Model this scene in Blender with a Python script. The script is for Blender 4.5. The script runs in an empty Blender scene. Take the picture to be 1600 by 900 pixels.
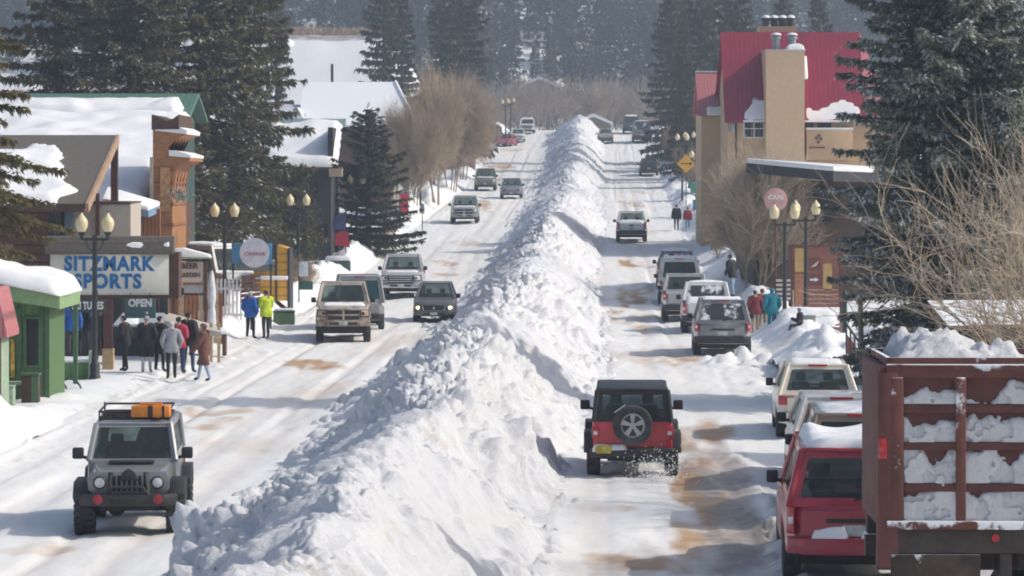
import bpy, bmesh, math, random
import numpy as np
from mathutils import Vector, Matrix
R = math.radians
F, HZ, HC = 5000.0, 277.0, 6.0        # focal length in photo pixels, horizon row, camera height
SC = bpy.context.scene
COL = SC.collection
rng = np.random.default_rng(7)
random.seed(7)

# ------------------------------------------------------------------ layout helpers
_zt = np.array([(-100, 0), (110, 0), (140, .1), (165, .5), (200, 1.6), (222, 2.5), (250, 3.4), (278, 4.2), (303, 5.0),
                (345, 7.4), (385, 9.8), (412, 11.7), (430, 12.3), (470, 12.5), (600, 12.2), (3000, 12.2)], float)
_ys = np.arange(-100, 1500, 1.0)
_zs = np.interp(_ys, _zt[:, 0], _zt[:, 1])
_k = np.exp(-np.linspace(-2, 2, 31) ** 2); _k /= _k.sum()
_zs = np.convolve(np.pad(_zs, 15, mode='edge'), _k, mode='valid')
def gz(Y): return np.interp(Y, _ys, _zs)
def cx(Y): return -2.3 + .029 * (np.asarray(Y, float) - 52)
ROADA = math.atan(.029)
def PX(px, Y): return (px - 800) * Y / F
def PZ(py, Y): return HC - (py - HZ) * Y / F
_yy = np.linspace(25, 430, 4000)
_rows = HZ + (HC - gz(_yy)) * F / _yy
def gY(py):
    i = int(np.argmax(_rows <= py)); return float(_yy[i])
def gp(px, py):
    Y = gY(py); return Vector((PX(px, Y), Y, float(gz(Y))))

# ------------------------------------------------------------------ noise in numpy
def _hash(ix, iy, s):
    h = (ix.astype(np.int64) * 374761393 + iy.astype(np.int64) * 668265263 + s * 1442695041) & 0xffffffff
    h = ((h ^ (h >> 13)) * 1274126177) & 0xffffffff
    h = h ^ (h >> 16)
    return (h & 0xffffff) / float(0x1000000)
def vnoise(x, y, s=0):
    ix, iy = np.floor(x), np.floor(y); fx, fy = x - ix, y - iy
    fx = fx * fx * fx * (fx * (fx * 6 - 15) + 10); fy = fy * fy * fy * (fy * (fy * 6 - 15) + 10)
    a, b = _hash(ix, iy, s), _hash(ix + 1, iy, s)
    c, d = _hash(ix, iy + 1, s), _hash(ix + 1, iy + 1, s)
    return (a + (b - a) * fx) * (1 - fy) + (c + (d - c) * fx) * fy
def fbm(x, y, s=0, o=4, g=.5):
    t, a, n = 0, 1.0, 0
    for i in range(o):
        t = t + a * vnoise(x * 2 ** i + 17.3 * i, y * 2 ** i - 9.1 * i, s + i); n += a; a *= g
    return t / n
def ridged(x, y, s=0, o=4):
    t, a, n = 0, 1.0, 0
    for i in range(o):
        t = t + a * (1 - np.abs(2 * vnoise(x * 2 ** i, y * 2 ** i, s + i) - 1)); n += a; a *= .5
    return t / n
def clods(x, y, cell, s=0, keep=.6, rmin=.25, rmax=.6):
    """rounded lumps scattered one per cell; height in units of the cell"""
    x, y = x / cell, y / cell
    ix, iy = np.floor(x), np.floor(y); out = np.zeros_like(x)
    for dx in (-1, 0, 1):
        for dy in (-1, 0, 1):
            jx, jy = ix + dx, iy + dy
            px, py = jx + _hash(jx, jy, s), jy + _hash(jx, jy, s + 1)
            r = rmin + (rmax - rmin) * _hash(jx, jy, s + 2) ** 2
            an = _hash(jx, jy, s + 4) * 3.14
            ex, ey = (x - px) * np.cos(an) + (y - py) * np.sin(an), (y - py) * np.cos(an) - (x - px) * np.sin(an)
            d2 = ex * ex + (ey * (1.0 + .6 * _hash(jx, jy, s + 5))) ** 2
            h = np.sqrt(np.maximum(0, r * r - d2)) * (_hash(jx, jy, s + 3) < keep)
            out = np.maximum(out, h)
    return out

# ------------------------------------------------------------------ materials
_mats = {}
def mat(name, c, rough=.65, metal=0., var=.18, scale=6., bump=0., dirt=0., dirtc=(.24, .19, .14), snow=0., coat=0., emit=0.,
        stretch=(1, 1, 1), snowscale=3., wave=None, island=0.):
    if name in _mats: return _mats[name]
    m = bpy.data.materials.new(name); m.use_nodes = True
    N, L = m.node_tree.nodes, m.node_tree.links
    b = N['Principled BSDF']; b.inputs['Roughness'].default_value = rough; b.inputs['Metallic'].default_value = metal
    if coat: b.inputs['Coat Weight'].default_value = coat; b.inputs['Coat Roughness'].default_value = .08
    tc = N.new('ShaderNodeTexCoord'); mp = N.new('ShaderNodeMapping'); mp.inputs['Scale'].default_value = stretch
    L.new(tc.outputs['Object'], mp.inputs['Vector'])
    def noise(sc, det=5, ro=.6):
        n = N.new('ShaderNodeTexNoise'); n.inputs['Scale'].default_value = sc; n.inputs['Detail'].default_value = det
        n.inputs['Roughness'].default_value = ro; L.new(mp.outputs['Vector'], n.inputs['Vector']); return n
    def mix(fac, a, bb):
        x = N.new('ShaderNodeMix'); x.data_type = 'RGBA'
        if hasattr(fac, 'is_output'): L.new(fac, x.inputs[0])
        else: x.inputs[0].default_value = fac
        for i, v in ((6, a), (7, bb)):
            if hasattr(v, 'is_output'): L.new(v, x.inputs[i])
            else: x.inputs[i].default_value = (*v, 1)
        return x.outputs[2]
    def ramp(src, lo, hi):
        r = N.new('ShaderNodeMapRange'); r.inputs[1].default_value = lo; r.inputs[2].default_value = hi
        L.new(src, r.inputs[0]); return r.outputs[0]
    n1 = noise(scale)
    lo = tuple(max(0, x * (1 - var)) for x in c); hi = tuple(min(1, x * (1 + var)) for x in c)
    colr = mix(ramp(n1.outputs[0], .3, .7), lo, hi)
    if island:
        g = N.new('ShaderNodeNewGeometry')
        lo2 = tuple(x * (1 - island) for x in c); hi2 = tuple(min(1, x * (1 + island) + .01 * island) for x in c)
        colr = mix(.5, colr, mix(g.outputs['Random Per Island'], lo2, hi2))
    if wave:
        w = N.new('ShaderNodeTexWave'); w.bands_direction = wave[0]; w.inputs['Scale'].default_value = wave[1]
        w.inputs['Distortion'].default_value = wave[3] if len(wave) > 3 else .3
        L.new(tc.outputs['Object'], w.inputs['Vector'])
        colr = mix(ramp(w.outputs[1], .0, .22), tuple(x * wave[2] for x in c), colr)
    if dirt:
        n2 = noise(2.2, 8, .68)
        sx = N.new('ShaderNodeSeparateXYZ'); L.new(tc.outputs['Object'], sx.inputs[0])
        hgt = ramp(sx.outputs[2], 1.25, .25)
        ad = N.new('ShaderNodeMath'); ad.operation = 'MULTIPLY_ADD'; L.new(hgt, ad.inputs[0]); ad.inputs[1].default_value = .45 * dirt
        L.new(ramp(n2.outputs[0], .42, .75), ad.inputs[2])
        mu = N.new('ShaderNodeMath'); mu.operation = 'MULTIPLY'; mu.use_clamp = True; mu.inputs[1].default_value = dirt
        L.new(ad.outputs[0], mu.inputs[0])
        colr = mix(mu.outputs[0], colr, dirtc)
        rr = N.new('ShaderNodeMapRange'); rr.inputs[3].default_value = rough; rr.inputs[4].default_value = .85
        L.new(mu.outputs[0], rr.inputs[0]); L.new(rr.outputs[0], b.inputs['Roughness'])
    if snow:
        n3 = noise(snowscale, 7, .65)
        g = N.new('ShaderNodeNewGeometry'); sx = N.new('ShaderNodeSeparateXYZ'); L.new(g.outputs['Normal'], sx.inputs[0])
        ad = N.new('ShaderNodeMath'); ad.operation = 'MULTIPLY_ADD'; L.new(sx.outputs[2], ad.inputs[0]); ad.inputs[1].default_value = .25
        L.new(n3.outputs[0], ad.inputs[2])
        colr = mix(ramp(ad.outputs[0], 1.02 - snow, 1.08 - snow), colr, (.82, .84, .87))
    L.new(colr, b.inputs['Base Color'])
    if emit:
        b.inputs['Emission Color'].default_value = (*c, 1); b.inputs['Emission Strength'].default_value = emit
    if bump:
        bp = N.new('ShaderNodeBump'); bp.inputs['Strength'].default_value = bump; bp.inputs['Distance'].default_value = .05
        nb = noise(scale * 4, 6, .7); L.new(nb.outputs[0], bp.inputs['Height']); L.new(bp.outputs[0], b.inputs['Normal'])
    _mats[name] = m
    return m

def snow_mat(name, tint=(.84, .85, .87), dirty=0., scale=1.6, bump=.6, attr=None, attrc=(.40, .255, .14), speck=0.):
    m = bpy.data.materials.new(name); m.use_nodes = True
    N, L = m.node_tree.nodes, m.node_tree.links
    b = N['Principled BSDF']; b.inputs['Roughness'].default_value = .75; b.inputs['Specular IOR Level'].default_value = .25
    g = N.new('ShaderNodeNewGeometry')
    def noise(sc, det=6, ro=.6):
        n = N.new('ShaderNodeTexNoise'); n.inputs['Scale'].default_value = sc; n.inputs['Detail'].default_value = det
        n.inputs['Roughness'].default_value = ro; L.new(g.outputs['Position'], n.inputs['Vector']); return n
    def mix(fac, a, bb):
        x = N.new('ShaderNodeMix'); x.data_type = 'RGBA'; L.new(fac, x.inputs[0])
        for i, v in ((6, a), (7, bb)):
            if hasattr(v, 'is_output'): L.new(v, x.inputs[i])
            else: x.inputs[i].default_value = (*v, 1)
        return x.outputs[2]
    def ramp(src, lo, hi, t0=0., t1=1.):
        r = N.new('ShaderNodeMapRange'); r.inputs[1].default_value = lo; r.inputs[2].default_value = hi
        r.inputs[3].default_value = t0; r.inputs[4].default_value = t1; L.new(src, r.inputs[0]); return r.outputs[0]
    c = mix(ramp(noise(scale).outputs[0], .35, .7), tuple(x * .95 for x in tint), tint)
    if dirty: c = mix(ramp(noise(scale * .5, 8, .7).outputs[0], .56, .78, 0, dirty), c, (.50, .42, .33))
    if speck: c = mix(ramp(noise(9, 3, .5).outputs[0], .70, .76, 0, speck), c, (.33, .26, .2))
    if attr:
        a = N.new('ShaderNodeAttribute'); a.attribute_name = attr
        c = mix(a.outputs['Fac'], c, mix(ramp(noise(1.3, 8, .7).outputs[0], .4, .62), attrc, tuple(x * 1.35 for x in attrc)))
        a2 = N.new('ShaderNodeAttribute'); a2.attribute_name = 'wet'
        c = mix(a2.outputs['Fac'], c, mix(ramp(noise(2.5, 6, .7).outputs[0], .4, .65), (.27, .225, .195), (.42, .375, .34)))
        L.new(ramp(a2.outputs['Fac'], 0, 1, .75, .5), b.inputs['Roughness'])
    L.new(c, b.inputs['Base Color'])
    bp = N.new('ShaderNodeBump'); bp.inputs['Strength'].default_value = bump; bp.inputs['Distance'].default_value = .06
    L.new(noise(7, 8, .72).outputs[0], bp.inputs['Height']); L.new(bp.outputs[0], b.inputs['Normal'])
    return m

# ------------------------------------------------------------------ mesh building
class MB:
    def __init__(s): s.v, s.f, s.m = [], [], []
    def add(s, vs, fs, mi=0):
        o = len(s.v); s.v += [tuple(v) for v in vs]; s.f += [tuple(i + o for i in f) for f in fs]; s.m += [mi] * len(fs); return s
    def _bm(s, bm, mi):
        bm.verts.index_update(); s.add([v.co[:] for v in bm.verts], [[v.index for v in f.verts] for f in bm.faces], mi); bm.free(); return s
    def hexa(s, p, mi=0, bev=0., seg=2):
        """p: bottom four corners in order, then the top four"""
        bm = bmesh.new(); vs = [bm.verts.new(q) for q in p]
        for f in ((3, 2, 1, 0), (4, 5, 6, 7), (0, 1, 5, 4), (1, 2, 6, 5), (2, 3, 7, 6), (3, 0, 4, 7)): bm.faces.new([vs[i] for i in f])
        if bev: bmesh.ops.bevel(bm, geom=bm.edges[:] , offset=bev, segments=seg, profile=.5, affect='EDGES', clamp_overlap=True)
        return s._bm(bm, mi)
    def box(s, x0, x1, y0, y1, z0, z1, mi=0, bev=0., seg=2):
        return s.hexa([(x0, y0, z0), (x1, y0, z0), (x1, y1, z0), (x0, y1, z0), (x0, y0, z1), (x1, y0, z1), (x1, y1, z1), (x0, y1, z1)], mi, bev, seg)
    def bar(s, p0, p1, w, h, mi=0, up=(0, 0, 1)):
        p0, p1 = Vector(p0), Vector(p1); d = (p1 - p0).normalized(); a = d.cross(Vector(up))
        if a.length < 1e-4: a = d.cross(Vector((0, 1, 0)))
        a.normalize(); b = a.cross(d).normalized(); a *= w / 2; b *= h / 2
        return s.hexa([p0 - a - b, p0 + a - b, p0 + a + b, p0 - a + b, p1 - a - b, p1 + a - b, p1 + a + b, p1 - a + b], mi)
    def tube(s, pts, rs, n=8, mi=0, caps=True):
        pts = [Vector(p) for p in pts]
        if not hasattr(rs, '__len__'): rs = [rs] * len(pts)
        o = len(s.v); vs = []; fs = []
        for i, p in enumerate(pts):
            d = (pts[min(i + 1, len(pts) - 1)] - pts[max(i - 1, 0)]).normalized()
            a = d.cross(Vector((0, 0, 1))) if abs(d.z) < .95 else d.cross(Vector((0, 1, 0)))
            a.normalize(); b = d.cross(a)
            for k in range(n):
                t = 2 * math.pi * k / n; vs.append(p + (a * math.cos(t) + b * math.sin(t)) * rs[i])
        for i in range(len(pts) - 1):
            for k in range(n): fs.append((i * n + k, i * n + (k + 1) % n, (i + 1) * n + (k + 1) % n, (i + 1) * n + k))
        if caps: fs += [tuple(range(n))[::-1], tuple((len(pts) - 1) * n + k for k in range(n))]
        return s.add(vs, fs, mi)
    def lathe(s, prof, o=(0, 0, 0), axis=(0, 0, 1), n=16, mi=0, caps=True):
        """prof: (radius, along) pairs"""
        o, ax = Vector(o), Vector(axis).normalized()
        return s._lathe(prof, o, ax, n, mi, caps)
    def _lathe(s, prof, o, ax, n, mi, caps=True):
        a = ax.cross(Vector((0, 0, 1))) if abs(ax.z) < .9 else ax.cross(Vector((0, 1, 0)))
        a.normalize(); b = ax.cross(a); vs = []; fs = []
        for r, h in prof:
            for k in range(n):
                t = 2 * math.pi * k / n; vs.append(o + ax * h + (a * math.cos(t) + b * math.sin(t)) * max(r, .0005))
        for i in range(len(prof) - 1):
            for k in range(n): fs.append((i * n + k, i * n + (k + 1) % n, (i + 1) * n + (k + 1) % n, (i + 1) * n + k))
        if caps: fs += [tuple(range(n))[::-1], tuple((len(prof) - 1) * n + k for k in range(n))]
        return s.add(vs, fs, mi)
    def prism(s, poly, axis, a, b, mi=0, bev=0.):
        """poly in the two other axes; axis 'x','y' or 'z'"""
        def P(u, v, w): return {'x': (w, u, v), 'y': (u, w, v), 'z': (u, v, w)}[axis]
        bm = bmesh.new(); n = len(poly)
        A = [bm.verts.new(P(u, v, a)) for u, v in poly]; B = [bm.verts.new(P(u, v, b)) for u, v in poly]
        bm.faces.new(A[::-1]); bm.faces.new(B)
        for i in range(n): bm.faces.new((A[i], A[(i + 1) % n], B[(i + 1) % n], B[i]))
        if bev: bmesh.ops.bevel(bm, geom=bm.edges[:], offset=bev, segments=2, profile=.5, affect='EDGES', clamp_overlap=True)
        return s._bm(bm, mi)
    def panel(s, q, u0=0, u1=1, v0=0, v1=1, off=.006, th=.02, ch=.12, mi=0):
        """a thin slab with clipped corners on the quad q (bl, br, tr, tl)"""
        q = [Vector(p) for p in q]; n = (q[1] - q[0]).cross(q[3] - q[0]).normalized()
        def at(u, v): return (q[0] * (1 - u) + q[1] * u) * (1 - v) + (q[3] * (1 - u) + q[2] * u) * v
        W, H = (q[1] - q[0]).length * (u1 - u0), (q[3] - q[0]).length * (v1 - v0)
        c = ch * min(W, H); cu, cv = c / (q[1] - q[0]).length, c / (q[3] - q[0]).length
        pts = []
        for (a, b, su, sv) in ((u0, v0, 1, 1), (u1, v0, -1, 1), (u1, v1, -1, -1), (u0, v1, 1, -1)):
            arc = [(1, 0), (.45, .12), (.12, .45), (0, 1)]
            if (a == u0) == (b == v0): arc = arc[::-1]
            pts += [at(a + su * cu * k, b + sv * cv * l) for k, l in arc]
        m = len(pts)
        vs = [p + n * (off - th) for p in pts] + [p + n * off for p in pts]
        fs = [tuple(range(m))[::-1], tuple(range(m, 2 * m))] + [(i, (i + 1) % m, m + (i + 1) % m, m + i) for i in range(m)]
        return s.add(vs, fs, mi)
    def mesh(s, name, mats, sharp=38):
        me = bpy.data.meshes.new(name); me.from_pydata(s.v, [], s.f)
        for m in (mats if isinstance(mats, (list, tuple)) else [mats]): me.materials.append(m)
        me.polygons.foreach_set('material_index', s.m)
        bm = bmesh.new(); bm.from_mesh(me); bmesh.ops.recalc_face_normals(bm, faces=bm.faces[:]); bm.to_mesh(me); bm.free()
        if sharp:
            me.polygons.foreach_set('use_smooth', [True] * len(me.polygons)); me.set_sharp_from_angle(angle=R(sharp))
        return me
    def build(s, name, mats, parent=None, sharp=38, loc=None, rz=0):
        return link(name, s.mesh(name, mats, sharp), parent, loc, rz)

def link(name, me, parent=None, loc=None, rz=0):
    o = bpy.data.objects.new(name, me); COL.objects.link(o)
    if parent is not None: o.parent = parent
    if loc is not None: o.location = loc
    if rz: o.rotation_euler = (0, 0, rz)
    return o
def np_mesh(name, v, f, mats, mi=None, smooth=True, attrs=None):
    v = np.ascontiguousarray(v, np.float32); f = np.ascontiguousarray(f, np.int32); k = f.shape[1]
    me = bpy.data.meshes.new(name); me.vertices.add(len(v)); me.vertices.foreach_set('co', v.ravel())
    me.loops.add(f.size); me.loops.foreach_set('vertex_index', f.ravel())
    me.polygons.add(len(f)); me.polygons.foreach_set('loop_start', np.arange(0, f.size, k, dtype=np.int32))
    me.update(calc_edges=True)
    for m in (mats if isinstance(mats, (list, tuple)) else [mats]): me.materials.append(m)
    if mi is not None: me.polygons.foreach_set('material_index', np.ascontiguousarray(mi, np.int32))
    me.polygons.foreach_set('use_smooth', np.full(len(f), smooth))
    for an, av in (attrs or {}).items():
        a = me.attributes.new(an, 'FLOAT', 'POINT'); a.data.foreach_set('value', np.ascontiguousarray(av, np.float32))
    me.validate(); me.update()
    return me
def grid_faces(nr, nc):
    i = np.arange(nr - 1)[:, None] * nc + np.arange(nc - 1)[None, :]
    return np.stack([i, i + 1, i + nc + 1, i + nc], -1).reshape(-1, 4)
def tag(o, label=None, cat=None, group=None, kind=None):
    if label: o['label'] = label
    if cat: o['category'] = cat
    if group: o['group'] = group
    if kind: o['kind'] = kind
    return o
def thing(name, label, cat, loc=(0, 0, 0), rz=0, group=None):
    o = bpy.data.objects.new(name, None); COL.objects.link(o); o.location = loc; o.rotation_euler = (0, 0, rz); o.empty_display_size = .3
    return tag(o, label, cat, group)
_kids = {}
def dup(root, loc=None, rz=None, label=None, group=None, scale=None):
    def cp(o, par):
        c = o.copy(); COL.objects.link(c)
        if par is not None: c.parent = par
        for ch in [x for x in ALLKIDS(o)]: cp(ch, c)
        return c
    r = cp(root, None)
    if loc is not None: r.location = loc
    if rz is not None: r.rotation_euler = (0, 0, rz)
    if label: r['label'] = label
    if group: r['group'] = group
    if scale: r.scale = scale if hasattr(scale, '__len__') else (scale,) * 3
    return r
def ALLKIDS(o): return list(o.children)
def text_mesh(body, size, depth=.012, bold=0., spacing=1., align='CENTER', shear=0.):
    cu = bpy.data.curves.new('lettering', 'FONT'); cu.body = body; cu.size = size; cu.extrude = depth; cu.offset = bold
    cu.align_x = align; cu.align_y = 'CENTER'; cu.space_character = spacing; cu.shear = shear; cu.resolution_u = 4
    o = bpy.data.objects.new('lettering', cu); COL.objects.link(o)
    dg = bpy.context.evaluated_depsgraph_get(); me = bpy.data.meshes.new_from_object(o.evaluated_get(dg))
    bpy.data.objects.remove(o); bpy.data.curves.remove(cu); return me
def lettering(body, size, m, parent, loc, rot=(R(90), 0, 0), fit=None, **k):
    me = text_mesh(body, size, **k); me.materials.clear(); me.materials.append(m)
    o = link('lettering', me, parent, loc); o.rotation_euler = rot
    if fit:
        xs = [v.co.x for v in me.vertices]; ys = [v.co.y for v in me.vertices]
        o.scale = (fit[0] / (max(xs) - min(xs)), fit[1] / (max(ys) - min(ys)), 1)
    return o

def snow_slab(mb_or_none, x0, x1, y0, y1, zf, thick, name='snow_cover', mats=None, parent=None, seed=0, res=.25, edge=.35, hole=None):
    """a lumpy layer of snow lying on the surface z = zf(x, y)"""
    nx = max(6, int((x1 - x0) / res)); ny = max(6, int((y1 - y0) / res))
    X, Y = np.meshgrid(np.linspace(x0, x1, nx), np.linspace(y0, y1, ny))
    d = np.minimum(np.minimum(X - x0, x1 - X), np.minimum(Y - y0, y1 - Y)) / edge
    rim = np.sqrt(np.clip(1 - (1 - np.clip(d, 0, 1)) ** 2, 0, 1))
    th = thick * rim * (.45 + 1.1 * fbm(X / (thick * 3 + .35), Y / (thick * 3 + .35), seed, 4))
    wob = .25 * edge * (fbm(X * 2, Y * 2, seed + 9, 3) - .5) * (d < .6)
    if hole is not None: th = th * np.clip(hole(X, Y), 0, 1)
    Z = zf(X, Y); top = np.stack([X + wob, Y + wob, Z + th - .01], -1).reshape(-1, 3)
    if hole is not None: top[:, 2] -= .06 * (np.clip(hole(X, Y), 0, 1).ravel() < .05)
    f = grid_faces(ny, nx)
    b = np.concatenate([np.arange(nx), (np.arange(1, ny)) * nx + nx - 1, (ny - 1) * nx + np.arange(nx - 2, -1, -1), np.arange(ny - 2, 0, -1) * nx])
    base = len(top); low = top[b].copy(); low[:, 2] -= .05
    vs = np.vstack([top, low]); m = len(b); k = np.arange(m)
    sf = np.stack([b[k], base + k, base + (k + 1) % m, b[(k + 1) % m]], -1)
    me = np_mesh(name, vs, np.vstack([f, sf]), mats or SNOW)
    return link(name, me, parent)

# ------------------------------------------------------------------ camera, light
cam = bpy.data.objects.new('camera', bpy.data.cameras.new('camera')); COL.objects.link(cam); SC.camera = cam
cam.location = (0, 0, HC); cam.rotation_euler = (R(90), 0, 0)
cam.data.sensor_width = 36; cam.data.lens = F / 1600 * 36; cam.data.shift_y = -(450 - HZ) / 1600
cam.data.clip_end = 6000; cam.data.clip_start = 1
SUN = Vector((.77, -.03, .60)).normalized()
SUN_EL = math.asin(SUN.z); SUN_AZ = math.atan2(SUN.x, SUN.y)
w = bpy.data.worlds.new('World'); SC.world = w; w.use_nodes = True
sky = w.node_tree.nodes.new('ShaderNodeTexSky'); sky.sky_type = 'NISHITA'; sky.sun_disc = False
sky.sun_elevation = SUN_EL; sky.sun_rotation = SUN_AZ; sky.altitude = 300; sky.air_density = 1.0; sky.dust_density = 4.0; sky.ozone_density = .6
bg = w.node_tree.nodes['Background']; w.node_tree.links.new(sky.outputs[0], bg.inputs[0]); bg.inputs[1].default_value = .12
sun = bpy.data.objects.new('sun', bpy.data.lights.new('sun', 'SUN')); COL.objects.link(sun)
sun.data.energy = 2.9; sun.data.angle = R(.6); sun.data.color = (1, .94, .84)
sun.rotation_euler = (-SUN).to_track_quat('-Z', 'Y').to_euler()
SC.view_settings.view_transform = 'Standard'; SC.view_settings.look = 'None'; SC.view_settings.exposure = 0.36; SC.view_settings.gamma = 1
SC.render.engine = 'CYCLES'
SC.cycles.use_denoising = True; SC.cycles.max_bounces = 6; SC.cycles.diffuse_bounces = 3; SC.cycles.glossy_bounces = 2
SC.cycles.transmission_bounces = 2; SC.cycles.volume_bounces = 0; SC.cycles.caustics_reflective = False; SC.cycles.caustics_refractive = False
SC.cycles.filter_width = 1.9

SNOW = snow_mat('snow', scale=2.0, bump=.35)
SNOW_BERM = snow_mat('ploughed_snow', tint=(.70, .71, .735), dirty=.7, scale=1.6, bump=1.0, speck=.5)
SNOW_ROAD = snow_mat('packed_snow', tint=(.82, .815, .80), dirty=.12, scale=.7, bump=.35, attr='dirt')
SNOW_BANK = snow_mat('bank_snow', tint=(.84, .85, .865), dirty=.10, scale=1.2, bump=.6, attr='dirt')

# ------------------------------------------------------------------ terrain
def rows(y0, y1, k):
    n = int(math.log(y1 / y0) / k); return y0 * np.exp(np.linspace(0, math.log(y1 / y0), n))
# sand and dirt patches seen on the packed snow: photo x, y, half width, half height, strength
PATCH = [(1065, 700, 30, 26, .6), (1095, 770, 38, 60, .8), (1075, 830, 34, 40, .6), (1100, 680, 40, 18, .6), (960, 885, 110, 16, .75), (945, 800, 60, 7, .3), (1150, 760, 60, 26, .25),
         (925, 487, 34, 12, .9), (985, 470, 28, 16, .75), (1012, 512, 26, 9, .55), (1040, 565, 44, 11, .6), (985, 413, 18, 7, .8),
         (1000, 455, 20, 6, .5), (990, 320, 20, 5, .5), (1020, 366, 18, 5, .4), (985, 500, 60, 8, .3), (1020, 560, 80, 20, .22),
         (485, 572, 46, 9, .75), (690, 412, 22, 4, .7), (690, 430, 20, 4, .45), (760, 322, 14, 8, .6), (340, 645, 60, 8, .4), (355, 665, 40, 9, .35), (320, 670, 46, 6, .5),
         (80, 860, 60, 9, .35), (560, 610, 110, 22, .2), (640, 540, 50, 16, .16), (730, 380, 26, 6, .3), (780, 262, 20, 3, .7), (795, 235, 18, 3, .4), (1000, 300, 16, 4, .3),
         (600, 555, 40, 10, .16), (370, 700, 90, 18, .16), (1130, 820, 40, 60, .35)]
WETP = [(1150, 830, 70, 85, 1.3), (1110, 735, 70, 30, .9), (1020, 885, 130, 30, .5), (1095, 690, 36, 34, .8)]
def patches(X, Y, Z, lst, seed):
    px = 800 + X * F / Y; py = HZ + (HC - Z) * F / Y; out = np.zeros_like(X)
    wx = (fbm(X * .9, Y * .16, seed, 5, .6) - .5) * 2.6; wy = (fbm(X * .9, Y * .16, seed + 5, 5, .6) - .5) * 2.6
    for a, b, w_, h, s in lst:
        d = ((px - a) / w_ + wx) ** 2 + ((py - b) / h + wy) ** 2
        out = np.maximum(out, s * np.clip(1.5 - d * 1.3, 0, 1))
    return out * np.clip(-.35 + 2.3 * fbm(X * 2.2, Y * .35, seed + 3, 5, .6), 0, 1)
def strip(name, u0, u1, du, y0, y1, ky, zfun, m, dirt=True):
    Yr = rows(y0, y1, ky); U = np.linspace(u0, u1, int((u1 - u0) / du) + 1)
    Ug, Yg = np.meshgrid(U, Yr); X = cx(Yg) + Ug
    Z = gz(Yg) + zfun(Ug, Yg, X)
    v = np.stack([X, Yg, Z], -1).reshape(-1, 3)
    at = {}
    if dirt:
        keepc = np.clip(1.15 - 6 * np.clip(Z - gz(Yg) - .16, 0, 1), 0, 1)
        d = patches(X, Yg, gz(Yg), PATCH, 31) * keepc
        tr = sum(np.exp(-((Ug - c + .5 * (vnoise(Yg * .03, Yg * 0, 40) - .5)) / .34) ** 2) for c in (-6.6, -4.9, -3.9, 3.5, 5.2, 6.2))
        d = np.clip(d * 1.45, 0, 1); at = {'dirt': np.clip(d + .22 * tr * fbm(Ug * 1.5, Yg * .12, 50, 4) , 0, 1).ravel(), 'wet': np.clip(patches(X, Yg, gz(Yg), WETP, 61) * keepc, 0, 1).ravel()}
    o = link(name, np_mesh(name, v, grid_faces(*Ug.shape), m, attrs=at)); return tag(o, kind='structure')
def road_z(U, Y, X):
    tr = sum(np.exp(-((U - c + .6 * (vnoise(Y * .03, Y * 0, 40) - .5)) / .28) ** 2) for c in (-6.6, -4.9, -3.9, 3.5, 5.2, 6.2))
    rough = .055 * fbm(U * 1.2, Y * .22, 3, 4) + .055 * fbm(U * 3.2, Y * .5, 5, 4, .6) - .07 * tr * fbm(U * .6, Y * .1, 8, 2) - .05 * np.clip((vnoise(U * 2.6, Y * .02, 9) - .72) * 8, 0, 1)
    lumps = .20 * clods(X, Y, .55, 77, .12) + .08 * clods(X, Y, .28, 78, .15)
    edge = np.clip((np.abs(U) - 6.8) / 2.4, 0, 1) + np.clip((2.9 - np.abs(U)) / .8, 0, 1)
    side = np.where(U > 0, 1., 0.) * ((.06 + .38 * clods(X, Y, .7, 111, .7) + .30 * clods(X, Y, .33, 112, .7)) * np.exp(-((Y - 54) / 9) ** 2) * np.exp(-((U - 6.65) / .34) ** 2) + (.18 + .7 * clods(X, Y, .9, 113, .7) + .4 * clods(X, Y, .4, 114, .7)) * np.exp(-((Y - 101.5) / 3) ** 2) * np.exp(-((U - 8.4) / 1.6) ** 2))
    return .02 + side + rough + lumps * (.15 + 1.5 * edge) - .02
strip('road', -10.2, 10.4, .1, 26, 432, .0022, road_z, SNOW_ROAD)
def bank_profile(t): return np.clip(t, 0, 1) ** 1.0
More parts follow.
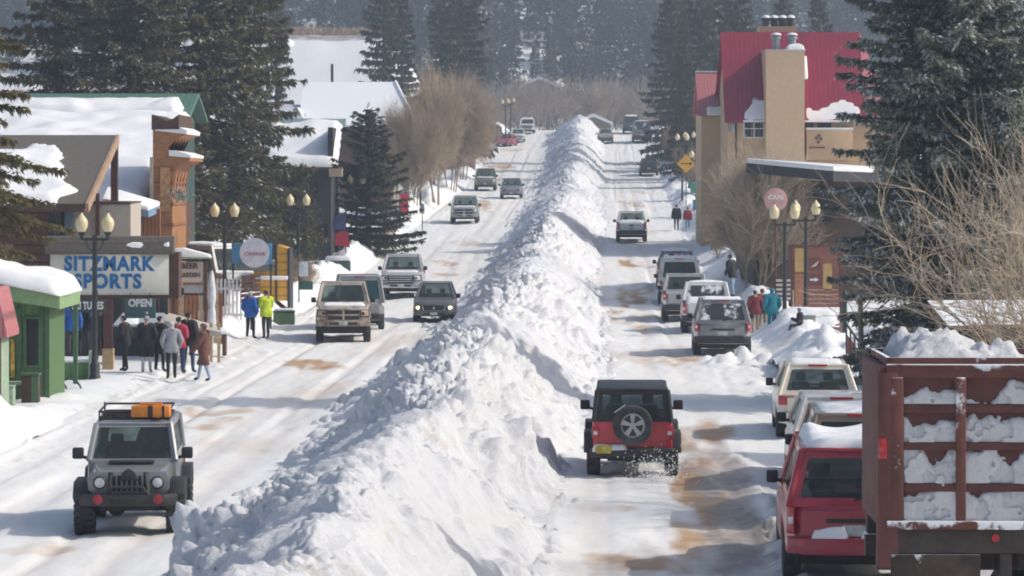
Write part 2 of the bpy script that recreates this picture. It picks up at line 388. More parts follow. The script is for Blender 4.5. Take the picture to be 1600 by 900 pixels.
def side_z(U, Y, X, side):
    a = np.abs(U)
    n1 = fbm(X * .25, Y * .10, 12 + side, 4); n2 = fbm(X * 1.1, Y * .5, 14 + side, 4)
    rise = np.clip((a - 9.2) / 1.2, 0, 1)
    bank = np.exp(-((a - 10.4 - 1.2 * (n1 - .5)) / 1.0) ** 2) * (.15 + 1.5 * np.clip(n1 - .38, 0, 1) * 2)
    lump = .30 * clods(X, Y, .9, 90 + side, .45) + .2 * clods(X, Y, .42, 95 + side, .45)
    far = np.clip((a - 13) / 2, 0, 1)
    z = rise * (.06 + .18 * n2 + .12 * n1) + bank * (.75 if side == 0 else .75) + lump * (bank * 1.2 + .1 * (1 - far)) - .06 * (1 - rise)
    # gaps where people and buildings stand
    if side == 1:    # left
        g = np.exp(-((Y - 88) / 7) ** 2 * 1.0) + np.exp(-((Y - 100) / 7) ** 2) + np.exp(-((Y - 112) / 6) ** 2)
        z = z * (1 - .8 * np.clip(g, 0, 1) * (a > 7))
        z = z + .38 * np.exp(-((Y - 76.5) / 2.0) ** 2) * np.clip((a - 9.6) / 2.2, 0, 1) * (.5 + 1.0 * n2)
        z = z + .9 * np.exp(-((Y - 150) / 9) ** 2) * np.exp(-((a - 12.5) / 2.6) ** 2)
    else:
        z = z + 1.25 * np.exp(-((Y - 118) / 7) ** 2) * np.exp(-((a - 14.5) / 2.6) ** 2) * 0
        rub = .5 * clods(X, Y, 1.1, 101, .6) + .4 * clods(X, Y, .55, 102, .6)
        z = z + (.70 * (.45 + 1.1 * n2) + rub) * np.exp(-((Y - 98) / 5.5) ** 2) * np.exp(-((a - 10.6) / 2.1) ** 2)
        z = z + (.85 * (.5 + 1.0 * n2) + rub) * np.exp(-((Y - 104) / 4.) ** 2) * np.exp(-((a - 13.2) / 1.7) ** 2)
        z = z + .4 * np.exp(-((Y - 52) / 9) ** 2) * np.exp(-((a - 6.0) / .8) ** 2)
        z = z + .9 * np.exp(-((Y - 170) / 25) ** 2) * np.exp(-((a - 11.5) / 1.8) ** 2) * n2
    return z + .012
strip('pavement_left', -46, -9.2, .14, 26, 440, .0035, lambda U, Y, X: side_z(U, Y, X, 1), SNOW_BANK)
strip('pavement_right', 9.0, 46, .14, 26, 440, .0035, lambda U, Y, X: side_z(U, Y, X, 0), SNOW_BANK)
# ground to the horizon
gx = np.concatenate([np.linspace(-700, -60, 24), np.linspace(-50, 50, 26), np.linspace(60, 700, 24)])
gy = np.concatenate([np.linspace(-60, 430, 60), np.linspace(436, 1300, 60)])
Xg, Yg = np.meshgrid(gx, gy)
def hill_z(X, Y):
    d = np.clip(Y - (575 + 40 * np.sin(X * .012) + .10 * np.abs(X)), 0, None)
    return np.minimum(.40 * d, 120 + 0 * d) * (.85 + .3 * fbm(X * .012, Y * .012, 70, 4))
Zg = gz(Yg) - .12 + hill_z(Xg, Yg) + np.where(Yg > 430, .8 * (fbm(Xg * .05, Yg * .05, 71, 3) - .5), 0)
tag(link('ground', np_mesh('ground', np.stack([Xg, Yg, Zg], -1).reshape(-1, 3), grid_faces(*Xg.shape), SNOW)), kind='structure')

# ------------------------------------------------------------------ the ploughed ridge down the middle
def berm():
    Yr = rows(27, 418, .00125); T = np.linspace(-1.25, 1.25, 190)
    Tg, Yg = np.meshgrid(T, Yr)
    W = 2.75 + .75 * (fbm(Yg * .05, Yg * 0 + 3, 20, 3) - .5) + .5 * np.clip((Yg - 250) / 150, 0, 1)
    H = 2.2 + .9 * (fbm(Yg * .07, Yg * 0 + 1, 22, 3) - .5) + .40 * np.clip((Yg - 280) / 90, 0, 1)
    H = H * (1 - .50 * np.exp(-((Yg - 262) / 26) ** 2) + .18 * np.exp(-((Yg - 190) / 22) ** 2) - .12 * np.exp(-((Yg - 60) / 14) ** 2))
    H = H * np.clip((419 - Yg) / 12, 0, 1) ** .5
    Wr = np.interp(Yg, [30, 50, 66, 106, 175, 300], [2.6, 2.8, 3.1, 3.75, 3.6, 3.2]) * W / 2.75
    U = np.where(Tg < 0, Tg * W * np.interp(Yg, [40, 52, 57, 75], [1, .90, .90, 1]), Tg * Wr); X0 = cx(Yg) + U + .5 * (fbm(Yg * .06, Yg * 0 + 8, 24, 2) - .5)
    t = np.abs(Tg + .22 * (fbm(Yg * .12, Yg * 0 + 5, 25, 3) - .5))
    edge = 1 + .30 * (fbm(X0 * .6, Yg * .6, 26, 4) - .5)
    p = np.clip(1 - (t / edge), 0, 1); c0 = .22 + .12 * (fbm(Yg * .1, Yg * 0 + 2, 46, 2) - .5); ts = (Tg + .22 * (fbm(Yg * .12, Yg * 0 + 5, 25, 3) - .5)) / edge; tl = np.clip((c0 - ts) / (1 + c0), 0, 1); tr_ = np.clip((ts - c0) / (1 - c0), 0, 1)
    env = np.where(ts < c0, 1 - (np.sqrt(tl ** 2 + .05) - .2236) / .801, 1 - tr_ ** 1.55)
    fac = np.clip(p * 5, 0, 1)
    wx = X0 + .5 * (fbm(X0 * .8, Yg * .8, 27, 3) - .5); wy = Yg + .5 * (fbm(X0 * .8, Yg * .8, 28, 3) - .5)
    big = ridged(wx * .28, wy * .17, 29, 3) - .55; mid = ridged(wx * .75, wy * .55, 30, 5) - .5
    cl = .50 * clods(wx, wy, 1.4, 33, .5) + .40 * clods(wx, wy, .7, 34, .6) + .34 * clods(wx, wy, .38, 35, .8) + .22 * clods(wx, wy, .21, 36, .85) + .16 * clods(wx, wy, .13, 48, .8) + .10 * (fbm(wx * 5, wy * 5, 49, 3) - .5)
    slab = np.floor(3 * fbm(wx * .55, wy * .4, 37, 2) + .5) / 3 - .4
    smooth = np.clip((fbm(X0 * .25, Yg * .18, 38, 2) - .46) * 7, .25, 1)
    disp = fac * ((.62 * big + .16 * mid + .35 * (fbm(wx * .9, wy * .7, 44, 5) - .5) + smooth * cl * np.clip(1.25 - Yg / 400, .5, 1)) - .30)
    nx_ = np.clip((ts - c0) * 3.0, -.60, .60); X0 = X0 + nx_ * disp * .9; Z = H * env + disp * np.sqrt(1 - nx_ ** 2)
    Z = np.where(p <= 0, -.15 + .0 * Z, np.maximum(Z, .0))
    foot = .30 * clods(X0, Yg, .6, 39, .5) + .18 * clods(X0, Yg, .32, 41, .6) + .10 * fbm(X0 * 2, Yg * 2, 47, 3)
    Z = Z + foot * np.exp(-((np.abs(ts) - .98) / .20) ** 2) * np.where(p <= 0, 1.25, .8) + np.where(p <= 0, .13, 0) * np.exp(-((np.abs(ts) - 1.0) / .14) ** 2)
    X0 = X0 + fac * .12 * (fbm(X0 * 2.2, Yg * 2.2, 42, 3) - .5)
    v = np.stack([X0, Yg, gz(Yg) + Z], -1).reshape(-1, 3)
    o = link('snow_ridge', np_mesh('snow_ridge', v, grid_faces(*Tg.shape), SNOW_BERM))
    tag(o, 'long lumpy ridge of ploughed snow running up the middle of the street', 'snow bank')
berm()
# ------------------------------------------------------------------ haze
hb = MB().box(-760, 760, -90, 1330, -3, 190)
hm = bpy.data.materials.new('air'); hm.use_nodes = True
_n = hm.node_tree; _n.nodes.remove(_n.nodes['Principled BSDF'])
pv = _n.nodes.new('ShaderNodeVolumePrincipled'); pv.inputs['Color'].default_value = (.66, .81, 1, 1); pv.inputs['Density'].default_value = .0008
pv.inputs['Anisotropy'].default_value = .2
_n.links.new(pv.outputs[0], _n.nodes['Material Output'].inputs['Volume'])
tag(hb.build('haze', hm, sharp=0), kind='stuff')

# ------------------------------------------------------------------ trees
BARK = mat('bark', (.085, .065, .05), .9, var=.3, scale=5, bump=.5)
BARK_PALE = mat('pale_bark', (.34, .27, .19), .85, var=.25, scale=4)
TWIG = mat('twigs', (.40, .305, .21), .85, var=.25, scale=1.5, island=.3)
TWIG_FAR = mat('far_twigs', (.32, .255, .20), .9, var=.22, scale=.3, island=.35)
def needles(name, c, island=.45, snow=0.):
    m = mat(name, c, .75, var=.30, scale=.9, island=island, snow=snow, snowscale=2.5); N, L = m.node_tree.nodes, m.node_tree.links; b = N['Principled BSDF']
    tr = N.new('ShaderNodeBsdfTranslucent'); mx = N.new('ShaderNodeMixShader'); mx.inputs[0].default_value = .38
    L.new(b.inputs['Base Color'].links[0].from_socket, tr.inputs['Color']); L.new(b.outputs[0], mx.inputs[1]); L.new(tr.outputs[0], mx.inputs[2]); L.new(mx.outputs[0], N['Material Output'].inputs['Surface']); return m
N_OLIVE = needles('olive_needles', (.165, .140, .056)); N_DARK = needles('dark_needles', (.125, .110, .055), .5, .28)
N_BLUE = needles('grey_green_needles', (.175, .195, .150), .75, .37); N_FAR = needles('deep_needles', (.075, .076, .045))

def leaf_quads(P, D, Lh, Wd, r, droop=.25):
    """kite-shaped sprays: base P, direction D, length Lh, width Wd"""
    n = len(P); rv = r.normal(size=(n, 3)); side = np.cross(D, rv); side /= np.linalg.norm(side, axis=1, keepdims=True) + 1e-9
    a = P; b = P + D * (Lh * .45)[:, None] + side * (Wd * .5)[:, None]
    d = P + D * (Lh * .45)[:, None] - side * (Wd * .5)[:, None]; c = P + D * Lh[:, None]; c[:, 2] -= droop * Lh
    v = np.stack([a, b, c, d], 1).reshape(-1, 3)
    return v, np.arange(4 * n).reshape(-1, 4)
def segs_mesh(P0, P1, r0, r1, n=3):
    P0, P1 = np.asarray(P0, float), np.asarray(P1, float); r0, r1 = np.asarray(r0, float), np.asarray(r1, float)
    d = P1 - P0; d /= np.linalg.norm(d, axis=1, keepdims=True) + 1e-9
    ref = np.where(np.abs(d[:, 2:3]) < .9, [[0, 0, 1.]], [[0, 1., 0]]); a = np.cross(d, ref); a /= np.linalg.norm(a, axis=1, keepdims=True); b = np.cross(d, a)
    ring = []
    for P, r in ((P0, r0), (P1, r1)):
        for k in range(n):
            t = 2 * math.pi * k / n; ring.append(P + (a * math.cos(t) + b * math.sin(t)) * r[:, None])
    v = np.stack(ring, 1).reshape(-1, 3); o = np.arange(len(P0))[:, None] * 2 * n
    f = np.concatenate([np.stack([o[:, 0] + k, o[:, 0] + (k + 1) % n, o[:, 0] + n + (k + 1) % n, o[:, 0] + n + k], -1) for k in range(n)])
    return v, f

def conifer(H, Rb, zc, seed, leaf=.30, dens=1.0, droop=.28, snow=60, step=.42, power=.8, fat=1.0):
    """returns crown mesh, trunk mesh; H height, Rb reach of the lowest limbs, zc height of the lowest limb"""
    r = np.random.default_rng(seed); BP, BD, BL = [], [], []; S = []; LB = []
    z = zc
    while z < H - .25:
        t = (z - zc) / (H - zc); nb = 3 + int(r.random() * 3) + (1 if t < .6 else 0)
        a0 = r.random() * 6.28
        for k in range(nb):
            az = a0 + 6.283 * k / nb + r.normal() * .35; L = Rb * max(.04, (1 - t)) ** power * r.uniform(.55, 1.12) + .12
            zz = z + r.uniform(-.2, .2) * step
            LB.append((zz, az, L, t))
        z += step * (1.15 - .45 * t)
    Ps, Ds, Ls, Ws = [], [], [], []; SP = []; seg = [[], [], [], []]
    for zz, az, L, t in LB:
        c, s_ = math.cos(az), math.sin(az); up = .55 * t - droop
        m = max(4, int(dens * L / (leaf * .21)))
        q = np.sort(r.random(m) ** .75); zcurve = zz + L * (up * q + .16 * q * q)
        base = np.stack([c * L * q, s_ * L * q, zcurve], -1)
        per = 3
        for j in range(per):
            sgn = r.choice([-1, 1], m); ang = sgn * r.uniform(.35, 1.15, m)
            dx = np.cos(az + ang); dy = np.sin(az + ang)
            D = np.stack([dx, dy, r.normal(0, .22, m) - .12], -1); D /= np.linalg.norm(D, axis=1, keepdims=True)
            ln = (leaf * .75 + .34 * L * (1 - q)) * r.uniform(.45, 1.1, m)
            if j == 2:
                D = np.stack([c * .6 + r.normal(0, .3, m), s_ * .6 + r.normal(0, .3, m), -.75 + r.normal(0, .2, m)], -1); D /= np.linalg.norm(D, axis=1, keepdims=True); ln = leaf * r.uniform(.7, 1.5, m)
            # break long laterals into several short sprays
            k = np.maximum(1, (ln / (leaf * .95)).astype(int)); idx = np.repeat(np.arange(m), k)
            pos = np.concatenate([np.arange(x) for x in k]) / np.repeat(k, k)
            off = D[idx] * (ln[idx] * pos)[:, None]; off[:, 2] -= .18 * (ln[idx] * pos) ** 1.3
            Ps.append(base[idx] + off + r.normal(0, leaf * .12, (len(idx), 3))); Ds.append(D[idx] + r.normal(0, .28, (len(idx), 3))); Ls.append(leaf * r.uniform(.8, 1.6, len(idx))); Ws.append(leaf * fat * r.uniform(.3, .55, len(idx)))
        if L > .6:
            n_ = 4; qq = np.linspace(0, .92, n_ + 1)
            pp = np.stack([c * L * qq, s_ * L * qq, zz + L * (up * qq + .16 * qq * qq)], -1)
            for i in range(n_): seg[0].append(pp[i]); seg[1].append(pp[i + 1]); seg[2].append(.014 * L * (1 - qq[i]) + .008); seg[3].append(.014 * L * (1 - qq[i + 1]) + .008)
        SP.append(base[int(m * r.uniform(.35, .95))] + [0, 0, .05])
    # leader
    tip = 26; Ps.append(np.stack([np.zeros(tip), np.zeros(tip), np.linspace(H - .9, H, tip)], -1)); dd = r.normal(0, .5, (tip, 3)); dd[:, 2] = .8; Ds.append(dd); Ls.append(np.full(tip, leaf * .9)); Ws.append(np.full(tip, leaf * .3))
    P, D, Lh, Wd = np.concatenate(Ps), np.concatenate(Ds), np.concatenate(Ls), np.concatenate(Ws); D /= np.linalg.norm(D, axis=1, keepdims=True)
    v, f = leaf_quads(P, D, Lh, Wd, r); mi = np.zeros(len(f), int)
    # lumps of snow lying on limbs
    SP = np.array(SP); SP = SP[r.permutation(len(SP))[:snow]]
    if len(SP):
        a = np.array([(1, 0, 0), (.3, .9, .05), (-.8, .5, 0), (-.6, -.7, 0), (.4, -.9, .05), (0.1, 0, .55), (0, 0, -.25)])
        sc = r.uniform(.06, .22, len(SP)) * max(.75, leaf / .3); an = r.random(len(SP)) * 6.28; el = r.uniform(.8, 2.0, len(SP))
        ca, sa = np.cos(an), np.sin(an); ax = a[None] * np.stack([el, np.ones_like(el), .8 * np.ones_like(el)], -1)[:, None]
        rot = np.stack([ax[..., 0] * ca[:, None] - ax[..., 1] * sa[:, None], ax[..., 0] * sa[:, None] + ax[..., 1] * ca[:, None], ax[..., 2]], -1)
        sv = (rot * sc[:, None, None] * (1 + r.normal(0, .15, rot.shape)) + SP[:, None]).reshape(-1, 3)
        o = len(v) + np.arange(len(SP))[:, None] * 7
        sf = np.concatenate([np.stack([o[:, 0] + k, o[:, 0] + (k + 1) % 5, o[:, 0] + 5, o[:, 0] + 5], -1) for k in range(5)] + [np.stack([o[:, 0] + (k + 1) % 5, o[:, 0] + k, o[:, 0] + 6, o[:, 0] + 6], -1) for k in range(5)])
        # quads with a doubled corner become triangles: keep as separate mesh join below
        tri = sf[:, :3]
    else: sv, tri = np.zeros((0, 3)), np.zeros((0, 3), int)
    bv, bf = segs_mesh(*seg); 
    V = np.vstack([v, sv, bv]); bf = bf + len(v) + len(sv)
    Q = np.vstack([f, bf]); nq = len(Q)
    me = bpy.data.meshes.new('crown'); me.vertices.add(len(V)); me.vertices.foreach_set('co', V.astype(np.float32).ravel())
    me.loops.add(Q.size + tri.size); me.loops.foreach_set('vertex_index', np.concatenate([Q.ravel(), tri.ravel()]).astype(np.int32))
    me.polygons.add(nq + len(tri)); me.polygons.foreach_set('loop_start', np.concatenate([np.arange(nq) * 4, Q.size + np.arange(len(tri)) * 3]).astype(np.int32))
    me.update(calc_edges=True)
    mi = np.concatenate([np.zeros(len(f)), np.full(len(bf), 2), np.full(len(tri), 1)]).astype(np.int32)
    me.polygons.foreach_set('material_index', mi); me.validate(); me.update()
    tr = MB().tube([(0, 0, -.8), (0, 0, .4), (.03, .02, H * .5), (0, 0, H - .3)], [.016 * H + .06, .014 * H + .03, .009 * H, .012], 9)
    return me, tr
_con = {}
def spruce(kind, px, Y, label, H=None, sx=1., rz=0., z=None, X=None, m=None, name='spruce_tree', group=None):
    if kind not in _con:
        p = dict(near=dict(H=16, Rb=3.9, zc=1.5, seed=3, leaf=.135, dens=1.35, snow=900, step=.20, fat=1.25, power=.42, droop=.4), left=dict(H=14, Rb=3.3, zc=4.2, seed=5, leaf=.15, dens=1.1, snow=25, droop=.55, step=.38, fat=1.1),
                 big=dict(H=24, Rb=5.4, zc=3., seed=8, leaf=.25, dens=1.0, snow=110, step=.55, droop=.42, power=.72, fat=1.15), big2=dict(H=24, Rb=4.6, zc=3., seed=18, leaf=.25, dens=1.0, snow=90, step=.55, droop=.38, power=.75, fat=1.15),
                 small=dict(H=9, Rb=2.9, zc=.5, seed=11, leaf=.17, dens=1.0, snow=60, step=.36, droop=.12, power=.8, fat=1.1),
                 far=dict(H=22, Rb=4.0, zc=1.5, seed=13, leaf=.38, dens=1., snow=60, step=.7, droop=.35, power=.72, fat=1.2),
                 far2=dict(H=22, Rb=3.0, zc=1.5, seed=14, leaf=.38, dens=1., snow=40, step=.7, droop=.3, power=.8, fat=1.2))[kind]
        _con[kind] = (p, *conifer(**p))
    p, cm, tr = _con[kind]
    key = (kind, m.name)
    if key not in _con:
        c2 = cm.copy(); c2.materials.clear(); [c2.materials.append(x) for x in (m, SNOW, BARK)]; _con[key] = (c2, tr.mesh('trunk', BARK))
    c2, tm = _con[key]
    X = PX(px, Y) if X is None else X
    t = thing(name, label, 'tree', (X, Y, float(gz(Y)) if z is None else z), rz, group)
    link('crown', c2, t); link('trunk', tm, t)
    s = (H or p['H']) / p['H']; t.scale = (s * sx, s * sx, s); return t

spruce('near', 1500, 84, 'big snow flecked blue green spruce behind the rust red dump truck', 16.5, 1.0, .4, m=N_BLUE)
spruce('near', 0, 45, 'grey green spruce standing past the kerb next to the dump truck', 11.5, .95, 2.2, m=N_BLUE, X=12.6, z=0)
spruce('near', 0, 31, 'tall spruce beyond the kerb behind the dump truck', 11, .95, 3.6, m=N_BLUE, X=10.5, z=0)
spruce('left', -88, 96, 'drooping olive spruce over the roof of the green kiosk', 16, 1.0, 1.1, m=N_OLIVE)
spruce('big', 205, 158, 'wide dark spruce right behind the green metal roof', 25, 1.0, .3, m=N_DARK)
spruce('big2', 92, 165, 'dark spruce behind the snowy flat roof, between two other tall spruces', 27, 1.0, 2.3, m=N_DARK)
spruce('big2', 318, 165, 'tall spruce just behind the carved wooden false front', 28, 1.05, 4.0, m=N_DARK)
spruce('big', 372, 172, 'tall olive spruce standing nearest the grey barn roof', 24, .86, 1.2, m=N_DARK)
spruce('small', 575, 188, 'bushy dark spruce behind twin street lamp beside the silver parked pickup', 9.1, 1.45, .6, m=N_FAR)
spruce('small', 473, 172, 'small pale spruce in front of the snowy low roof', 6.2, .75, 2.6, m=N_DARK)
spruce('small', 452, 176, 'short scruffy spruce at the foot of the dark wooden building', 4.4, .9, 3.9, m=N_DARK)
spruce('far2', 432, 290, 'thin dark spruce left of the open snow slope', 20, .8, .5, m=N_FAR)
spruce('far', 600, 335, 'dense dark spruce above the ridge of the grey barn roof', 24, .85, .2, m=N_FAR)
spruce('far2', 628, 345, 'slim dark spruce between two dense ones above the barn', 21, .9, 1.9, m=N_FAR)
spruce('far', 722, 345, 'huge ragged spruce above the bare cottonwoods', 26, .88, 2.9, m=N_FAR)
spruce('far2', 688, 360, 'slender spruce half hidden behind the huge ragged spruce', 24, .9, .9, m=N_FAR)
spruce('far', 1050, 345, 'dark spruce leaning over the far end of the street', 23, .95, 3.7, m=N_FAR)
spruce('far', 1098, 330, 'tallest dark spruce in the clump left of the red roof', 27, .9, 4.6, m=N_FAR)
spruce('far', 1150, 315, 'dark spruce rising straight behind the faded pink roof', 25, .85, 1.6, m=N_FAR)
spruce('far2', 1068, 300, 'smaller spruce at the front of the clump by the tan lodge', 17, .9, .4, m=N_FAR)
spruce('far2', 1280, 300, 'narrow spruce peeking over the red metal roof', 21.5, .8, .9, m=N_FAR)
spruce('far2', 1222, 310, 'snow tipped spruce top behind the tan rear chimney', 22.6, .8, 2.0, m=N_FAR)

def bare(seed, H, spread, trunks=1, levels=5, nb=4, m=None, r0=.06, up=.5, twig=.007):
    r = np.random.default_rng(seed); P0, P1, R0, R1 = [], [], [], []
    def grow(p, d, L, rad, lv):
        n = 3; q = p
        for i in range(n):
            d = d + r.normal(0, .10 + .03 * (levels - lv), 3); d[2] += .05 * up; d /= np.linalg.norm(d); e = q + d * L / n
            P0.append(q); P1.append(e); R0.append(rad * (1 - .25 * i / n)); R1.append(rad * (1 - .25 * (i + 1) / n))
            if lv > 0 and (i > 0 or lv < levels):
                k = nb if i == n - 1 else max(1, nb - 2)
                for j in range(k):
                    a = r.normal(0, 1, 3); a -= d * a.dot(d); a /= np.linalg.norm(a); sp = spread * r.uniform(.45, 1.1)
                    nd = d + a * sp; nd[2] += up * .35; nd /= np.linalg.norm(nd)
                    grow(e, nd, L * r.uniform(.55, .92), max(twig, rad * .55), lv - 1)
            q = e
    for t in range(trunks):
        a = r.random() * 6.28; o = np.array([math.cos(a), math.sin(a), 0]) * (.25 * t); d = np.array([math.cos(a) * .22 * (trunks > 1), math.sin(a) * .22 * (trunks > 1), 1.]); d /= np.linalg.norm(d)
        grow(o - [0, 0, .5], d, H * .26, r0, levels)
    P0, P1 = np.array(P0), np.array(P1); k = H / max(P1[:, 2].max(), .1); P0 *= k; P1 *= k
    R0, R1 = np.array(R0), np.array(R1); big = R0 > .018
    out = []
    for nm, msk, n_ in (('trunk', big, 6), ('crown', ~big, 3)):
        v, f = segs_mesh(P0[msk], P1[msk], R0[msk], R1[msk], n_); out.append(np_mesh(nm, v, f, m[0] if nm == 'trunk' else m[1], smooth=False))
    return out
_bare = {}
def bare_tree(kind, px, Y, label, s=1., rz=0., X=None, z=None, name='bare_tree', cat='tree', group=None, sx=1.):
    if kind not in _bare:
        _bare[kind] = dict(cotton=lambda: bare(2, 10, .60, 4, 4, 5, (BARK_PALE, TWIG), .09, .35, .008), aspen=lambda: bare(5, 6.8, .50, 3, 4, 5, (BARK_PALE, mat('pale_twigs', (.52, .42, .31), .85, var=.2, island=.3)), .06, .5, .0065),
                           near=lambda: bare(9, 7.2, .62, 9, 4, 3, (BARK_PALE, mat('pale_twigs', (.52, .42, .31), .85, var=.2, island=.3)), .04, .28, .0042), shrub=lambda: bare(12, 3.2, .6, 6, 3, 5, (TWIG, TWIG), .03, .4, .010),
                           farshrub=lambda: bare(15, 8, .5, 3, 3, 3, (TWIG_FAR, TWIG_FAR), .08, .7, .03))[kind]()
    t = thing(name, label, cat, (PX(px, Y) if X is None else X, Y, float(gz(Y)) if z is None else z), rz, group)
    for me in _bare[kind]: link(me.name.split('.')[0], me, t)
    t.scale = (s * sx, s * sx, s); return t
bare_tree('near', 1712, 60, 'tan leafless tree with a tangle of twigs in front of the big spruce', 1.2, .4, name='leafless_tree', sx=1.0)
bare_tree('aspen', 1182, 150, 'leafless young aspen clump on the snowbank by the red jacketed people', 1.22, .5, sx=.85, name='leafless_tree')
bare_tree('aspen', 1156, 158, 'thin leafless aspen just left of the aspen clump by the low snowy roof', 1.1, 2.5, sx=.85, name='leafless_tree')
for i, (px, Y, s) in enumerate([(652, 238, 1.05), (682, 258, 1.3), (700, 285, 1.25), (720, 312, 1.2), (736, 340, 1.05)]):
    bare_tree('cotton', px, Y, ['leafless cottonwood nearest the grey barn gable', 'second leafless cottonwood, tallest of the row beside the upper street', 'third leafless cottonwood, in the middle of the row beside the street',
              'fourth leafless cottonwood, under the huge ragged spruce', 'last leafless cottonwood, at the top end of the row'][i], s, i * 1.3, name='leafless_tree', group='leafless cottonwoods along the street', sx=.62)
for i, (px, Y, s) in enumerate([(1172, 205, 1.7), (1140, 235, 1.6), (1112, 268, 1.5), (1090, 300, 1.6), (1160, 180, 1.4), (1068, 335, 1.7)]):
    bare_tree('shrub', px, Y, ['leafless scrub below the faded pink roof', 'leafless scrub beside the green street sign', 'leafless scrub behind the yellow diamond sign', 'leafless scrub by the parked white car',
              'low leafless scrub nearest the brick low building', 'leafless scrub under the dark far spruces'][i], s, i * 1.7, sx=.62, name='leafless_shrub', cat='shrub', group='leafless scrub along the pavement')
for i, (px, Y, s) in enumerate([(430, 148, .75), (444, 150, .6), (300, 128, .8)]):
    bare_tree('shrub', px, Y, ['brown leafless bush under the yellow shed wall', 'small brown leafless bush beside the green bin', 'brown leafless bush behind the menu board'][i], s, i * 2.1, name='leafless_shrub', cat='shrub')

# far grove of leafless trees at the end of the street
def grove():
    v, f = [], []; n = 0; r = np.random.default_rng(4)
    parts = [(np.array([x.co[:] for x in me.vertices]), np.array([p.vertices[:] for p in me.polygons])) for me in (_bare.get('farshrub') or _bare.setdefault('farshrub', bare(15, 8, .5, 3, 3, 3, (TWIG_FAR, TWIG_FAR), .08, .7, .03)))]
    for i in range(170):
        Y = r.uniform(452, 575); X = r.uniform(-75, 75)
        s = r.uniform(.7, 1.45) * (.75 + (Y - 452) / 300); a = r.random() * 6.28; ca, sa = math.cos(a), math.sin(a)
        for pv_, pf in parts:
            if not len(pv_): continue
            q = np.stack([pv_[:, 0] * ca - pv_[:, 1] * sa, pv_[:, 0] * sa + pv_[:, 1] * ca, pv_[:, 2]], -1) * s + [X, Y, float(gz(Y)) - .3]
            v.append(q); f.append(pf + n); n += len(q)
    tag(link('leafless_grove', np_mesh('leafless_grove', np.vstack(v), np.vstack(f), TWIG_FAR, smooth=False)), kind='stuff')
grove()
# forest on the mountainside, nobody could count it
FOREST = mat('forest_needles', (.052, .060, .048), .85, var=.35, scale=.12, island=.5, snow=.27, snowscale=.35)
def forest():
    r = np.random.default_rng(21); n = 1700
    Y = 578 + 190 * r.random(n) ** .9; X = r.uniform(-.185, .185, n) * Y
    Z = gz(Y) + hill_z(X, Y); ok = hill_z(X, Y) > .6; X, Y, Z = X[ok], Y[ok], Z[ok]; n = len(X)
    H = r.uniform(8, 18, n) * (.8 + .4 * fbm(X * .03, Y * .03, 5, 3)); vs, fs, mi, o = [], [], [], 0
    var = []
    for sd in (51, 52, 53):
        me = conifer(16, 2.5, 1.0, sd, .85, .42, .3, 26, 1.15, .75, 1.25)[0]
        v = np.array([q.co[:] for q in me.vertices]); p = [q for q in me.polygons]
        quads = np.array([q.vertices[:] if len(q.vertices) == 4 else (*q.vertices, q.vertices[2]) for q in p if q.material_index == 0 and len(q.vertices) == 4]); var.append((v[:quads.max() + 1], quads))
    for k in range(n):
        v, q = var[k % 3]; a = r.random() * 6.28; c, s_ = math.cos(a), math.sin(a); sc = H[k] / 16; w_ = sc * r.uniform(.75, 1.2)
        vs.append(np.stack([(v[:, 0] * c - v[:, 1] * s_) * w_ + X[k], (v[:, 0] * s_ + v[:, 1] * c) * w_ + Y[k], v[:, 2] * sc + Z[k] - .3], -1)); fs.append(q + o); o += len(v)
    V = np.vstack(vs); Fq = np.vstack(fs); print('forest quads', len(Fq))
    tag(link('forest', np_mesh('forest', V, Fq, FOREST, smooth=False)), kind='stuff')
forest()
# open snow slope with dry grass on its brow
def slope():
    x = np.linspace(-52, -12, 60); y = np.linspace(440, 480, 40); X, Y = np.meshgrid(x, y)
    t = np.clip((Y - 441) / 26, 0, 1); t = t * t * (3 - 2 * t)
    e = np.clip((X + 52) / 5, 0, 1) * np.clip((-12 - X) / 6, 0, 1)
    Z = gz(Y) - .3 + 14.6 * t * e ** .5 + .5 * (fbm(X * .2, Y * .2, 9, 3) - .5)
    tag(link('snow_slope', np_mesh('snow_slope', np.stack([X, Y, Z], -1).reshape(-1, 3), grid_faces(*X.shape), SNOW)), kind='structure')
    r = np.random.default_rng(6); n = 5200; gx_ = r.uniform(-48, -15, n); gy_ = r.uniform(463, 474, n)
    gzv = gz(gy_) - .4 + 14.6; P = np.stack([gx_, gy_, gzv], -1); D = r.normal(0, .22, (n, 3)); D[:, 2] = 1; D /= np.linalg.norm(D, axis=1, keepdims=True)
    v, f = leaf_quads(P, D, r.uniform(.5, 1.9, n), r.uniform(.12, .3, n), r)
    tag(link('dry_grass', np_mesh('dry_grass', v, f, mat('dry_grass', (.36, .24, .14), .9, island=.3), smooth=False)), kind='stuff')
slope()
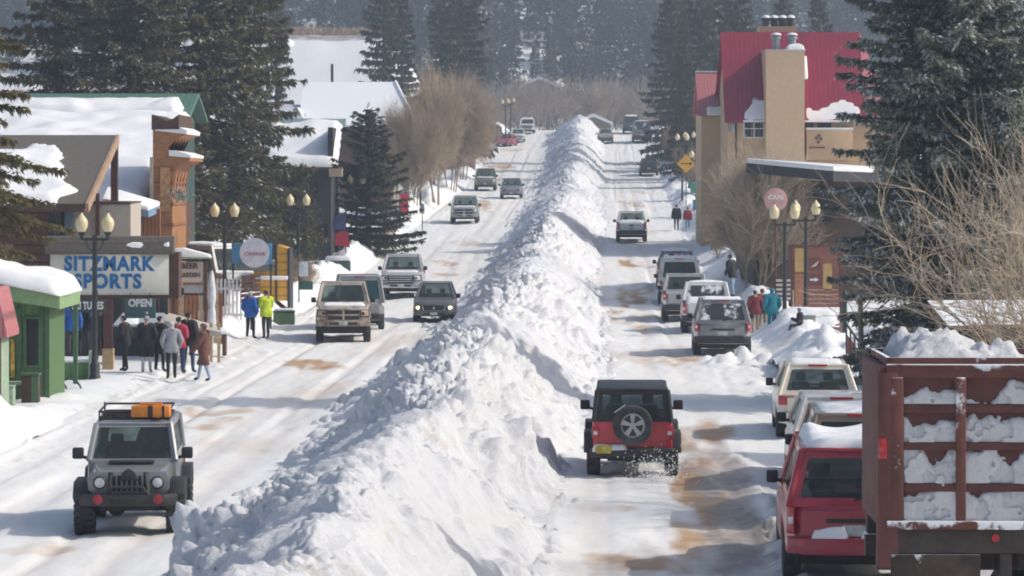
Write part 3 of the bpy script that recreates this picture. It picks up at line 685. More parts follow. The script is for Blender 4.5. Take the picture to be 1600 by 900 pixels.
# ------------------------------------------------------------------ vehicles
def glass_mat(name, tint, film=.10):
    m = bpy.data.materials.new(name); m.use_nodes = True; N, L = m.node_tree.nodes, m.node_tree.links; b = N['Principled BSDF']
    b.inputs['Base Color'].default_value = (.03, .04, .042, 1); b.inputs['Roughness'].default_value = .05
    tr = N.new('ShaderNodeBsdfTransparent'); tr.inputs[0].default_value = (*tint, 1); mx = N.new('ShaderNodeMixShader'); tc = N.new('ShaderNodeTexCoord')
    n = N.new('ShaderNodeTexNoise'); n.inputs['Scale'].default_value = 2.2; n.inputs['Detail'].default_value = 6; L.new(tc.outputs['Object'], n.inputs['Vector'])
    r = N.new('ShaderNodeMapRange'); r.inputs[1].default_value = .4; r.inputs[2].default_value = .75; r.inputs[3].default_value = .86; r.inputs[4].default_value = .55; L.new(n.outputs[0], r.inputs[0])
    d = N.new('ShaderNodeBsdfDiffuse'); d.inputs[0].default_value = (.45, .48, .5, 1); m2 = N.new('ShaderNodeMixShader'); m2.inputs[0].default_value = film
    L.new(r.outputs[0], mx.inputs[0]); L.new(b.outputs[0], mx.inputs[1]); L.new(tr.outputs[0], mx.inputs[2]); L.new(mx.outputs[0], m2.inputs[1]); L.new(d.outputs[0], m2.inputs[2]); L.new(m2.outputs[0], N['Material Output'].inputs['Surface']); return m
GLASS = glass_mat('car_glass', (.74, .80, .79), .035); SEAT = mat('seat_fabric', (.05, .05, .052), .9)
def shell(pm, P, faces, root, name='cabin', lip=.035):
    m = MB()
    for q, wins, (v0, v1) in faces:
        q = [Vector(p) for p in q]
        def A(u, v): return (q[0] * (1 - u) + q[1] * u) * (1 - v) + (q[3] * (1 - u) + q[2] * u) * v
        cuts = [0.]
        for a, c in sorted(wins): cuts += [a, c]
        cuts.append(1.)
        for i in range(len(cuts) - 1):
            a, c = cuts[i], cuts[i + 1]
            for b, t in (((0, v0), (v1, 1)) if i % 2 else ((0, 1),)): m.add([A(a, b), A(c, b), A(c, t), A(a, t)], [(0, 1, 2, 3)])
    for i in range(4): m.tube([Vector(P[i]), Vector(P[i + 4])], .05, 7)
    T = [Vector(p) for p in P[4:8]]; c = sum(T, Vector()) / 4
    T = [p + (p - c).normalized() * .03 for p in T]
    m.hexa([p + Vector((0, 0, -.03)) for p in T] + [p + Vector((0, 0, lip)) for p in T], 0, .05, 3)
    return m.build(name, pm, root)
def interior(root, zb, yf, ys, w, y_rear=None):
    for s in (-1, 1):
        st = MB(); x = s * w * .48
        st.hexa([(x - .23, ys - .12, zb - .5), (x + .23, ys - .12, zb - .5), (x + .23, ys + .02, zb - .5), (x - .23, ys + .02, zb - .5), (x - .20, ys - .28, zb + .18), (x + .20, ys - .28, zb + .18), (x + .20, ys - .16, zb + .18), (x - .20, ys - .16, zb + .18)], 0, .04)
        st.box(x - .12, x + .12, ys - .30, ys - .20, zb + .20, zb + .40, 0, .04); st.build('seat', SEAT, root)
    if y_rear is not None: MB().box(-w * .8, w * .8, y_rear - .12, y_rear + .05, zb - .4, zb + .16, 0, .05).build('rear_bench', SEAT, root)
    d = MB().box(-w * .85, w * .85, yf - .42, yf - .12, zb - .3, zb + .03, 0, .03); d.lathe([(.16, 0), (.185, .015), (.16, .03)], (-w * .48, yf - .56, zb + .08), (0, -1, .35), 14, caps=False); d.build('dashboard', DARKIN, root)
GLASS_SNOW = mat('dusty_glass', (.05, .055, .06), .25, var=.2, snow=.42, snowscale=2.0)
TYRE = mat('tyre_rubber', (.022, .022, .023), .85, var=.25, scale=9, bump=.3, dirt=.25, dirtc=(.33, .33, .34)); RIM = mat('rim_alloy', (.42, .42, .43), .35, metal=.7, var=.1); RIMD = mat('rim_dark', (.06, .06, .065), .4, metal=.4)
BLACKP = mat('black_plastic', (.024, .024, .026), .6, var=.2); UNDER = mat('underbody', (.03, .028, .026), .9, var=.3)
CHROME = mat('chrome', (.5, .5, .52), .22, metal=.85, var=.1); LENS = mat('headlamp_lens', (.62, .63, .64), .1, var=.05, coat=.5); RED = mat('tail_lens', (.42, .018, .02), .2, var=.15, coat=.4)
AMBER = mat('amber_lens', (.6, .22, .03), .3); PLATE = mat('number_plate', (.45, .47, .45), .5, var=.3, scale=14); DARKIN = mat('dark_interior', (.012, .012, .014), .8)
GRILLE = mat('dark_grille', (.02, .02, .022), .45, wave=('Z', 6, .4))
LIT = mat('lit_headlamp', (1, .78, .45), .3, emit=2.2)
def paint(name, c, dirt=.5, dirtc=(.30, .25, .20), **k): return mat('paint_' + name, c, .32, var=.06, coat=.5, dirt=dirt, dirtc=dirtc, **k)

def profile_body(mb, prof, w, rnd=.05, taper=.10, bulge=.10, zb=.8, tumble=.03, mi=0):
    pr = np.array(prof, float); n = len(pr); L0, L1 = pr[:, 0].min(), pr[:, 0].max(); mid, half = (L0 + L1) / 2, (L1 - L0) / 2
    a = 0.5 * np.sum(pr[:, 0] * np.roll(pr[:, 1], -1) - np.roll(pr[:, 0], -1) * pr[:, 1]); sg = 1 if a > 0 else -1
    e = np.roll(pr, -1, 0) - pr; e /= np.linalg.norm(e, axis=1, keepdims=True) + 1e-9; nn = np.stack([-e[:, 1], e[:, 0]], -1) * sg
    nv = nn + np.roll(nn, 1, 0); nv /= np.linalg.norm(nv, axis=1, keepdims=True) + 1e-9
    fr = [-1, -.965, -.8, -.4, 0, .4, .8, .965, 1]; vs = []
    for x in fr:
        q = pr + nv * (rnd if abs(x) == 1 else (rnd * .25 if abs(x) > .95 else 0))
        for (y, z) in q:
            s = (y - mid) / half; tp = 1 - taper * max(0, abs(s) - .55) ** 2 / .2 - tumble * max(0, z - zb)
            yy = y - bulge * (x * x) * (1 if s > 0 else -1) * max(0, abs(s) - .4) / .6
            vs.append((x * w / 2 * tp, yy, z))
    fs = []
    for i in range(len(fr) - 1):
        for k in range(n): fs.append((i * n + k, i * n + (k + 1) % n, (i + 1) * n + (k + 1) % n, (i + 1) * n + k))
    fs += [tuple(range(n)), tuple((len(fr) - 1) * n + k for k in range(n))[::-1]]
    mb.add(vs, fs, mi)
_wheel = {}
def wheel_meshes(r, w, rim='alloy', chunky=False):
    k = (round(r, 2), round(w, 2), rim, chunky)
    if k in _wheel: return _wheel[k]
    t = MB(); b = w / 2
    t.lathe([(r * .60, -b * .9), (r * .80, -b), (r * .95, -b * .92), (r, -b * .70), (r, b * .70), (r * .95, b * .92), (r * .80, b), (r * .60, b * .9), (r * .58, 0)], axis=(1, 0, 0), n=30, caps=False)
    if chunky:
        for i in range(24):
            a = 2 * math.pi * i / 24; c, s = math.cos(a), math.sin(a)
            for sx in (-1, 1):
                a2 = a + (.13 if sx > 0 else 0); c, s = math.cos(a2), math.sin(a2)
                t.bar((sx * b * .30, c * r * 1.01, s * r * 1.01), (sx * b * 1.02, c * r * .985, s * r * .985), .075, .05, up=(0, c, s))
    m = MB()
    for sx in (1, -1):
        m.lathe([(r * .60, sx * b * .80), (r * .55, sx * b * .86), (r * .52, sx * b * .45), (r * .05, sx * b * .4)], axis=(1, 0, 0), n=24, mi=1, caps=False)
        m.lathe([(.001, sx * b * .82), (r * .13, sx * b * .8), (r * .14, sx * b * .4)], axis=(1, 0, 0), n=10)
        m.lathe([(r * .62, sx * b * .80), (r * .61, sx * b * .88), (r * .54, sx * b * .84), (r * .52, sx * b * .70)], axis=(1, 0, 0), n=24, mi=0, caps=False)
        for i in range(5):
            a = 2 * math.pi * i / 5 + .3
            for o in (-.13, .13):
                m.bar((sx * b * .72, math.cos(a) * r * .10, math.sin(a) * r * .10), (sx * b * .70, math.cos(a + o) * r * .55, math.sin(a + o) * r * .55), r * .13, .035, up=(1, 0, 0))
    _wheel[k] = (t.mesh('wheel', TYRE), m.mesh('rim', [RIM if rim == 'alloy' else RIMD, RIMD])); return _wheel[k]
def add_wheel(root, x, y, r, w, rim='alloy', chunky=False, steer=0):
    a, b = wheel_meshes(r, w, rim, chunky); o = link('wheel', a, root, (x, y, r)); o.rotation_euler = (0, 0, steer); link('rim', b, o); return o

SPEC = dict(
    pickup=dict(L=5.75, W=2.0, zs=.48, belt=1.22, rear=1.22, hood=1.20, nose=1.07, cowl=1.15, roof=1.93, gh=(-.85, -.60, .35, 1.10), wr=.40, ww=.27, wy=(-1.85, 1.85), wb=1.86, wrf=1.52, pil=(.52,)),
    suv=dict(L=4.85, W=1.93, zs=.38, belt=1.08, rear=1.08, hood=1.05, nose=.86, cowl=1.0, roof=1.72, gh=(-2.28, -1.95, .15, 1.08), wr=.36, ww=.24, wy=(-1.40, 1.45), wb=1.80, wrf=1.36, pil=(.36, .68)),
    bigsuv=dict(L=5.3, W=2.02, zs=.45, belt=1.17, rear=1.17, hood=1.16, nose=.98, cowl=1.15, roof=1.93, gh=(-2.55, -2.32, .40, 1.15), wr=.40, ww=.27, wy=(-1.55, 1.65), wb=1.88, wrf=1.48, pil=(.36, .68)),
    cross=dict(L=4.55, W=1.84, zs=.30, belt=1.0, rear=1.02, hood=.96, nose=.76, cowl=.95, roof=1.62, gh=(-2.10, -1.65, .0, .98), wr=.345, ww=.23, wy=(-1.32, 1.38), wb=1.68, wrf=1.24, pil=(.36, .68)),
    sedan=dict(L=4.7, W=1.82, zs=.26, belt=.93, rear=.96, hood=.88, nose=.66, cowl=.95, roof=1.45, gh=(-1.60, -1.0, -.05, .95), wr=.32, ww=.21, wy=(-1.38, 1.40), wb=1.64, wrf=1.16, pil=(.5,)),
    van=dict(L=5.5, W=2.0, zs=.40, belt=1.12, rear=1.12, hood=1.12, nose=.88, cowl=1.75, roof=2.12, gh=(-2.62, -2.45, 1.0, 1.75), wr=.36, ww=.24, wy=(-1.65, 1.80), wb=1.92, wrf=1.60, pil=(.38, .70)))
GRP = {'park_r': 'vehicles parked along the kerb', 'drive': 'vehicles driving on the snowy street', 'park_l': 'vehicles parked beside the oncoming lane', 'far': 'vehicles at the far end of the street'}

def vehicle(kind, name, label, cat, loc, face, pm, group=None, scale=1., yaw=0., roof_snow=0., glass=None, lit=False, trim=CHROME, chrome_bumper=False, grille='bar', hood_snow=0., plate=True, tail='tall', tail_high=False,
            rack=False, lift=0., bed='closed', win_snow=False, lamp=LENS, rim='alloy', detail=True, bumper_snow=False, body_bumper=False):
    S = dict(SPEC[kind]); L, W = S['L'], S['W']; h = L / 2
    va = math.atan2(loc[0], loc[1]); th = va - (va - ROADA) * .62
    root = thing(name, label, cat, loc, -th + (math.pi if face == 'toward' else 0) + yaw, group); root.scale = (scale,) * 3
    zs, belt, rear, hood, nose = (S[k] + lift for k in ('zs', 'belt', 'rear', 'hood', 'nose')); roof = S['roof'] + lift; wr = S['wr'] + lift * .35
    ra = wr + .08
    prof = [(-h + .04, zs), (-h, zs + .14), (-h - .0, rear - .16), (-h + .05, rear - .02), (-h + .12, rear), (S['cowl'] - .05, belt), (S['cowl'] + .1, belt - .01), (h - .75, hood - .01), (h - .28, (hood + nose) / 2 + .03), (h - .06, nose - .04), (h, nose - .2), (h, zs + .16), (h - .07, zs)]
    for yw in S['wy'][::-1]:
        a0 = math.asin(max(-1, min(1, (zs - wr) / ra)))
        for t in np.linspace(a0, math.pi - a0, 9): prof.append((yw + ra * math.cos(t), wr + ra * math.sin(t)))
    b = MB(); profile_body(b, prof, W, .06, .16, .12, .75 + lift, .03)
    b.box(-W * .40, W * .40, -h + .25, h - .25, wr * .75, zs + .12, 1)
    for yw in S['wy']: b.tube([(-W * .4, yw, wr), (W * .4, yw, wr)], .06, 6, 1)
    b.build('body', [pm, UNDER], root, sharp=32)
    g0, g1, g2, g3 = S['gh']; wb, wt = S['wb'] / 2, S['wrf'] / 2; zb = belt - .03
    P = [(-wb, g0, zb), (wb, g0, zb), (wb, g3, zb), (-wb, g3, zb), (-wt, g1, roof), (wt, g1, roof), (wt, g2, roof - .02), (-wt, g2, roof - .02)]
    qr = [P[0], P[1], P[5], P[4]]; qf = [P[2], P[3], P[7], P[6]]; ql = [P[3], P[0], P[4], P[7]]; qR = [P[1], P[2], P[6], P[5]]
    gm = glass or GLASS
    MB().panel(qf, .06, .94, .10, .90, .006, .03, .10).build('windshield', gm, root)
    MB().panel(qr, .08, .92, .16, .86, .006, .03, .14).build('rear_window', GLASS_SNOW if win_snow else gm, root)
    cuts = [.05, *S['pil'], .95]; WS = [(a, c - .03) for a, c in zip(cuts[:-1], cuts[1:])]
    shell(pm, P, [(qf, [(.06, .94)], (.10, .90)), (qr, [(.08, .92)], (.16, .86)), (qR, WS, (.14, .86)), (ql, [(1 - c, 1 - a) for a, c in WS], (.14, .86))], root)
    if detail: interior(root, zb, g3, (g2 + g3) / 2 - .55, wt, g0 + .55 if kind != 'pickup' else None)
    for q, rev in ((qR, False), (ql, True)):
        for a, c in zip(cuts[:-1], cuts[1:]):
            u0, u1 = (a, c - .03) if not rev else (1 - c + .03, 1 - a)
            MB().panel(q, u0, u1, .14, .86, .006, .02, .12).build('side_window', gm, root)
    for yw in S['wy']:
        for sx in (-1, 1): add_wheel(root, sx * (W / 2 - S['ww'] / 2 - .01), yw, wr, S['ww'], rim)
    for sx in (-1, 1):
        m = MB().box(sx * (W / 2 + .08) - .09, sx * (W / 2 + .08) + .09, S['cowl'] - .42, S['cowl'] - .30, belt + .0, belt + .19, 0, .03)
        m.bar((sx * W * .46, S['cowl'] - .36, belt + .03), (sx * (W / 2 + .03), S['cowl'] - .36, belt + .05), .07, .05)
        m.build('side_mirror', BLACKP, root)
        # front lamps
        big = kind in ('pickup', 'bigsuv', 'van'); x0, x1 = sorted((sx * W * .30, sx * W * .475)); yb = h - .04; zt = nose - .03; hh = .27 if big else .19
        lm = MB(); inn = [(x0, x1), (x1, x0)][sx < 0]
        def lampbox(e, mi, zz0, zz1, y1, y2):
            a, c = inn[0] + sx * e, inn[1] - sx * e
            q = [(a, h - .4, zz0), (c, h - .4, zz0), (c, y2, zz0), (a, y1, zz0), (a, h - .4, zz1), (c, h - .4, zz1), (c, y2 - .02, zz1), (a, y1 - .02, zz1)]; lm.hexa(q, mi, .015)
        lampbox(0, 2, zt - hh, zt, yb + .045, yb - .14); lampbox(.035, 0, zt - hh + .035, zt - .03, yb + .055, yb - .12)
        lm.lathe([(.06, 0), (.055, .012), (.02, .02)], (sx * W * .355, yb + .035, zt - hh * .5), (0, 1, 0), 12, 2)
        if lit: lm.lathe([(.075, 0), (.07, .05), (.03, .07)], (sx * W * .37, yb + .02, zt - .09), (0, 1, 0), 12, 1)
        lm.build('headlight', [lamp, LIT, BLACKP], root)
        # tail lamps
        if tail == 'tall': z0, z1, wx = rear - .42, rear - .02, .11
        elif tail == 'wide': z0, z1, wx = rear - .26, rear - .06, .36
        else: z0, z1, wx = rear - .3, rear + .05, .13
        if tail_high: z0, z1 = belt + .25, roof - .20
        xo = W / 2 * (.955 if not tail_high else .84)
        a, c = sorted((sx * xo, sx * (xo - wx)))
        yt = -h + (.02 if not tail_high else .30)
        TLB = MB().hexa([(a, yt + (.14 if sx < 0 else .0), z0), (c, yt + (.0 if sx < 0 else .14), z0), (c, yt + .3, z0), (a, yt + .3, z0), (a, yt + (.15 if sx < 0 else .01), z1), (c, yt + (.01 if sx < 0 else .15), z1), (c, yt + .3, z1), (a, yt + .3, z1)], 0, .015)
        tl = MB(); tl.v, tl.f, tl.m = TLB.v, TLB.f, TLB.m
        if tail in ('tall', 'mid'): cxl = (a + c) / 2; tl.box(cxl - .035, cxl + .035, yt - .012, yt + .2, z0 + (z1 - z0) * .38, z0 + (z1 - z0) * .62, 1, .01)
        tl.build('tail_light', [RED, LENS], root)
    # nose
    gl = MB()
    gh_ = .40 if kind in ('pickup', 'bigsuv') else .30; gt = nose - .02; gw = W * .285
    gl.box(-gw, gw, h - .22, h + .025, gt - gh_, gt, 1, .03)
    if grille == 'bar':
        for q in (.25, .5, .75): gl.box(-gw + .03, gw - .03, h - .1, h + .045, gt - gh_ * q - .028, gt - gh_ * q + .02, 0, .01)
        gl.box(-gw, gw, h - .1, h + .04, gt - .035, gt + .012, 0, .01)
    elif grille == 'cross':
        gl.box(-.04, .04, h - .1, h + .05, gt - gh_, gt, 0, .01); gl.box(-gw, gw, h - .1, h + .047, gt - gh_ * .5 - .03, gt - gh_ * .5 + .03, 0, .01)
        gl.box(-gw - .03, gw + .03, h - .1, h + .043, gt - .03, gt + .03, 0, .01); gl.box(-gw - .03, gw + .03, h - .1, h + .043, gt - gh_ - .03, gt - gh_ + .03, 0, .01)
    else:
        gl.prism([(-gw, gt - .02), (-gw * .8, gt - gh_), (0, gt - gh_ - .05), (gw * .8, gt - gh_), (gw, gt - .02), (gw * .93, gt - .02), (gw * .74, gt - gh_ + .05), (0, gt - gh_), (-gw * .74, gt - gh_ + .05), (-gw * .93, gt - .02)], 'y', h - .05, h + .05, 0); gl.lathe([(.06, 0), (.05, .02)], (0, h + .02, gt - .12), (0, 1, 0), 12, 0)
    gl.build('grille', [trim, GRILLE], root)
    truck = kind == 'pickup'
    fb = MB().prism([(-W * .485, h - .35), (W * .485, h - .35), (W * .47, h - .06), (W * .3, h + .07), (-W * .3, h + .07), (-W * .47, h - .06)], 'z', zs - (.04 if truck else -.04), zs + (.17 if truck else .24), 0, .03)
    fb.box(-W * .25, W * .25, h - .1, h + .075, zs + .02, zs + .11, 1); fb.build('front_bumper', [CHROME if chrome_bumper else pm, BLACKP], root)
    rb = MB().prism([(-W * .485, -h + .3), (W * .485, -h + .3), (W * .475, -h + .02), (W * .36, -h - .09), (-W * .36, -h - .09), (-W * .475, -h + .02)], 'z', zs + .03, zs + .26, 0, .03)
    rb.build('rear_bumper', CHROME if chrome_bumper else (pm if body_bumper else BLACKP), root)
    if face == 'away' and detail:
        MB().box(-.17, .17, -h - .02, -h + .02, rear - .44, rear - .28, 0, .008).build('license_plate', PLATE, root)
        t = MB()
        if truck:
            t.panel([(-W * .36, -h, zs + .32), (W * .36, -h, zs + .32), (W * .36, -h + .005, rear - .04), (-W * .36, -h + .005, rear - .04)], off=.012, th=.02, ch=.06); t.box(-.14, .14, -h - .03, -h + .02, rear - .2, rear - .12, 1, .01)
        else:
            t.panel([(-W * .37, -h, zs + .30), (W * .37, -h, zs + .30), (W * .37, -h + .005, rear - .08), (-W * .37, -h + .005, rear - .08)], off=.010, th=.02, ch=.08)
            MB().bar((0, g0 - .03, zb + .10), (.32, g0 + .03, zb + .18), .02, .03).build('rear_wiper', BLACKP, root); t.box(-W * .2, W * .2, -h - .03, -h + .0, rear - .25, rear - .19, 1, .01); MB().box(-.22, .22, g1 - .06, g1 + .02, roof - .02, roof + .025, 0, .01).build('brake_light', RED, root)
        t.build('tailgate', [pm, BLACKP], root)
    elif detail:
        MB().box(-.15, .15, h + .06, h + .09, zs + .02, zs + .14, 0, .008).build('license_plate', PLATE, root)
        wp = MB()
        for x in (-.42, .18): wp.bar((x, g3 + .03, zb + .07), (x + .42, g3 - (g3 - g2) * .28 + .03, zb + (roof - zb) * .30 + .02), .015, .015)
        wp.build('wiper', BLACKP, root)
    if truck and bed != 'none':
        bd = MB()
        for sx in (-1, 1): bd.box(sx * W * .445 - .05, sx * W * .445 + .05, -h + .1, g0 - .04, rear - .02, rear + .05, 0, .02)
        bd.build('bed_rail', BLACKP, root)
        if bed == 'snow': snow_slab(None, -W * .42, W * .42, -h + .12, g0 - .06, lambda X, Y: X * 0 + rear, .16, 'bed_snow', SNOW, root, 3, .12, .2)
    if roof_snow:
        ys = (g1 + .02, g2 - .05); snow_slab(None, -wt + .02, wt - .02, ys[0], ys[1], lambda X, Y: X * 0 + roof - .02, roof_snow, 'roof_snow', SNOW, root, int(abs(loc[0]) * 10) % 50, .09, .22)
    if hood_snow: snow_slab(None, -W * .38, W * .38, S['cowl'] + .05, h - .35, lambda X, Y: belt + (hood - belt) * (Y - S['cowl']) / (h - S['cowl']) - .01, hood_snow, 'hood_snow', SNOW, root, 7, .1, .25)
    if bumper_snow:
        for a in (-.62, .08): snow_slab(None, a * W * .5, a * W * .5 + W * .27, -h - .08, -h + .04, lambda X, Y: X * 0 + zs + .25, .16, 'bumper_snow', SNOW, root, 3 + int(a > 0), .05, .06)
    if rack:
        rk = MB()
        for sx in (-1, 1): rk.bar((sx * (wt - .1), g1 + .15, roof + .07), (sx * (wt - .1), g2 - .2, roof + .07), .04, .04)
        for y in (g1 + .4, g2 - .5): rk.bar((-wt + .1, y, roof + .07), (wt - .1, y, roof + .07), .05, .03); [rk.box(sx * (wt - .1) - .03, sx * (wt - .1) + .03, y - .04, y + .04, roof - .02, roof + .07) for sx in (-1, 1)]
        rk.build('roof_rack', BLACKP, root)
    return root

P_WHITE = paint('white', (.74, .74, .72), .38); P_SILVER = paint('silver', (.42, .43, .44), .45); P_DIRTY = paint('muddy_white', (.46, .40, .33), 1.25, (.16, .105, .065)); P_GREY = paint('graphite', (.085, .088, .095), .4, (.2, .18, .16))
P_RED = paint('deep_red', (.36, .022, .045), .2); P_BLACK = paint('black', (.02, .021, .024), .4, (.16, .15, .14)); P_BRONZE = paint('bronze', (.22, .17, .12), .4); P_TEAL = paint('teal_grey', (.16, .20, .21), .4); P_CREAM = paint('cream_white', (.72, .67, .56), .40, (.45, .38, .28))
P_BLUEG = paint('blue_grey', (.16, .19, .23), .4); P_BED = paint('dull_red', (.40, .07, .06), .3); P_DUST = paint('salt_grey', (.17, .175, .185), .9, (.40, .40, .40)); P_VAN = paint('van_grey', (.30, .31, .32), .5)
def at(px, py, dz=0.):
    p = gp(px, py); p.z += .03 + dz; return p
def atY(px, Y, dz=0.): return Vector((PX(px, Y), Y, float(gz(Y)) + .03 + dz))

# parked along the right-hand kerb
def fwd(px, py, L):      # rear bumper at the photo foot point
    p = gp(px, py); Y = p.y + L / 2; return Vector((PX(px, p.y) + .029 * L / 2, Y, float(gz(Y)) + .03))
def rearY(px, Y, L): return Vector((PX(px, Y) + .029 * L / 2, Y + L / 2, float(gz(Y)) + .03))
vehicle('bigsuv', 'parked_suv', 'dark red parked SUV under roof snow, beside the rusty dump truck', 'car', rearY(1343, 46.6, 5.3), 'away', P_RED, GRP['park_r'], roof_snow=.26, tail='tall', scale=1.02, rim='alloy', bumper_snow=True, body_bumper=True)
vehicle('bigsuv', 'parked_suv', 'bronze parked SUV almost hidden between a dark red and a white one', 'car', rearY(1352, 54.0, 5.3), 'away', P_BRONZE, GRP['park_r'], roof_snow=.10, scale=1.0)
vehicle('suv', 'parked_suv', 'white parked SUV with red tail lamp, third from the dump truck along the kerb', 'car', rearY(1322, 60.6, 4.85), 'away', P_WHITE, GRP['park_r'], roof_snow=.05, scale=1.02, tail='mid')
vehicle('suv', 'parked_suv', 'cream white parked SUV with wide tail lamps and snowy rear bumper', 'car', rearY(1283, 72.4, 4.85), 'away', P_CREAM, GRP['park_r'], roof_snow=.10, tail='wide', scale=.98, bumper_snow=True, body_bumper=True)
vehicle('bigsuv', 'parked_suv', 'salt grey parked SUV with snow dusted rear glass near the snow mound', 'car', rearY(1131, 106, 5.3), 'away', P_DUST, GRP['park_r'], roof_snow=.09, tail='mid', scale=.97, win_snow=True)
vehicle('pickup', 'parked_pickup', 'white parked pickup directly behind the salt grey SUV', 'pickup', rearY(1107, 120.5, 5.75), 'away', P_WHITE, GRP['park_r'], roof_snow=.09, bed='snow', scale=.98, win_snow=True)
vehicle('pickup', 'parked_pickup', 'silver parked pickup with dark open bed and red tail lamps', 'pickup', rearY(1073, 130, 5.75), 'away', P_SILVER, GRP['park_r'], bed='open', tail='mid', scale=.98, roof_snow=.05)
vehicle('van', 'parked_van', 'tall white parked van with big rear window, kerbside', 'van', rearY(1063, 145, 5.5), 'away', paint('grey_white', (.5, .5, .5), .6), GRP['park_r'], roof_snow=.10, scale=.98)
vehicle('suv', 'parked_suv', 'farthest of the kerbside row, dark SUV with snow heaped on its back', 'car', rearY(1058, 160, 4.85), 'away', P_BLUEG, GRP['park_r'], roof_snow=.16, win_snow=True, scale=1.05)
# driving away
vehicle('pickup', 'pickup_truck', 'white tailed pickup driving away alone in the sanded lane', 'pickup', fwd(987, 382, 5.75), 'away', P_WHITE, GRP['drive'], roof_snow=.05, bed='snow')
vehicle('suv', 'small_suv', 'pale SUV driving away next to the far end of the snow ridge', 'car', fwd(946, 226, 4.8), 'away', P_SILVER, GRP['drive'])
vehicle('suv', 'small_suv', 'black SUV waiting below the yellow diamond sign', 'car', fwd(1014, 277, 4.8), 'away', P_BLACK, GRP['park_r'], scale=1.0)
vehicle('cross', 'white_car', 'white car parked across the slope behind the yellow diamond sign', 'car', at(1052, 268), 'away', P_WHITE, GRP['park_r'], yaw=R(-70), roof_snow=.12)
vehicle('van', 'far_van', 'dark van with pale rear panel parked at the top of the street', 'van', fwd(1003, 225, 5.5), 'away', P_BLUEG, GRP['far'], roof_snow=.1, scale=1.2, win_snow=True)
vehicle('bigsuv', 'far_suv', 'dark snow topped SUV behind the van at the top of the street', 'car', atY(986, 412), 'away', P_GREY, GRP['far'], roof_snow=.2, scale=1.1)
# oncoming
def front(px, py, L):
    p = gp(px, py); Y = p.y + L / 2; return Vector((PX(px, p.y) + .029 * L / 2, Y, float(gz(Y)) + .03))
vehicle('pickup', 'pickup_truck', 'mud splashed white pickup parked beside a grey van', 'pickup', front(526, 538, 5.75), 'toward', P_DIRTY, GRP['park_l'], lift=.16, grille='cross', trim=P_DIRTY, hood_snow=.05, scale=1.0, yaw=R(3), rim='dark', lamp=mat('dirty_lens', (.42, .30, .22), .3))
vehicle('van', 'shuttle_van', 'grey van with rounded roof and high red lamps behind the muddy pickup', 'van', atY(560, 126), 'away', P_VAN, GRP['park_l'], tail_high=True, scale=.98, yaw=R(4), glass=mat('teal_glass', (.02, .06, .065), .1))
vehicle('pickup', 'pickup_truck', 'silver pickup with chrome grille driving towards the muddy pickup', 'pickup', front(624, 469, 5.75), 'toward', P_SILVER, GRP['drive'], grille='bar', chrome_bumper=True, scale=1.0, hood_snow=.03, lift=.05)
vehicle('cross', 'small_car', 'dark grey car with both headlamps lit beside the snow ridge', 'car', front(676, 506, 4.55), 'toward', P_GREY, GRP['drive'], lit=True, grille='shield', scale=.95)
vehicle('pickup', 'parked_pickup', 'pale pickup parked off the street under the bushy spruce', 'pickup', atY(588, 197, .1), 'away', P_SILVER, GRP['park_l'], yaw=R(-3), bed='snow', scale=.98)
vehicle('pickup', 'pickup_truck', 'dark nosed white pickup coming down, lowest of the three upper oncoming cars', 'pickup', front(724, 352, 5.75), 'toward', paint('grey_green', (.36, .37, .36), .8, (.13, .12, .11)), GRP['drive'], grille='cross', hood_snow=.04)
vehicle('bigsuv', 'dark_suv', 'olive grey SUV coming down, higher than the other two oncoming cars', 'car', front(757, 300, 5.3), 'toward', paint('olive', (.14, .14, .11), .5), GRP['drive'], hood_snow=.05, lift=.1)
vehicle('suv', 'dark_suv', 'blue grey SUV coming down close to the snow ridge', 'car', front(798, 312, 4.85), 'toward', P_BLUEG, GRP['drive'], grille='bar')
vehicle('van', 'far_van', 'dark van parked beside a red car at the top of the street', 'van', atY(772, 388), 'toward', P_GREY, GRP['far'], roof_snow=.12)
vehicle('sedan', 'far_car', 'red car parked at the top of the street', 'car', atY(792, 383), 'toward', P_RED, GRP['far'], yaw=R(-12), roof_snow=.05)
vehicle('cross', 'far_car', 'white car parked beside the red car at the top of the street', 'car', atY(809, 392), 'toward', P_WHITE, GRP['far'])
vehicle('pickup', 'far_pickup', 'white pickup cresting the rise at the street end', 'pickup', atY(824, 411), 'toward', P_WHITE, GRP['far'], roof_snow=.2)
vehicle('van', 'camper_van', 'white camper van partly hidden behind the menu sign', 'van', atY(342, 138, .6), 'toward', P_WHITE, GRP['park_l'], yaw=R(30), scale=1.1, roof_snow=.12)

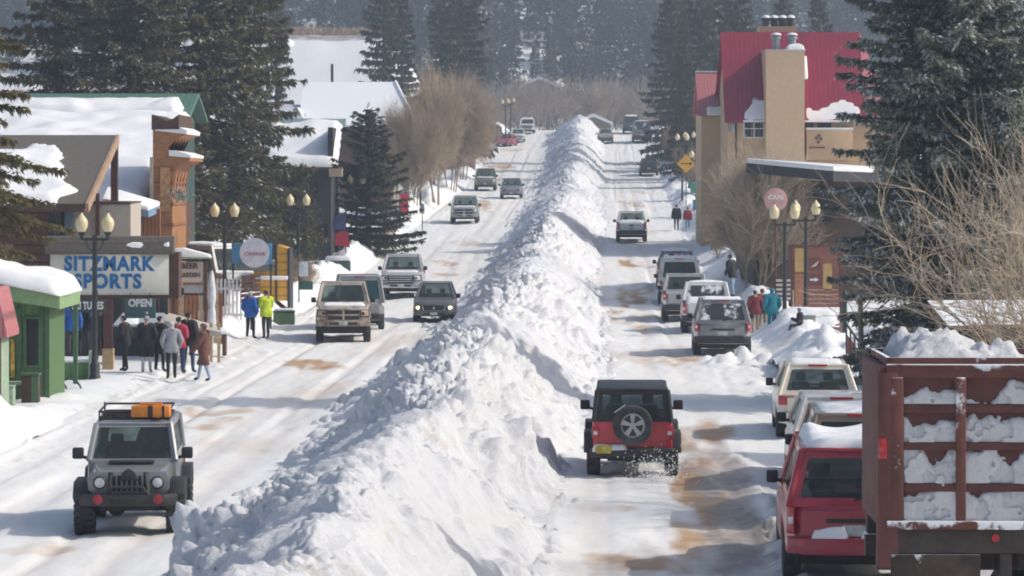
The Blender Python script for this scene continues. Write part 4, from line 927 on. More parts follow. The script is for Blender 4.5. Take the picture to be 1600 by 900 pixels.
# ---- off-road cars built by hand
def offroad(label, loc, face, pm, topm, front_view):
    root = thing('off_road_car', label, 'car', loc, -(math.atan2(loc[0], loc[1]) * (.62 if front_view else .2) + ROADA * (.38 if front_view else .8)) + (math.pi if face == 'toward' else 0), GRP['drive'])
    wr, ww = (.455, .33) if front_view else (.40, .27); z0 = .62 if front_view else .52; L = 4.55; h = L / 2
    bt = z0 + .62      # belt
    b = MB()
    b.box(-.79, .79, -h + .12, .95, z0, bt, 0, .05); b.hexa([(-.74, .9, z0 + .08), (.74, .9, z0 + .08), (.60, h - .22, z0 + .08), (-.60, h - .22, z0 + .08), (-.70, .9, bt - .02), (.70, .9, bt - .02), (.57, h - .22, bt - .10), (-.57, h - .22, bt - .10)], 0, .06, 3)
    b.box(-.5, .5, -h + .3, h - .35, z0 - .18, z0 + .1, 1); b.tube([(-.75, 1.42, wr), (.75, 1.42, wr)], .07, 8, 1); b.tube([(-.75, -1.42, wr), (.75, -1.42, wr)], .07, 8, 1)
    b.lathe([(.02, -.18), (.13, -.1), (.16, 0), (.13, .1), (.02, .18)], (.25, 1.42, wr), (0, 1, 0), 12, 1); b.lathe([(.02, -.18), (.13, -.1), (.16, 0), (.13, .1), (.02, .18)], (0, -1.42, wr), (0, 1, 0), 12, 1)
    b.build('body', [pm, UNDER], root)
    # grille face with slots
    g = MB(); gy = h - .2; zt, zg = bt - .10, z0 + .12
    g.prism([(-.70, zg + .08), (-.62, zg), (.62, zg), (.70, zg + .08), (.72, zt - .10), (.64, zt), (-.64, zt), (-.72, zt - .10)], 'y', gy - .05, gy + .03, 0, .015)
    for i in range(7): g.box(-.315 + i * .09, -.255 + i * .09, gy + .02, gy + .036, zg + .06, zt - .07, 1, .005)
    g.build('grille', [pm, DARKIN], root)
    for sx in (-1, 1):
        hl = MB().lathe([(.115, 0), (.115, .05), (.10, .065)], (sx * .50, gy + .02, zt - .19), (0, 1, 0), 20, 0); hl.lathe([(.09, .055), (.085, .07), (.04, .085)], (sx * .50, gy + .02, zt - .19), (0, 1, 0), 18, 1); hl.build('headlight', [BLACKP, LENS], root)
        for yc in (1.42, -1.42):      # flat topped flares
            f = MB(); f.prism([(yc - .66, wr + .12), (yc - .46, wr + .50), (yc + .44, wr + .50), (yc + .68, wr + .30), (yc + .66, wr + .18), (yc + .42, wr + .40), (yc - .42, wr + .40), (yc - .58, wr + .10)], 'x', sx * .70, sx * .97, 0, .02); f.build('fender_flare', BLACKP, root)
        MB().box(sx * .965 - .10, sx * .965 + .10, .78, .92, bt + .02, bt + .22, 0, .03).bar((sx * .76, .85, bt + .02), (sx * .9, .85, bt + .06), .06, .05).build('side_mirror', BLACKP, root)
        for yc in (1.42, -1.42): add_wheel(root, sx * (.80 if front_view else .78), yc, wr, ww, 'alloy', front_view, 0)
        t = MB().box(sx * .735 - .075, sx * .735 + .075, -h + .06, -h + .16, bt - .34, bt - .10, 0, .015); t.box(sx * .735 - .04, sx * .735 + .04, -h + .045, -h + .1, bt - .26, bt - .19, 1); t.build('tail_light', [RED, LENS], root)
    # hard top with upright screen
    rz = bt + .62; P = [(-.77, -h + .14, bt - .01), (.77, -h + .14, bt - .01), (.77, .93, bt - .01), (-.77, .93, bt - .01), (-.70, -h + .20, rz), (.70, -h + .20, rz), (.66, .60, rz), (-.66, .60, rz)]
    sw = [(.04, .32), (.36, .64), (.68, .94)]
    shell(topm, P, [([P[2], P[3], P[7], P[6]], [(.05, .95)], (.06, .90)), ([P[0], P[1], P[5], P[4]], [(.09, .91)], (.16, .84)), ([P[1], P[2], P[6], P[5]], sw, (.12, .84)), ([P[3], P[0], P[4], P[7]], [(1 - c, 1 - a) for a, c in sw], (.12, .84))], root, 'hard_top')
    interior(root, bt, .93, .25, .68, -1.0)
    ws = MB().panel([P[2], P[3], P[7], P[6]], .05, .95, .06, .90, .01, .03, .06); ws.build('windshield', GLASS, root)
    MB().panel([P[0], P[1], P[5], P[4]], .09, .91, .16, .84, .008, .03, .08).build('rear_window', GLASS, root)
    for q, rev in (([P[1], P[2], P[6], P[5]], False), ([P[3], P[0], P[4], P[7]], True)):
        for a, c in ((.04, .32), (.36, .64), (.68, .94)):
            MB().panel(q, a if not rev else 1 - c, c if not rev else 1 - a, .12, .84, .006, .02, .1).build('side_window', GLASS, root)
    if front_view:
        fb = MB().prism([(-.86, h - .12), (-.62, h + .10), (.62, h + .10), (.86, h - .12), (.80, h - .25), (-.80, h - .25)], 'z', z0 - .06, z0 + .14, 0, .03)
        fb.tube([(-.34, h + .0, z0 + .12), (-.26, h + .04, z0 + .27), (.26, h + .04, z0 + .27), (.34, h, z0 + .12)], .03, 8, 0); fb.box(-.3, .3, h + .08, h + .13, z0 - .03, z0 + .09, 1, .02)
        fb.build('steel_bumper', [BLACKP, UNDER], root)
        for sx in (-1, 1):
            MB().lathe([(.085, 0), (.085, .05), (.05, .06)], (sx * .52, h + .07, z0 + .06), (0, 1, 0), 14).build('fog_lamp_cover', mat('dark_red_cover', (.30, .02, .035), .5), root)
            MB().bar((sx * .36, h + .02, zg - .10), (sx * .30, h - .06, zt), .06, .06).build('bumper_strut', BLACKP, root)
        MB().prism([(-.17, zt - .16), (.17, zt - .16), (.10, zt + .0), (.0, zt + .06), (-.10, zt + .0)], 'y', gy + .035, gy + .07, 0, .01).build('hood_guard', BLACKP, root)
        MB().box(-.40, .40, 1.0, 1.35, bt - .03, bt + .01, 0, .015).build('hood_vent', BLACKP, root)
        MB().box(-.15, .15, h + .13, h + .15, z0 - .02, z0 + .08, 0).build('winch_plate', UNDER, root)
        lk = MB().box(-.62, .62, .55, .62, rz - .015, rz + .02, 0, .01); lk.build('roof_lip', pm, root)
        rk = MB(); z = rz + .20
        for (a, c) in (((-.62, .4), (.62, .4)), ((-.62, -1.7), (.62, -1.7)), ((-.62, .4), (-.62, -1.7)), ((.62, .4), (.62, -1.7))):
            rk.tube([(a[0], a[1], z), (c[0], c[1], z)], .022, 6); rk.tube([(a[0], a[1], z - .13), (c[0], c[1], z - .13)], .022, 6)
        for i in range(6): rk.tube([(-.62 + i * .248, .4, z), (-.62 + i * .248, .4, z - .13)], .016, 6); rk.tube([(-.62, .4 - i * .42, z - .13), (.62, .4 - i * .42, z - .13)], .018, 6)
        for x in (-.6, .6):
            for y in (.3, -1.5): rk.tube([(x, y, rz - .02), (x, y, z - .1)], .02, 6)
        rk.build('roof_rack', BLACKP, root)
        MB().tube([(.52, .45, rz + .1), (.52, .45, rz + .38)], .016, 6).build('aerial', BLACKP, root)
    else:
        sp = link('spare_wheel', wheel_meshes(.395, .25, 'alloy')[0], root, (0, -h - .06, bt - .06)); sp.rotation_euler = (0, 0, R(90)); link('rim', wheel_meshes(.395, .25, 'alloy')[1], sp)
        rb = MB().box(-.85, .85, -h - .06, -h + .14, z0 - .08, z0 + .10, 0, .04); rb.build('rear_bumper', BLACKP, root)
        MB().panel([(-.66, -h + .115, z0 + .12), (.66, -h + .115, z0 + .12), (.66, -h + .115, bt - .03), (-.66, -h + .115, bt - .03)], off=.012, th=.02, ch=.05).build('tailgate', pm, root)
        MB().box(-.74, -.42, -h - .09, -h - .05, z0 + .0, z0 + .16, 0, .01).build('license_plate', mat('yellow_plate', (.40, .33, .04), .5, var=.5, scale=12), root)
        bs = snow_slab(None, -.80, -.10, -h - .06, -h + .10, lambda X, Y: X * 0 + z0 + .09, .12, 'bumper_snow', SNOW, root, 4, .05, .08)
        MB().bar((-.36, -h + .07, bt + .18), (-.15, -h + .06, bt + .33), .05, .02).build('wheel_snow', SNOW, root)
        snow_slab(None, -.62, .62, -1.9, .4, lambda X, Y: X * 0 + rz - .01, .035, 'roof_snow', SNOW, root, 9, .1, .2)
    if front_view: root.scale = (.955,) * 3
    return root
jl = gp(196, 836); jl = Vector((PX(196, jl.y), jl.y + 1.42, .02))
offroad('silver off road car with roof rack coming towards the viewer', jl, 'toward', paint('jeep_silver', (.18, .19, .205), .35), paint('jeep_top', (.27, .275, .29), .2), True)
jp = thing('jerry_can', 'orange fuel can strapped on the roof rack of the silver off road car', 'fuel can', (jl.x + .32, jl.y - .42, 1.90), 0)
ORANGE = mat('orange_plastic', (.72, .23, .02), .5, var=.15)
MB().box(-.33, .33, -.14, .14, 0, .20, 0, .03).build('can_body', ORANGE, jp); MB().box(.2, .24, -.15, -.135, 0, .2).build('strap', BLACKP, jp); MB().box(-.2, .2, -.05, .05, .2, .235, 0, .01).build('handle', ORANGE, jp); MB().box(-.04, .04, -.15, -.135, .0, .2).build('strap', BLACKP, jp)
jr = gp(992, 746); jr = Vector((PX(992, jr.y), jr.y + 1.6, .02))
offroad('red off road car with black hard top and rear mounted spare wheel', jr, 'away', paint('bright_red', (.50, .015, .03), .12, (.4, .34, .32)), mat('black_top', (.022, .022, .024), .55), False)
# snow thrown up by the red car's wheel
def spray():
    r = np.random.default_rng(5); n = 900; t = r.random(n) ** .7
    P = np.stack([jr.x + .35 + r.normal(0, .28, n) * (.4 + t), jr.y - 2.2 - 1.3 * t + r.normal(0, .2, n), np.abs(.05 + .75 * t * r.random(n) + r.normal(0, .05, n))], -1)
    D = r.normal(0, 1, (n, 3)); D /= np.linalg.norm(D, axis=1, keepdims=True); v, f = leaf_quads(P, D, r.uniform(.015, .05, n), r.uniform(.015, .04, n), r, 0)
    tag(link('flying_snow', np_mesh('flying_snow', v, f, SNOW, smooth=False)), kind='stuff')
spray()

# ---- dump truck
def dump_truck():
    RUST = mat('rust_red_steel', (.12, .036, .028), .7, var=.3, scale=3, bump=.25, dirt=.35, dirtc=(.10, .07, .06)); RUSTS = mat('snow_caked_steel', (.13, .042, .032), .7, var=.3, scale=3, snow=.44, snowscale=1.8, bump=.3)
    DK = mat('truck_frame', (.05, .038, .034), .75, var=.3, dirt=.4, dirtc=(.12, .09, .07))
    t = thing('dump_truck', 'rust red dump truck with snow caked side and a heap of snow aboard', 'truck', (4.70, 40.0, 0), R(-.8))
    bx, b1 = 0.0, 4.9     # box runs along local x
    zb, zt = 1.66, 3.66
    m = MB(); m.box(.0, b1, .06, 2.34, zb - .05, zb + .10, 0); m.box(.06, b1, .05, .09, zb, zt - .06, 0); m.box(.06, b1, 2.31, 2.35, zb, zt - .06, 0); m.build('box_floor_and_sides', RUST, t)
    rail = MB().box(-.02, b1, -.02, .12, zt - .17, zt, 0, .02); rail.box(-.02, b1, 2.28, 2.42, zt - .17, zt, 0, .02); rail.build('top_rail', RUSTS, t)
    for i, x in enumerate((.12, .90, 1.86, 2.72, 3.58, 4.44)):
        MB().box(x - .055 - .03 * (i == 0), x + .07, -.04, .06, zb + .02, zt - .16, 0, .02).build('side_rib', RUSTS, t)
    for z in (zb + .46, zb + .98, zb + 1.45):
        MB().hexa([(.1, -.015, z - .05), (b1, -.015, z - .05), (b1, .06, z - .05), (.1, .06, z - .05), (.1, .0, z + .05), (b1, .0, z + .05), (b1, .06, z + .05), (.1, .06, z + .05)], 0, .01).build('side_stringer', RUST, t)
    MB().hexa([(-.02, -.09, zb - .06), (b1, -.09, zb - .06), (b1, .12, zb - .06), (-.02, .12, zb - .06), (-.02, -.05, zb + .05), (b1, -.05, zb + .05), (b1, .12, zb + .05), (-.02, .12, zb + .05)], 0, .015).build('bottom_ledge', RUSTS, t)
    tg = MB().box(-.10, .02, .02, 2.38, zb - .05, zt - .02, 0, .02)
    tg.build('rear_gate', RUST, t)
    cp = MB().box(-.13, .13, -.03, .20, zb - .55, zt - .10, 0, .03); cp.build('corner_post', RUST, t)
    MB().box(-.12, -.02, -.05, -.02, zb + .82, zb + 1.08, 0, .01).build('marker_lamp', RED, t)
    MB().lathe([(.05, 0), (.05, .03)], (1.33, -.06, zb - .16), (0, -1, 0), 12).build('marker_lamp', RED, t)
    ch = MB().box(-.1, 8.2, .35, .55, 1.05, zb - .35, 0); ch.box(-.1, 8.2, 1.85, 2.05, 1.05, zb - .35, 0); ch.box(-.05, b1, -.02, .25, zb - .36, zb - .06, 0, .02); ch.box(-.05, b1, 2.15, 2.4, zb - .36, zb - .06, 0, .02)
    for x in (.2, 1.6, 3.0, 4.5, 6, 7.8): ch.box(x - .08, x + .08, .35, 2.05, 1.1, 1.35, 0)
    ch.build('chassis', DK, t)
    MB().box(.03, 1.15, -.035, .0, .52, zb - .37, 0, .01).build('mud_flap', mat('flap', (.055, .038, .03), .85, snow=.40, snowscale=1.7, var=.3), t)
    MB().box(1.4, 1.55, .0, .5, .6, zb - .36, 0, .02).build('hanger_bracket', DK, t)
    for x in (2.05, 3.35, 7.6):
        for y in (.30, 2.10):
            w = MB().lathe([(.33, -.14), (.45, -.16), (.52, -.12), (.53, 0), (.52, .12), (.45, .16), (.33, .14), (.20, .05), (.12, .09), (.001, .09)], axis=(0, -1, 0), n=28)
            for sgn in ((-.19,) if x < 7 else ()): w.lathe([(.33, -.14 + sgn * 1.6), (.45, -.16 + sgn * 1.6), (.53, sgn * 1.6), (.45, .14 + sgn * 1.6)], axis=(0, -1 if y < 1 else 1, 0), n=24)
            o = w.build('wheel', TYRE, t, loc=(x, y, .53)); MB().lathe([(.31, .06), (.28, .10), (.22, .07), (.1, .12), (.001, .12)], axis=(0, -1 if y < 1 else 1, 0), n=20).build('rim', mat('rusty_rim', (.10, .06, .05), .7), o)
    c = MB().hexa([(5.6, .2, 1.0), (7.6, .2, 1.0), (7.6, 2.2, 1.0), (5.6, 2.2, 1.0), (5.6, .28, 2.9), (7.2, .28, 2.9), (7.2, 2.12, 2.9), (5.6, 2.12, 2.9)], 0, .08); c.box(7.5, 9.0, .4, 2.0, .9, 1.75, 0, .1); c.build('cab', RUST, t)
    MB().panel([(7.6, .25, 1.9), (7.6, 2.15, 1.9), (7.2, 2.1, 2.85), (7.2, .3, 2.85)], off=.02).build('windshield', GLASS, t)
    MB().panel([(5.9, .22, 1.95), (7.3, .22, 1.95), (7.1, .28, 2.75), (5.9, .28, 2.75)], off=.02).build('side_window', GLASS, t)
    pl = MB().box(-.02, b1, .10, .14, zt, zt + .08, 0); pl.box(-.02, b1, 2.26, 2.3, zt, zt + .08, 0); pl.box(.0, .05, .1, 2.3, zt, zt + .08); pl.build('side_board', RUSTS, t)
    def heap(X, Y): return zt - .10 + .0 * X
    s = snow_slab(None, .06, b1 - .1, .16, 2.24, heap, .52, 'snow_load', SNOW_BERM, None, 12, .06, .75, hole=lambda X, Y: .30 + .55 * np.exp(-((X - .75) / .5) ** 2) + .5 * (fbm(X * 2, Y * 2, 3, 4) - .5) + .5 * clods(X, Y, .3, 5, .6) + .3 * clods(X, Y, .15, 6, .6))
    s.location = t.location; s.rotation_euler = t.rotation_euler; tag(s, 'heap of grey white snow loaded in the rust red dump truck', 'snow load')
    # caked snow drifts sitting on the stringers
    xs, zs_ = np.meshgrid(np.linspace(.20, b1 - .02, 330), np.linspace(zb + .04, zt - .18, 150))
    bays = [zb + .04, zb + .51, zb + 1.03, zb + 1.50, zt - .18]; th = np.zeros_like(xs)
    for bi, (za, zc_) in enumerate(zip(bays[:-1], bays[1:])):
        q = (zs_ - za) / (zc_ - za); f = (1.15, 1.05, .95, .72)[bi] + 1.5 * (fbm(xs * 1.7 + bi * 7, zs_ * .0 + bi, 15, 4) - .5) + .9 * (fbm(xs * 4, zs_ * 4, 16, 4) - .5)
        th = np.where((zs_ >= za) & (zs_ <= zc_), np.clip((f - q) * 5, -1, 1), th)
    th = np.where(th > 0, .060 * th ** .5 * (.5 + .8 * fbm(xs * 3, zs_ * 3, 17, 4)), -.02) - .03 * (fbm(xs * 6, zs_ * 5, 18, 3) > .60)
    link('caked_snow', np_mesh('caked_snow', np.stack([xs, .05 - th, zs_ + .0 * xs], -1).reshape(-1, 3), grid_faces(*xs.shape), SNOW_BERM), t)
    return t
dump_truck()
# ------------------------------------------------------------------ buildings
def wood(name, c, **k): return mat(name, c, .8, var=.28, scale=3, **k)
LOG = wood('brown_log_siding', (.105, .048, .030), wave=('Z', 1.1, .35, .6)); PLANKV = wood('orange_planks', (.30, .125, .05), wave=('X', 2.2, .35, .4)); BROWN = wood('dark_brown_wood', (.085, .043, .03)); ORWOOD = wood('carved_orange_wood', (.36, .165, .065), stretch=(1, 1, 3))
SHINGLE = mat('brown_shingle', (.125, .108, .095), .9, var=.3, scale=6, wave=('Y', 1.8, .75, .5), stretch=(1, 3, 3)); GREENM = mat('green_metal_roof', (.10, .21, .165), .45, wave=('X', 1.0, .75, 0)); DKG = mat('dark_green_eave', (.03, .07, .06), .6)
BEIGE = mat('beige_stucco', (.45, .40, .34), .85, var=.06); BLUEP = mat('blue_trim', (.18, .30, .44), .6); CREAMS = mat('sign_cream', (.76, .73, .65), .6, var=.05)
GREENP = mat('green_boards', (.135, .24, .085), .7, var=.2, wave=('X', 1.6, .6, .2)); GREEND = mat('green_trim', (.07, .14, .06), .65); GREENL = mat('pale_green_boards', (.30, .39, .28), .7)
TAN = mat('tan_stucco', (.56, .39, .235), .9, var=.07, scale=2); REDROOF = mat('red_metal_roof', (.27, .012, .045), .5, var=.16, scale=1.2, wave=('X', 1.1, .62, 0), snow=.20, snowscale=.6); PINKROOF = mat('faded_red_roof', (.44, .15, .155), .55, wave=('X', 1.6, .55, 0))
WINGL = mat('window_glass', (.03, .035, .04), .08, var=.1); WHITEP = mat('white_trim', (.72, .72, .70), .6); GREYROOF = mat('frosted_grey_roof', (.27, .275, .29), .7, var=.2, scale=1.2, snow=.62, snowscale=1.2)
STEEL = mat('galvanised', (.30, .32, .33), .4, metal=.6); BRICK = mat('brown_brick', (.20, .115, .08), .85, var=.25, scale=8, wave=('Z', 3, .7, .2)); DKWALL = mat('dark_wall', (.035, .036, .04), .8, var=.2)
MAROON = mat('maroon_wall', (.13, .055, .045), .85)
def g0(Y): return float(gz(Y))
def window(parent, x, z, y, w, h, nx=2, nz=2, frame=WHITEP, name='window'):
    """a window in a wall facing the viewer at local y"""
    f = MB(); t = .07
    f.box(x - w / 2, x + w / 2, y - .05, y + .02, z, z + t); f.box(x - w / 2, x + w / 2, y - .05, y + .02, z + h - t, z + h)
    f.box(x - w / 2, x - w / 2 + t, y - .05, y + .02, z + t, z + h - t); f.box(x + w / 2 - t, x + w / 2, y - .05, y + .02, z + t, z + h - t)
    for i in range(1, nx): f.box(x - w / 2 + w * i / nx - .03, x - w / 2 + w * i / nx + .03, y - .045, y + .01, z + t, z + h - t)
    for i in range(1, nz): f.box(x - w / 2 + t, x + w / 2 - t, y - .04, y + .005, z + h * i / nz - .025, z + h * i / nz + .025)
    o = f.build(name, frame, parent, sharp=0); MB().box(x - w / 2 + .02, x + w / 2 - .02, y - .012, y + .015, z + .02, z + h - .02).build('pane', WINGL, o, sharp=0); return o

def kiosk():
    Y = 84.; xr, xl = PX(76, Y), PX(-90, Y)
    t = thing('food_kiosk', 'green boarded food kiosk with snow covered sloping roof', 'kiosk', (0, 0, 0))
    z0 = -.3; D = 3.0
    w = MB(); w.box(xl, xr, Y, Y + .12, z0, 2.75); w.box(xr - .12, xr, Y + .12, Y + D, z0, 2.72); w.box(xl, xl + .1, Y + .12, Y + D, z0, 2.75); w.box(xl + .1, xr - .12, Y + D - .1, Y + D, z0, 2.75)
    for px in (2, 30, 64, 74): x = PX(px, Y); w.box(x - .06, x + .06, Y - .05, Y - .003, z0, 2.6, 1)
    w.build('wall', [GREENP, GREEND], t)
    z_l, z_r = 3.62, 2.98; xo = PX(112, Y + 2)     # roof falls towards the street
    def rf(X): return z_l + (z_r - z_l) * (X - xl) / (xo - xl)
    r = MB(); r.hexa([(xl - .2, Y - .65, rf(xl - .2) - .16), (xo, Y - .65, rf(xo) - .16), (xo, Y + D + .3, rf(xo) - .16), (xl - .2, Y + D + .3, rf(xl - .2) - .16), (xl - .2, Y - .65, rf(xl - .2)), (xo, Y - .65, rf(xo)), (xo, Y + D + .3, rf(xo)), (xl - .2, Y + D + .3, rf(xl - .2))])
    r.build('roof', GREEND, t)
    f = MB(); f.hexa([(xl - .2, Y - .70, rf(xl) - .52), (xo + .03, Y - .70, rf(xo) - .40), (xo + .03, Y - .655, rf(xo) - .40), (xl - .2, Y - .655, rf(xl) - .52), (xl - .2, Y - .70, rf(xl) - .03), (xo + .03, Y - .70, rf(xo) - .03), (xo + .03, Y - .655, rf(xo) - .03), (xl - .2, Y - .655, rf(xl) - .03)])
    f.box(xo - .01, xo + .05, Y - .64, Y + D + .3, rf(xo) - .42, rf(xo) - .02); f.build('fascia', mat('fascia_green', (.24, .37, .17), .7), t)
    snow_slab(None, xl - .2, xo + .08, Y - .74, Y + D + .35, lambda X, Yy: rf(X), .34, 'roof_snow', SNOW, t, 5, .15, .3)
    window(t, PX(51, Y), 1.0, Y - .02, .46, 1.35, 1, 1, GREEND); MB().box(PX(17, Y), PX(23, Y), Y - .06, Y - .01, .75, 1.75).build('menu_strip', mat('yellow_menu', (.62, .36, .06), .6, var=.6, scale=7), t)
    MB().box(xl, PX(60, Y), Y - .55, Y - .06, .58, .66).build('counter', GREENL, t)
    a = MB();
    for px in (72, 118): x = PX(px, Y + 6); a.box(x - .06, x + .06, Y + 6 - .06, Y + 6 + .06, -.2, 2.5)
    a.build('post', GREEND, t)
    # small red roofed booth in front of it
    b = thing('ticket_booth', 'small booth with faded red gable roof beside the green kiosk', 'booth', (PX(-30, 80), 80, 0))
    MB().box(-.6, .45, 0, 1.6, -.3, 2.1).build('wall', GREENL, b); MB().prism([(-1.1, 2.0), (.68, 2.0), (.68, 2.12), (.42, 3.25), (.32, 3.25), (-1.1, 3.0)], 'y', -.2, 1.8).build('roof', PINKROOF, b)
    MB().box(.44, .52, -.16, -.06, -.2, 2.0).build('post', BROWN, b)
    b = thing('waste_bin', 'brown and green wooden bin outside the green kiosk', 'bin', (PX(48, 83), 83, -.05))
    MB().box(-.22, .22, -.2, .2, 0, .92, 0, .02).build('bin_body', [BROWN], b); MB().box(.05, .225, -.21, -.2, .02, .9).box(-.24, .24, -.22, .22, .92, .97).build('bin_lid', GREEND, b)
    b = thing('utility_box', 'pale grey green box at the foot of the kiosk counter', 'utility box', (PX(8, 82), 82, -.1))
    MB().box(-.24, .24, -.2, .2, 0, .72, 0, .03).build('box_body', GREENL, b); MB().box(-.25, .25, -.21, .21, .72, .77, 0, .02).build('box_lid', GREENL, b)
    # low planter walls in front of the shop
    p = thing('planter_wall', 'low green planter corner with pale end panel in front of the shop', 'planter', (PX(121, 94), 94, 0))
    MB().box(-.47, .36, 0, .5, -.1, .55, 0, .01).build('planter_front', GREENP, p); MB().box(.37, .47, -.35, .55, -.1, .92, 0, .01).build('planter_end', mat('sage_board', (.30, .38, .27), .7), p); MB().box(-.45, .34, .02, .48, .55, .63, 0, .03).build('planter_snow', SNOW, p)
    # hoop shaped bicycle rack
    k = thing('bicycle_rack', 'dark green hoop rack half buried in snow by the kiosk corner', 'bicycle rack', (PX(88, 88), 88, .0))
    m = MB()
    for x0, r in ((0, .30), (.36, .34)): m.tube([(x0 - r + r * (1 - math.cos(a)), 0, .05 + r * 1.2 * math.sin(a)) for a in np.linspace(0, math.pi, 12)], .03, 7)
    m.tube([(-.5, .2, .02), (.9, -.1, .02)], .03, 6); m.tube([(-.2, 0, 0), (-.05, .1, .6)], .035, 6); m.build('hoops', mat('rack_green', (.02, .07, .055), .5), k); MB().box(-.3, -.1, -.1, .1, -.05, .06).build('rack_foot', DKG, k)
kiosk()

def shop():
    # brown log shop with a single-slope shingle roof, high side away from the viewer
    t = thing('log_shop', 'brown log sided shop with half snowed shingle roof', 'building', (0, 0, 0))
    xr, xl, Y0, Y1 = -14.75, -25., 107.6, 114.7
    w = MB(); xw = -15.3; w.prism([(Y0, -.3), (Y1, -.3), (Y1, 7.2), (Y0, 5.0)], 'x', xw - .12, xw, 1); w.box(xl, xw - .12, Y0, Y0 + .2, -.3, 5.05, 0); w.box(xl, xw - .12, Y1 - .2, Y1, -.3, 7.2, 1); w.box(xl, xl + .2, Y0 + .2, Y1 - .2, -.3, 5)
    w.build('wall', [LOG, PLANKV], t)
    r = MB(); r.hexa([(xl - .5, Y0 - 1.0, 4.95), (xr + .55, Y0 - 1.0, 4.95), (xr + .55, Y1 + .2, 7.35), (xl - .5, Y1 + .2, 7.35), (xl - .5, Y0 - 1.0, 5.12), (xr + .55, Y0 - 1.0, 5.12), (xr + .55, Y1 + .2, 7.52), (xl - .5, Y1 + .2, 7.52)]); r.build('roof', SHINGLE, t)
    b = MB(); b.bar((xr + .60, Y0 - 1.05, 4.98), (xr + .60, Y1 + .2, 7.38), .10, .32, 0); b.build('rake_board', mat('pale_rake', (.38, .25, .16), .7), t)
    MB().bar((xr + .3, Y0 - .6, 5.0), (xr + .3, Y1 - .1, 5.0), .12, .2).build('tie_beam', ORWOOD, t); MB().box(xr + .38, xr + .62, Y1 - .1, Y1 + .2, .0, 7.35).build('corner_post', BROWN, t)
    MB().box(xl, xr + .5, Y0 - 1.07, Y0 - 1.01, 4.85, 5.08).build('gutter', BROWN, t)
    snow_slab(None, xl - .4, xr + .15, Y0 - 1.05, Y1 - 1.2, lambda X, Y: 5.12 + 2.4 * (Y - Y0 + 1) / 8.3, .30, 'roof_snow', SNOW, t, 15, .16, .4, hole=lambda X, Y: np.clip(np.minimum(6.1 - (Y - Y0 + 1) + 2.5 * (fbm(X * .9, Y * .9, 4, 4) - .5), (xr - .1 - X) - .25 * np.clip(Y - Y0, 0, 4) + 1.2 * (fbm(X, Y, 14, 4) - .5)) * 3, 0, 1))
    d = MB()
    for px in (80, 90): x = PX(px, 107.5); d.box(x - .10, x + .10, Y0 - .04, Y0 - .005, 2.3, 5.0)
    d.build('recess_shade', DKWALL, t)  # flat dark strips, the shade of a wall recess put into their colour
    # shop front under the sign
    s = MB(); xa, xb = PX(70, 106), PX(262, 106); s.box(xa, xb, 106.0, 106.3, -.3, 2.6, 0); s.build('shop_front', DKWALL, t, sharp=0)
    for px in (100, 205, 235): window(t, PX(px, 105.98), .7, 105.96, .62, 1.3, 1, 1, BROWN)
    MB().box(PX(140, 105.9), PX(166, 105.9), 105.9, 105.99, -.1, 2.1).build('door', BROWN, t)
    # beige wall with blue corner
    u = thing('beige_house', 'beige house wall with blue corner trim and snowy porch roof', 'building', (0, 0, 0)); Y = 108.6
    MB().box(PX(106, Y), PX(204, Y), Y, Y + .3, 0, PZ(319, Y)).box(PX(204, Y) - .15, PX(204, Y), Y + .3, Y + 3, 0, PZ(319, Y)).box(PX(106, Y), PX(204, Y) - .15, Y + 2.7, Y + 3, 0, PZ(319, Y)).build('wall', BEIGE, u, sharp=0); MB().box(PX(101, Y), PX(115, Y), Y - .05, Y - .01, 0, PZ(317, Y)).build('corner_trim', BLUEP, u); MB().box(PX(101, Y), PX(204, Y), Y - .1, Y + 3.1, PZ(318, Y), PZ(315, Y)).build('roof', BROWN, u)
    MB().box(PX(150, Y), PX(156, Y), Y - .15, Y - .06, 0, PZ(302, Y)).build('drain_pipe', BROWN, u)
    P = [(PX(160, 115), 115, PZ(318, 115)), (PX(232, 115), 115, PZ(330, 115)), (PX(250, 121), 121, PZ(323, 121)), (PX(168, 121), 121, PZ(299, 121))]
    MB().hexa([(x, y, z - .22) for x, y, z in P] + P).build('porch_roof', BLUEP, u)
    MB().hexa([(x, y - .02, z + .003) for x, y, z in P] + [(x, y - .02, z + .20) for x, y, z in P], 0, .06).build('porch_snow', SNOW, u)
    MB().box(PX(206, 119), PX(250, 119), 119, 119.2, 0, PZ(326, 119)).build('plank_wall', PLANKV, u)
    # large snow covered roof behind with the carved false front on its street end
    v = thing('false_front_building', 'snow roofed building with carved orange false front stepping out over the street', 'building', (0, 0, 0))
    Ya, Yb, xs, xw = 123., 141., -14.05, -30.
    za, zb = PZ(312, 123), PZ(184, 141)
    MB().box(xw, xs, Ya + .2, Ya + .5, 0, za - .1).box(xs - .2, xs, Ya + .5, Yb - .2, 0, za - .2).build('wall', BROWN, v)
    MB().hexa([(xw, Ya, za - .2), (xs, Ya, za - .2), (xs, Yb, zb - .2), (xw, Yb, zb - .2), (xw, Ya, za), (xs, Ya, za), (xs, Yb, zb), (xw, Yb, zb)]).build('roof', SHINGLE, v)
    snow_slab(None, xw, xs - .02, Ya - .1, Yb, lambda X, Y: za + (zb - za) * (Y - Ya) / (Yb - Ya), .42, 'roof_snow', SNOW, v, 25, .3, .5)
    Yf = 124.; q = lambda px, py: (PX(px, Yf), PZ(py, Yf))
    ff = MB(); ff.prism([q(246, 640), q(275, 640), q(276, 285), q(283, 262), q(303, 252), q(303, 246), q(270, 244), q(268, 232), q(280, 218), q(297, 211), q(297, 205), q(246, 203)], 'y', Yf - 1.6, Yf + 3.6, 0)
    ff.build('false_front', ORWOOD, v)
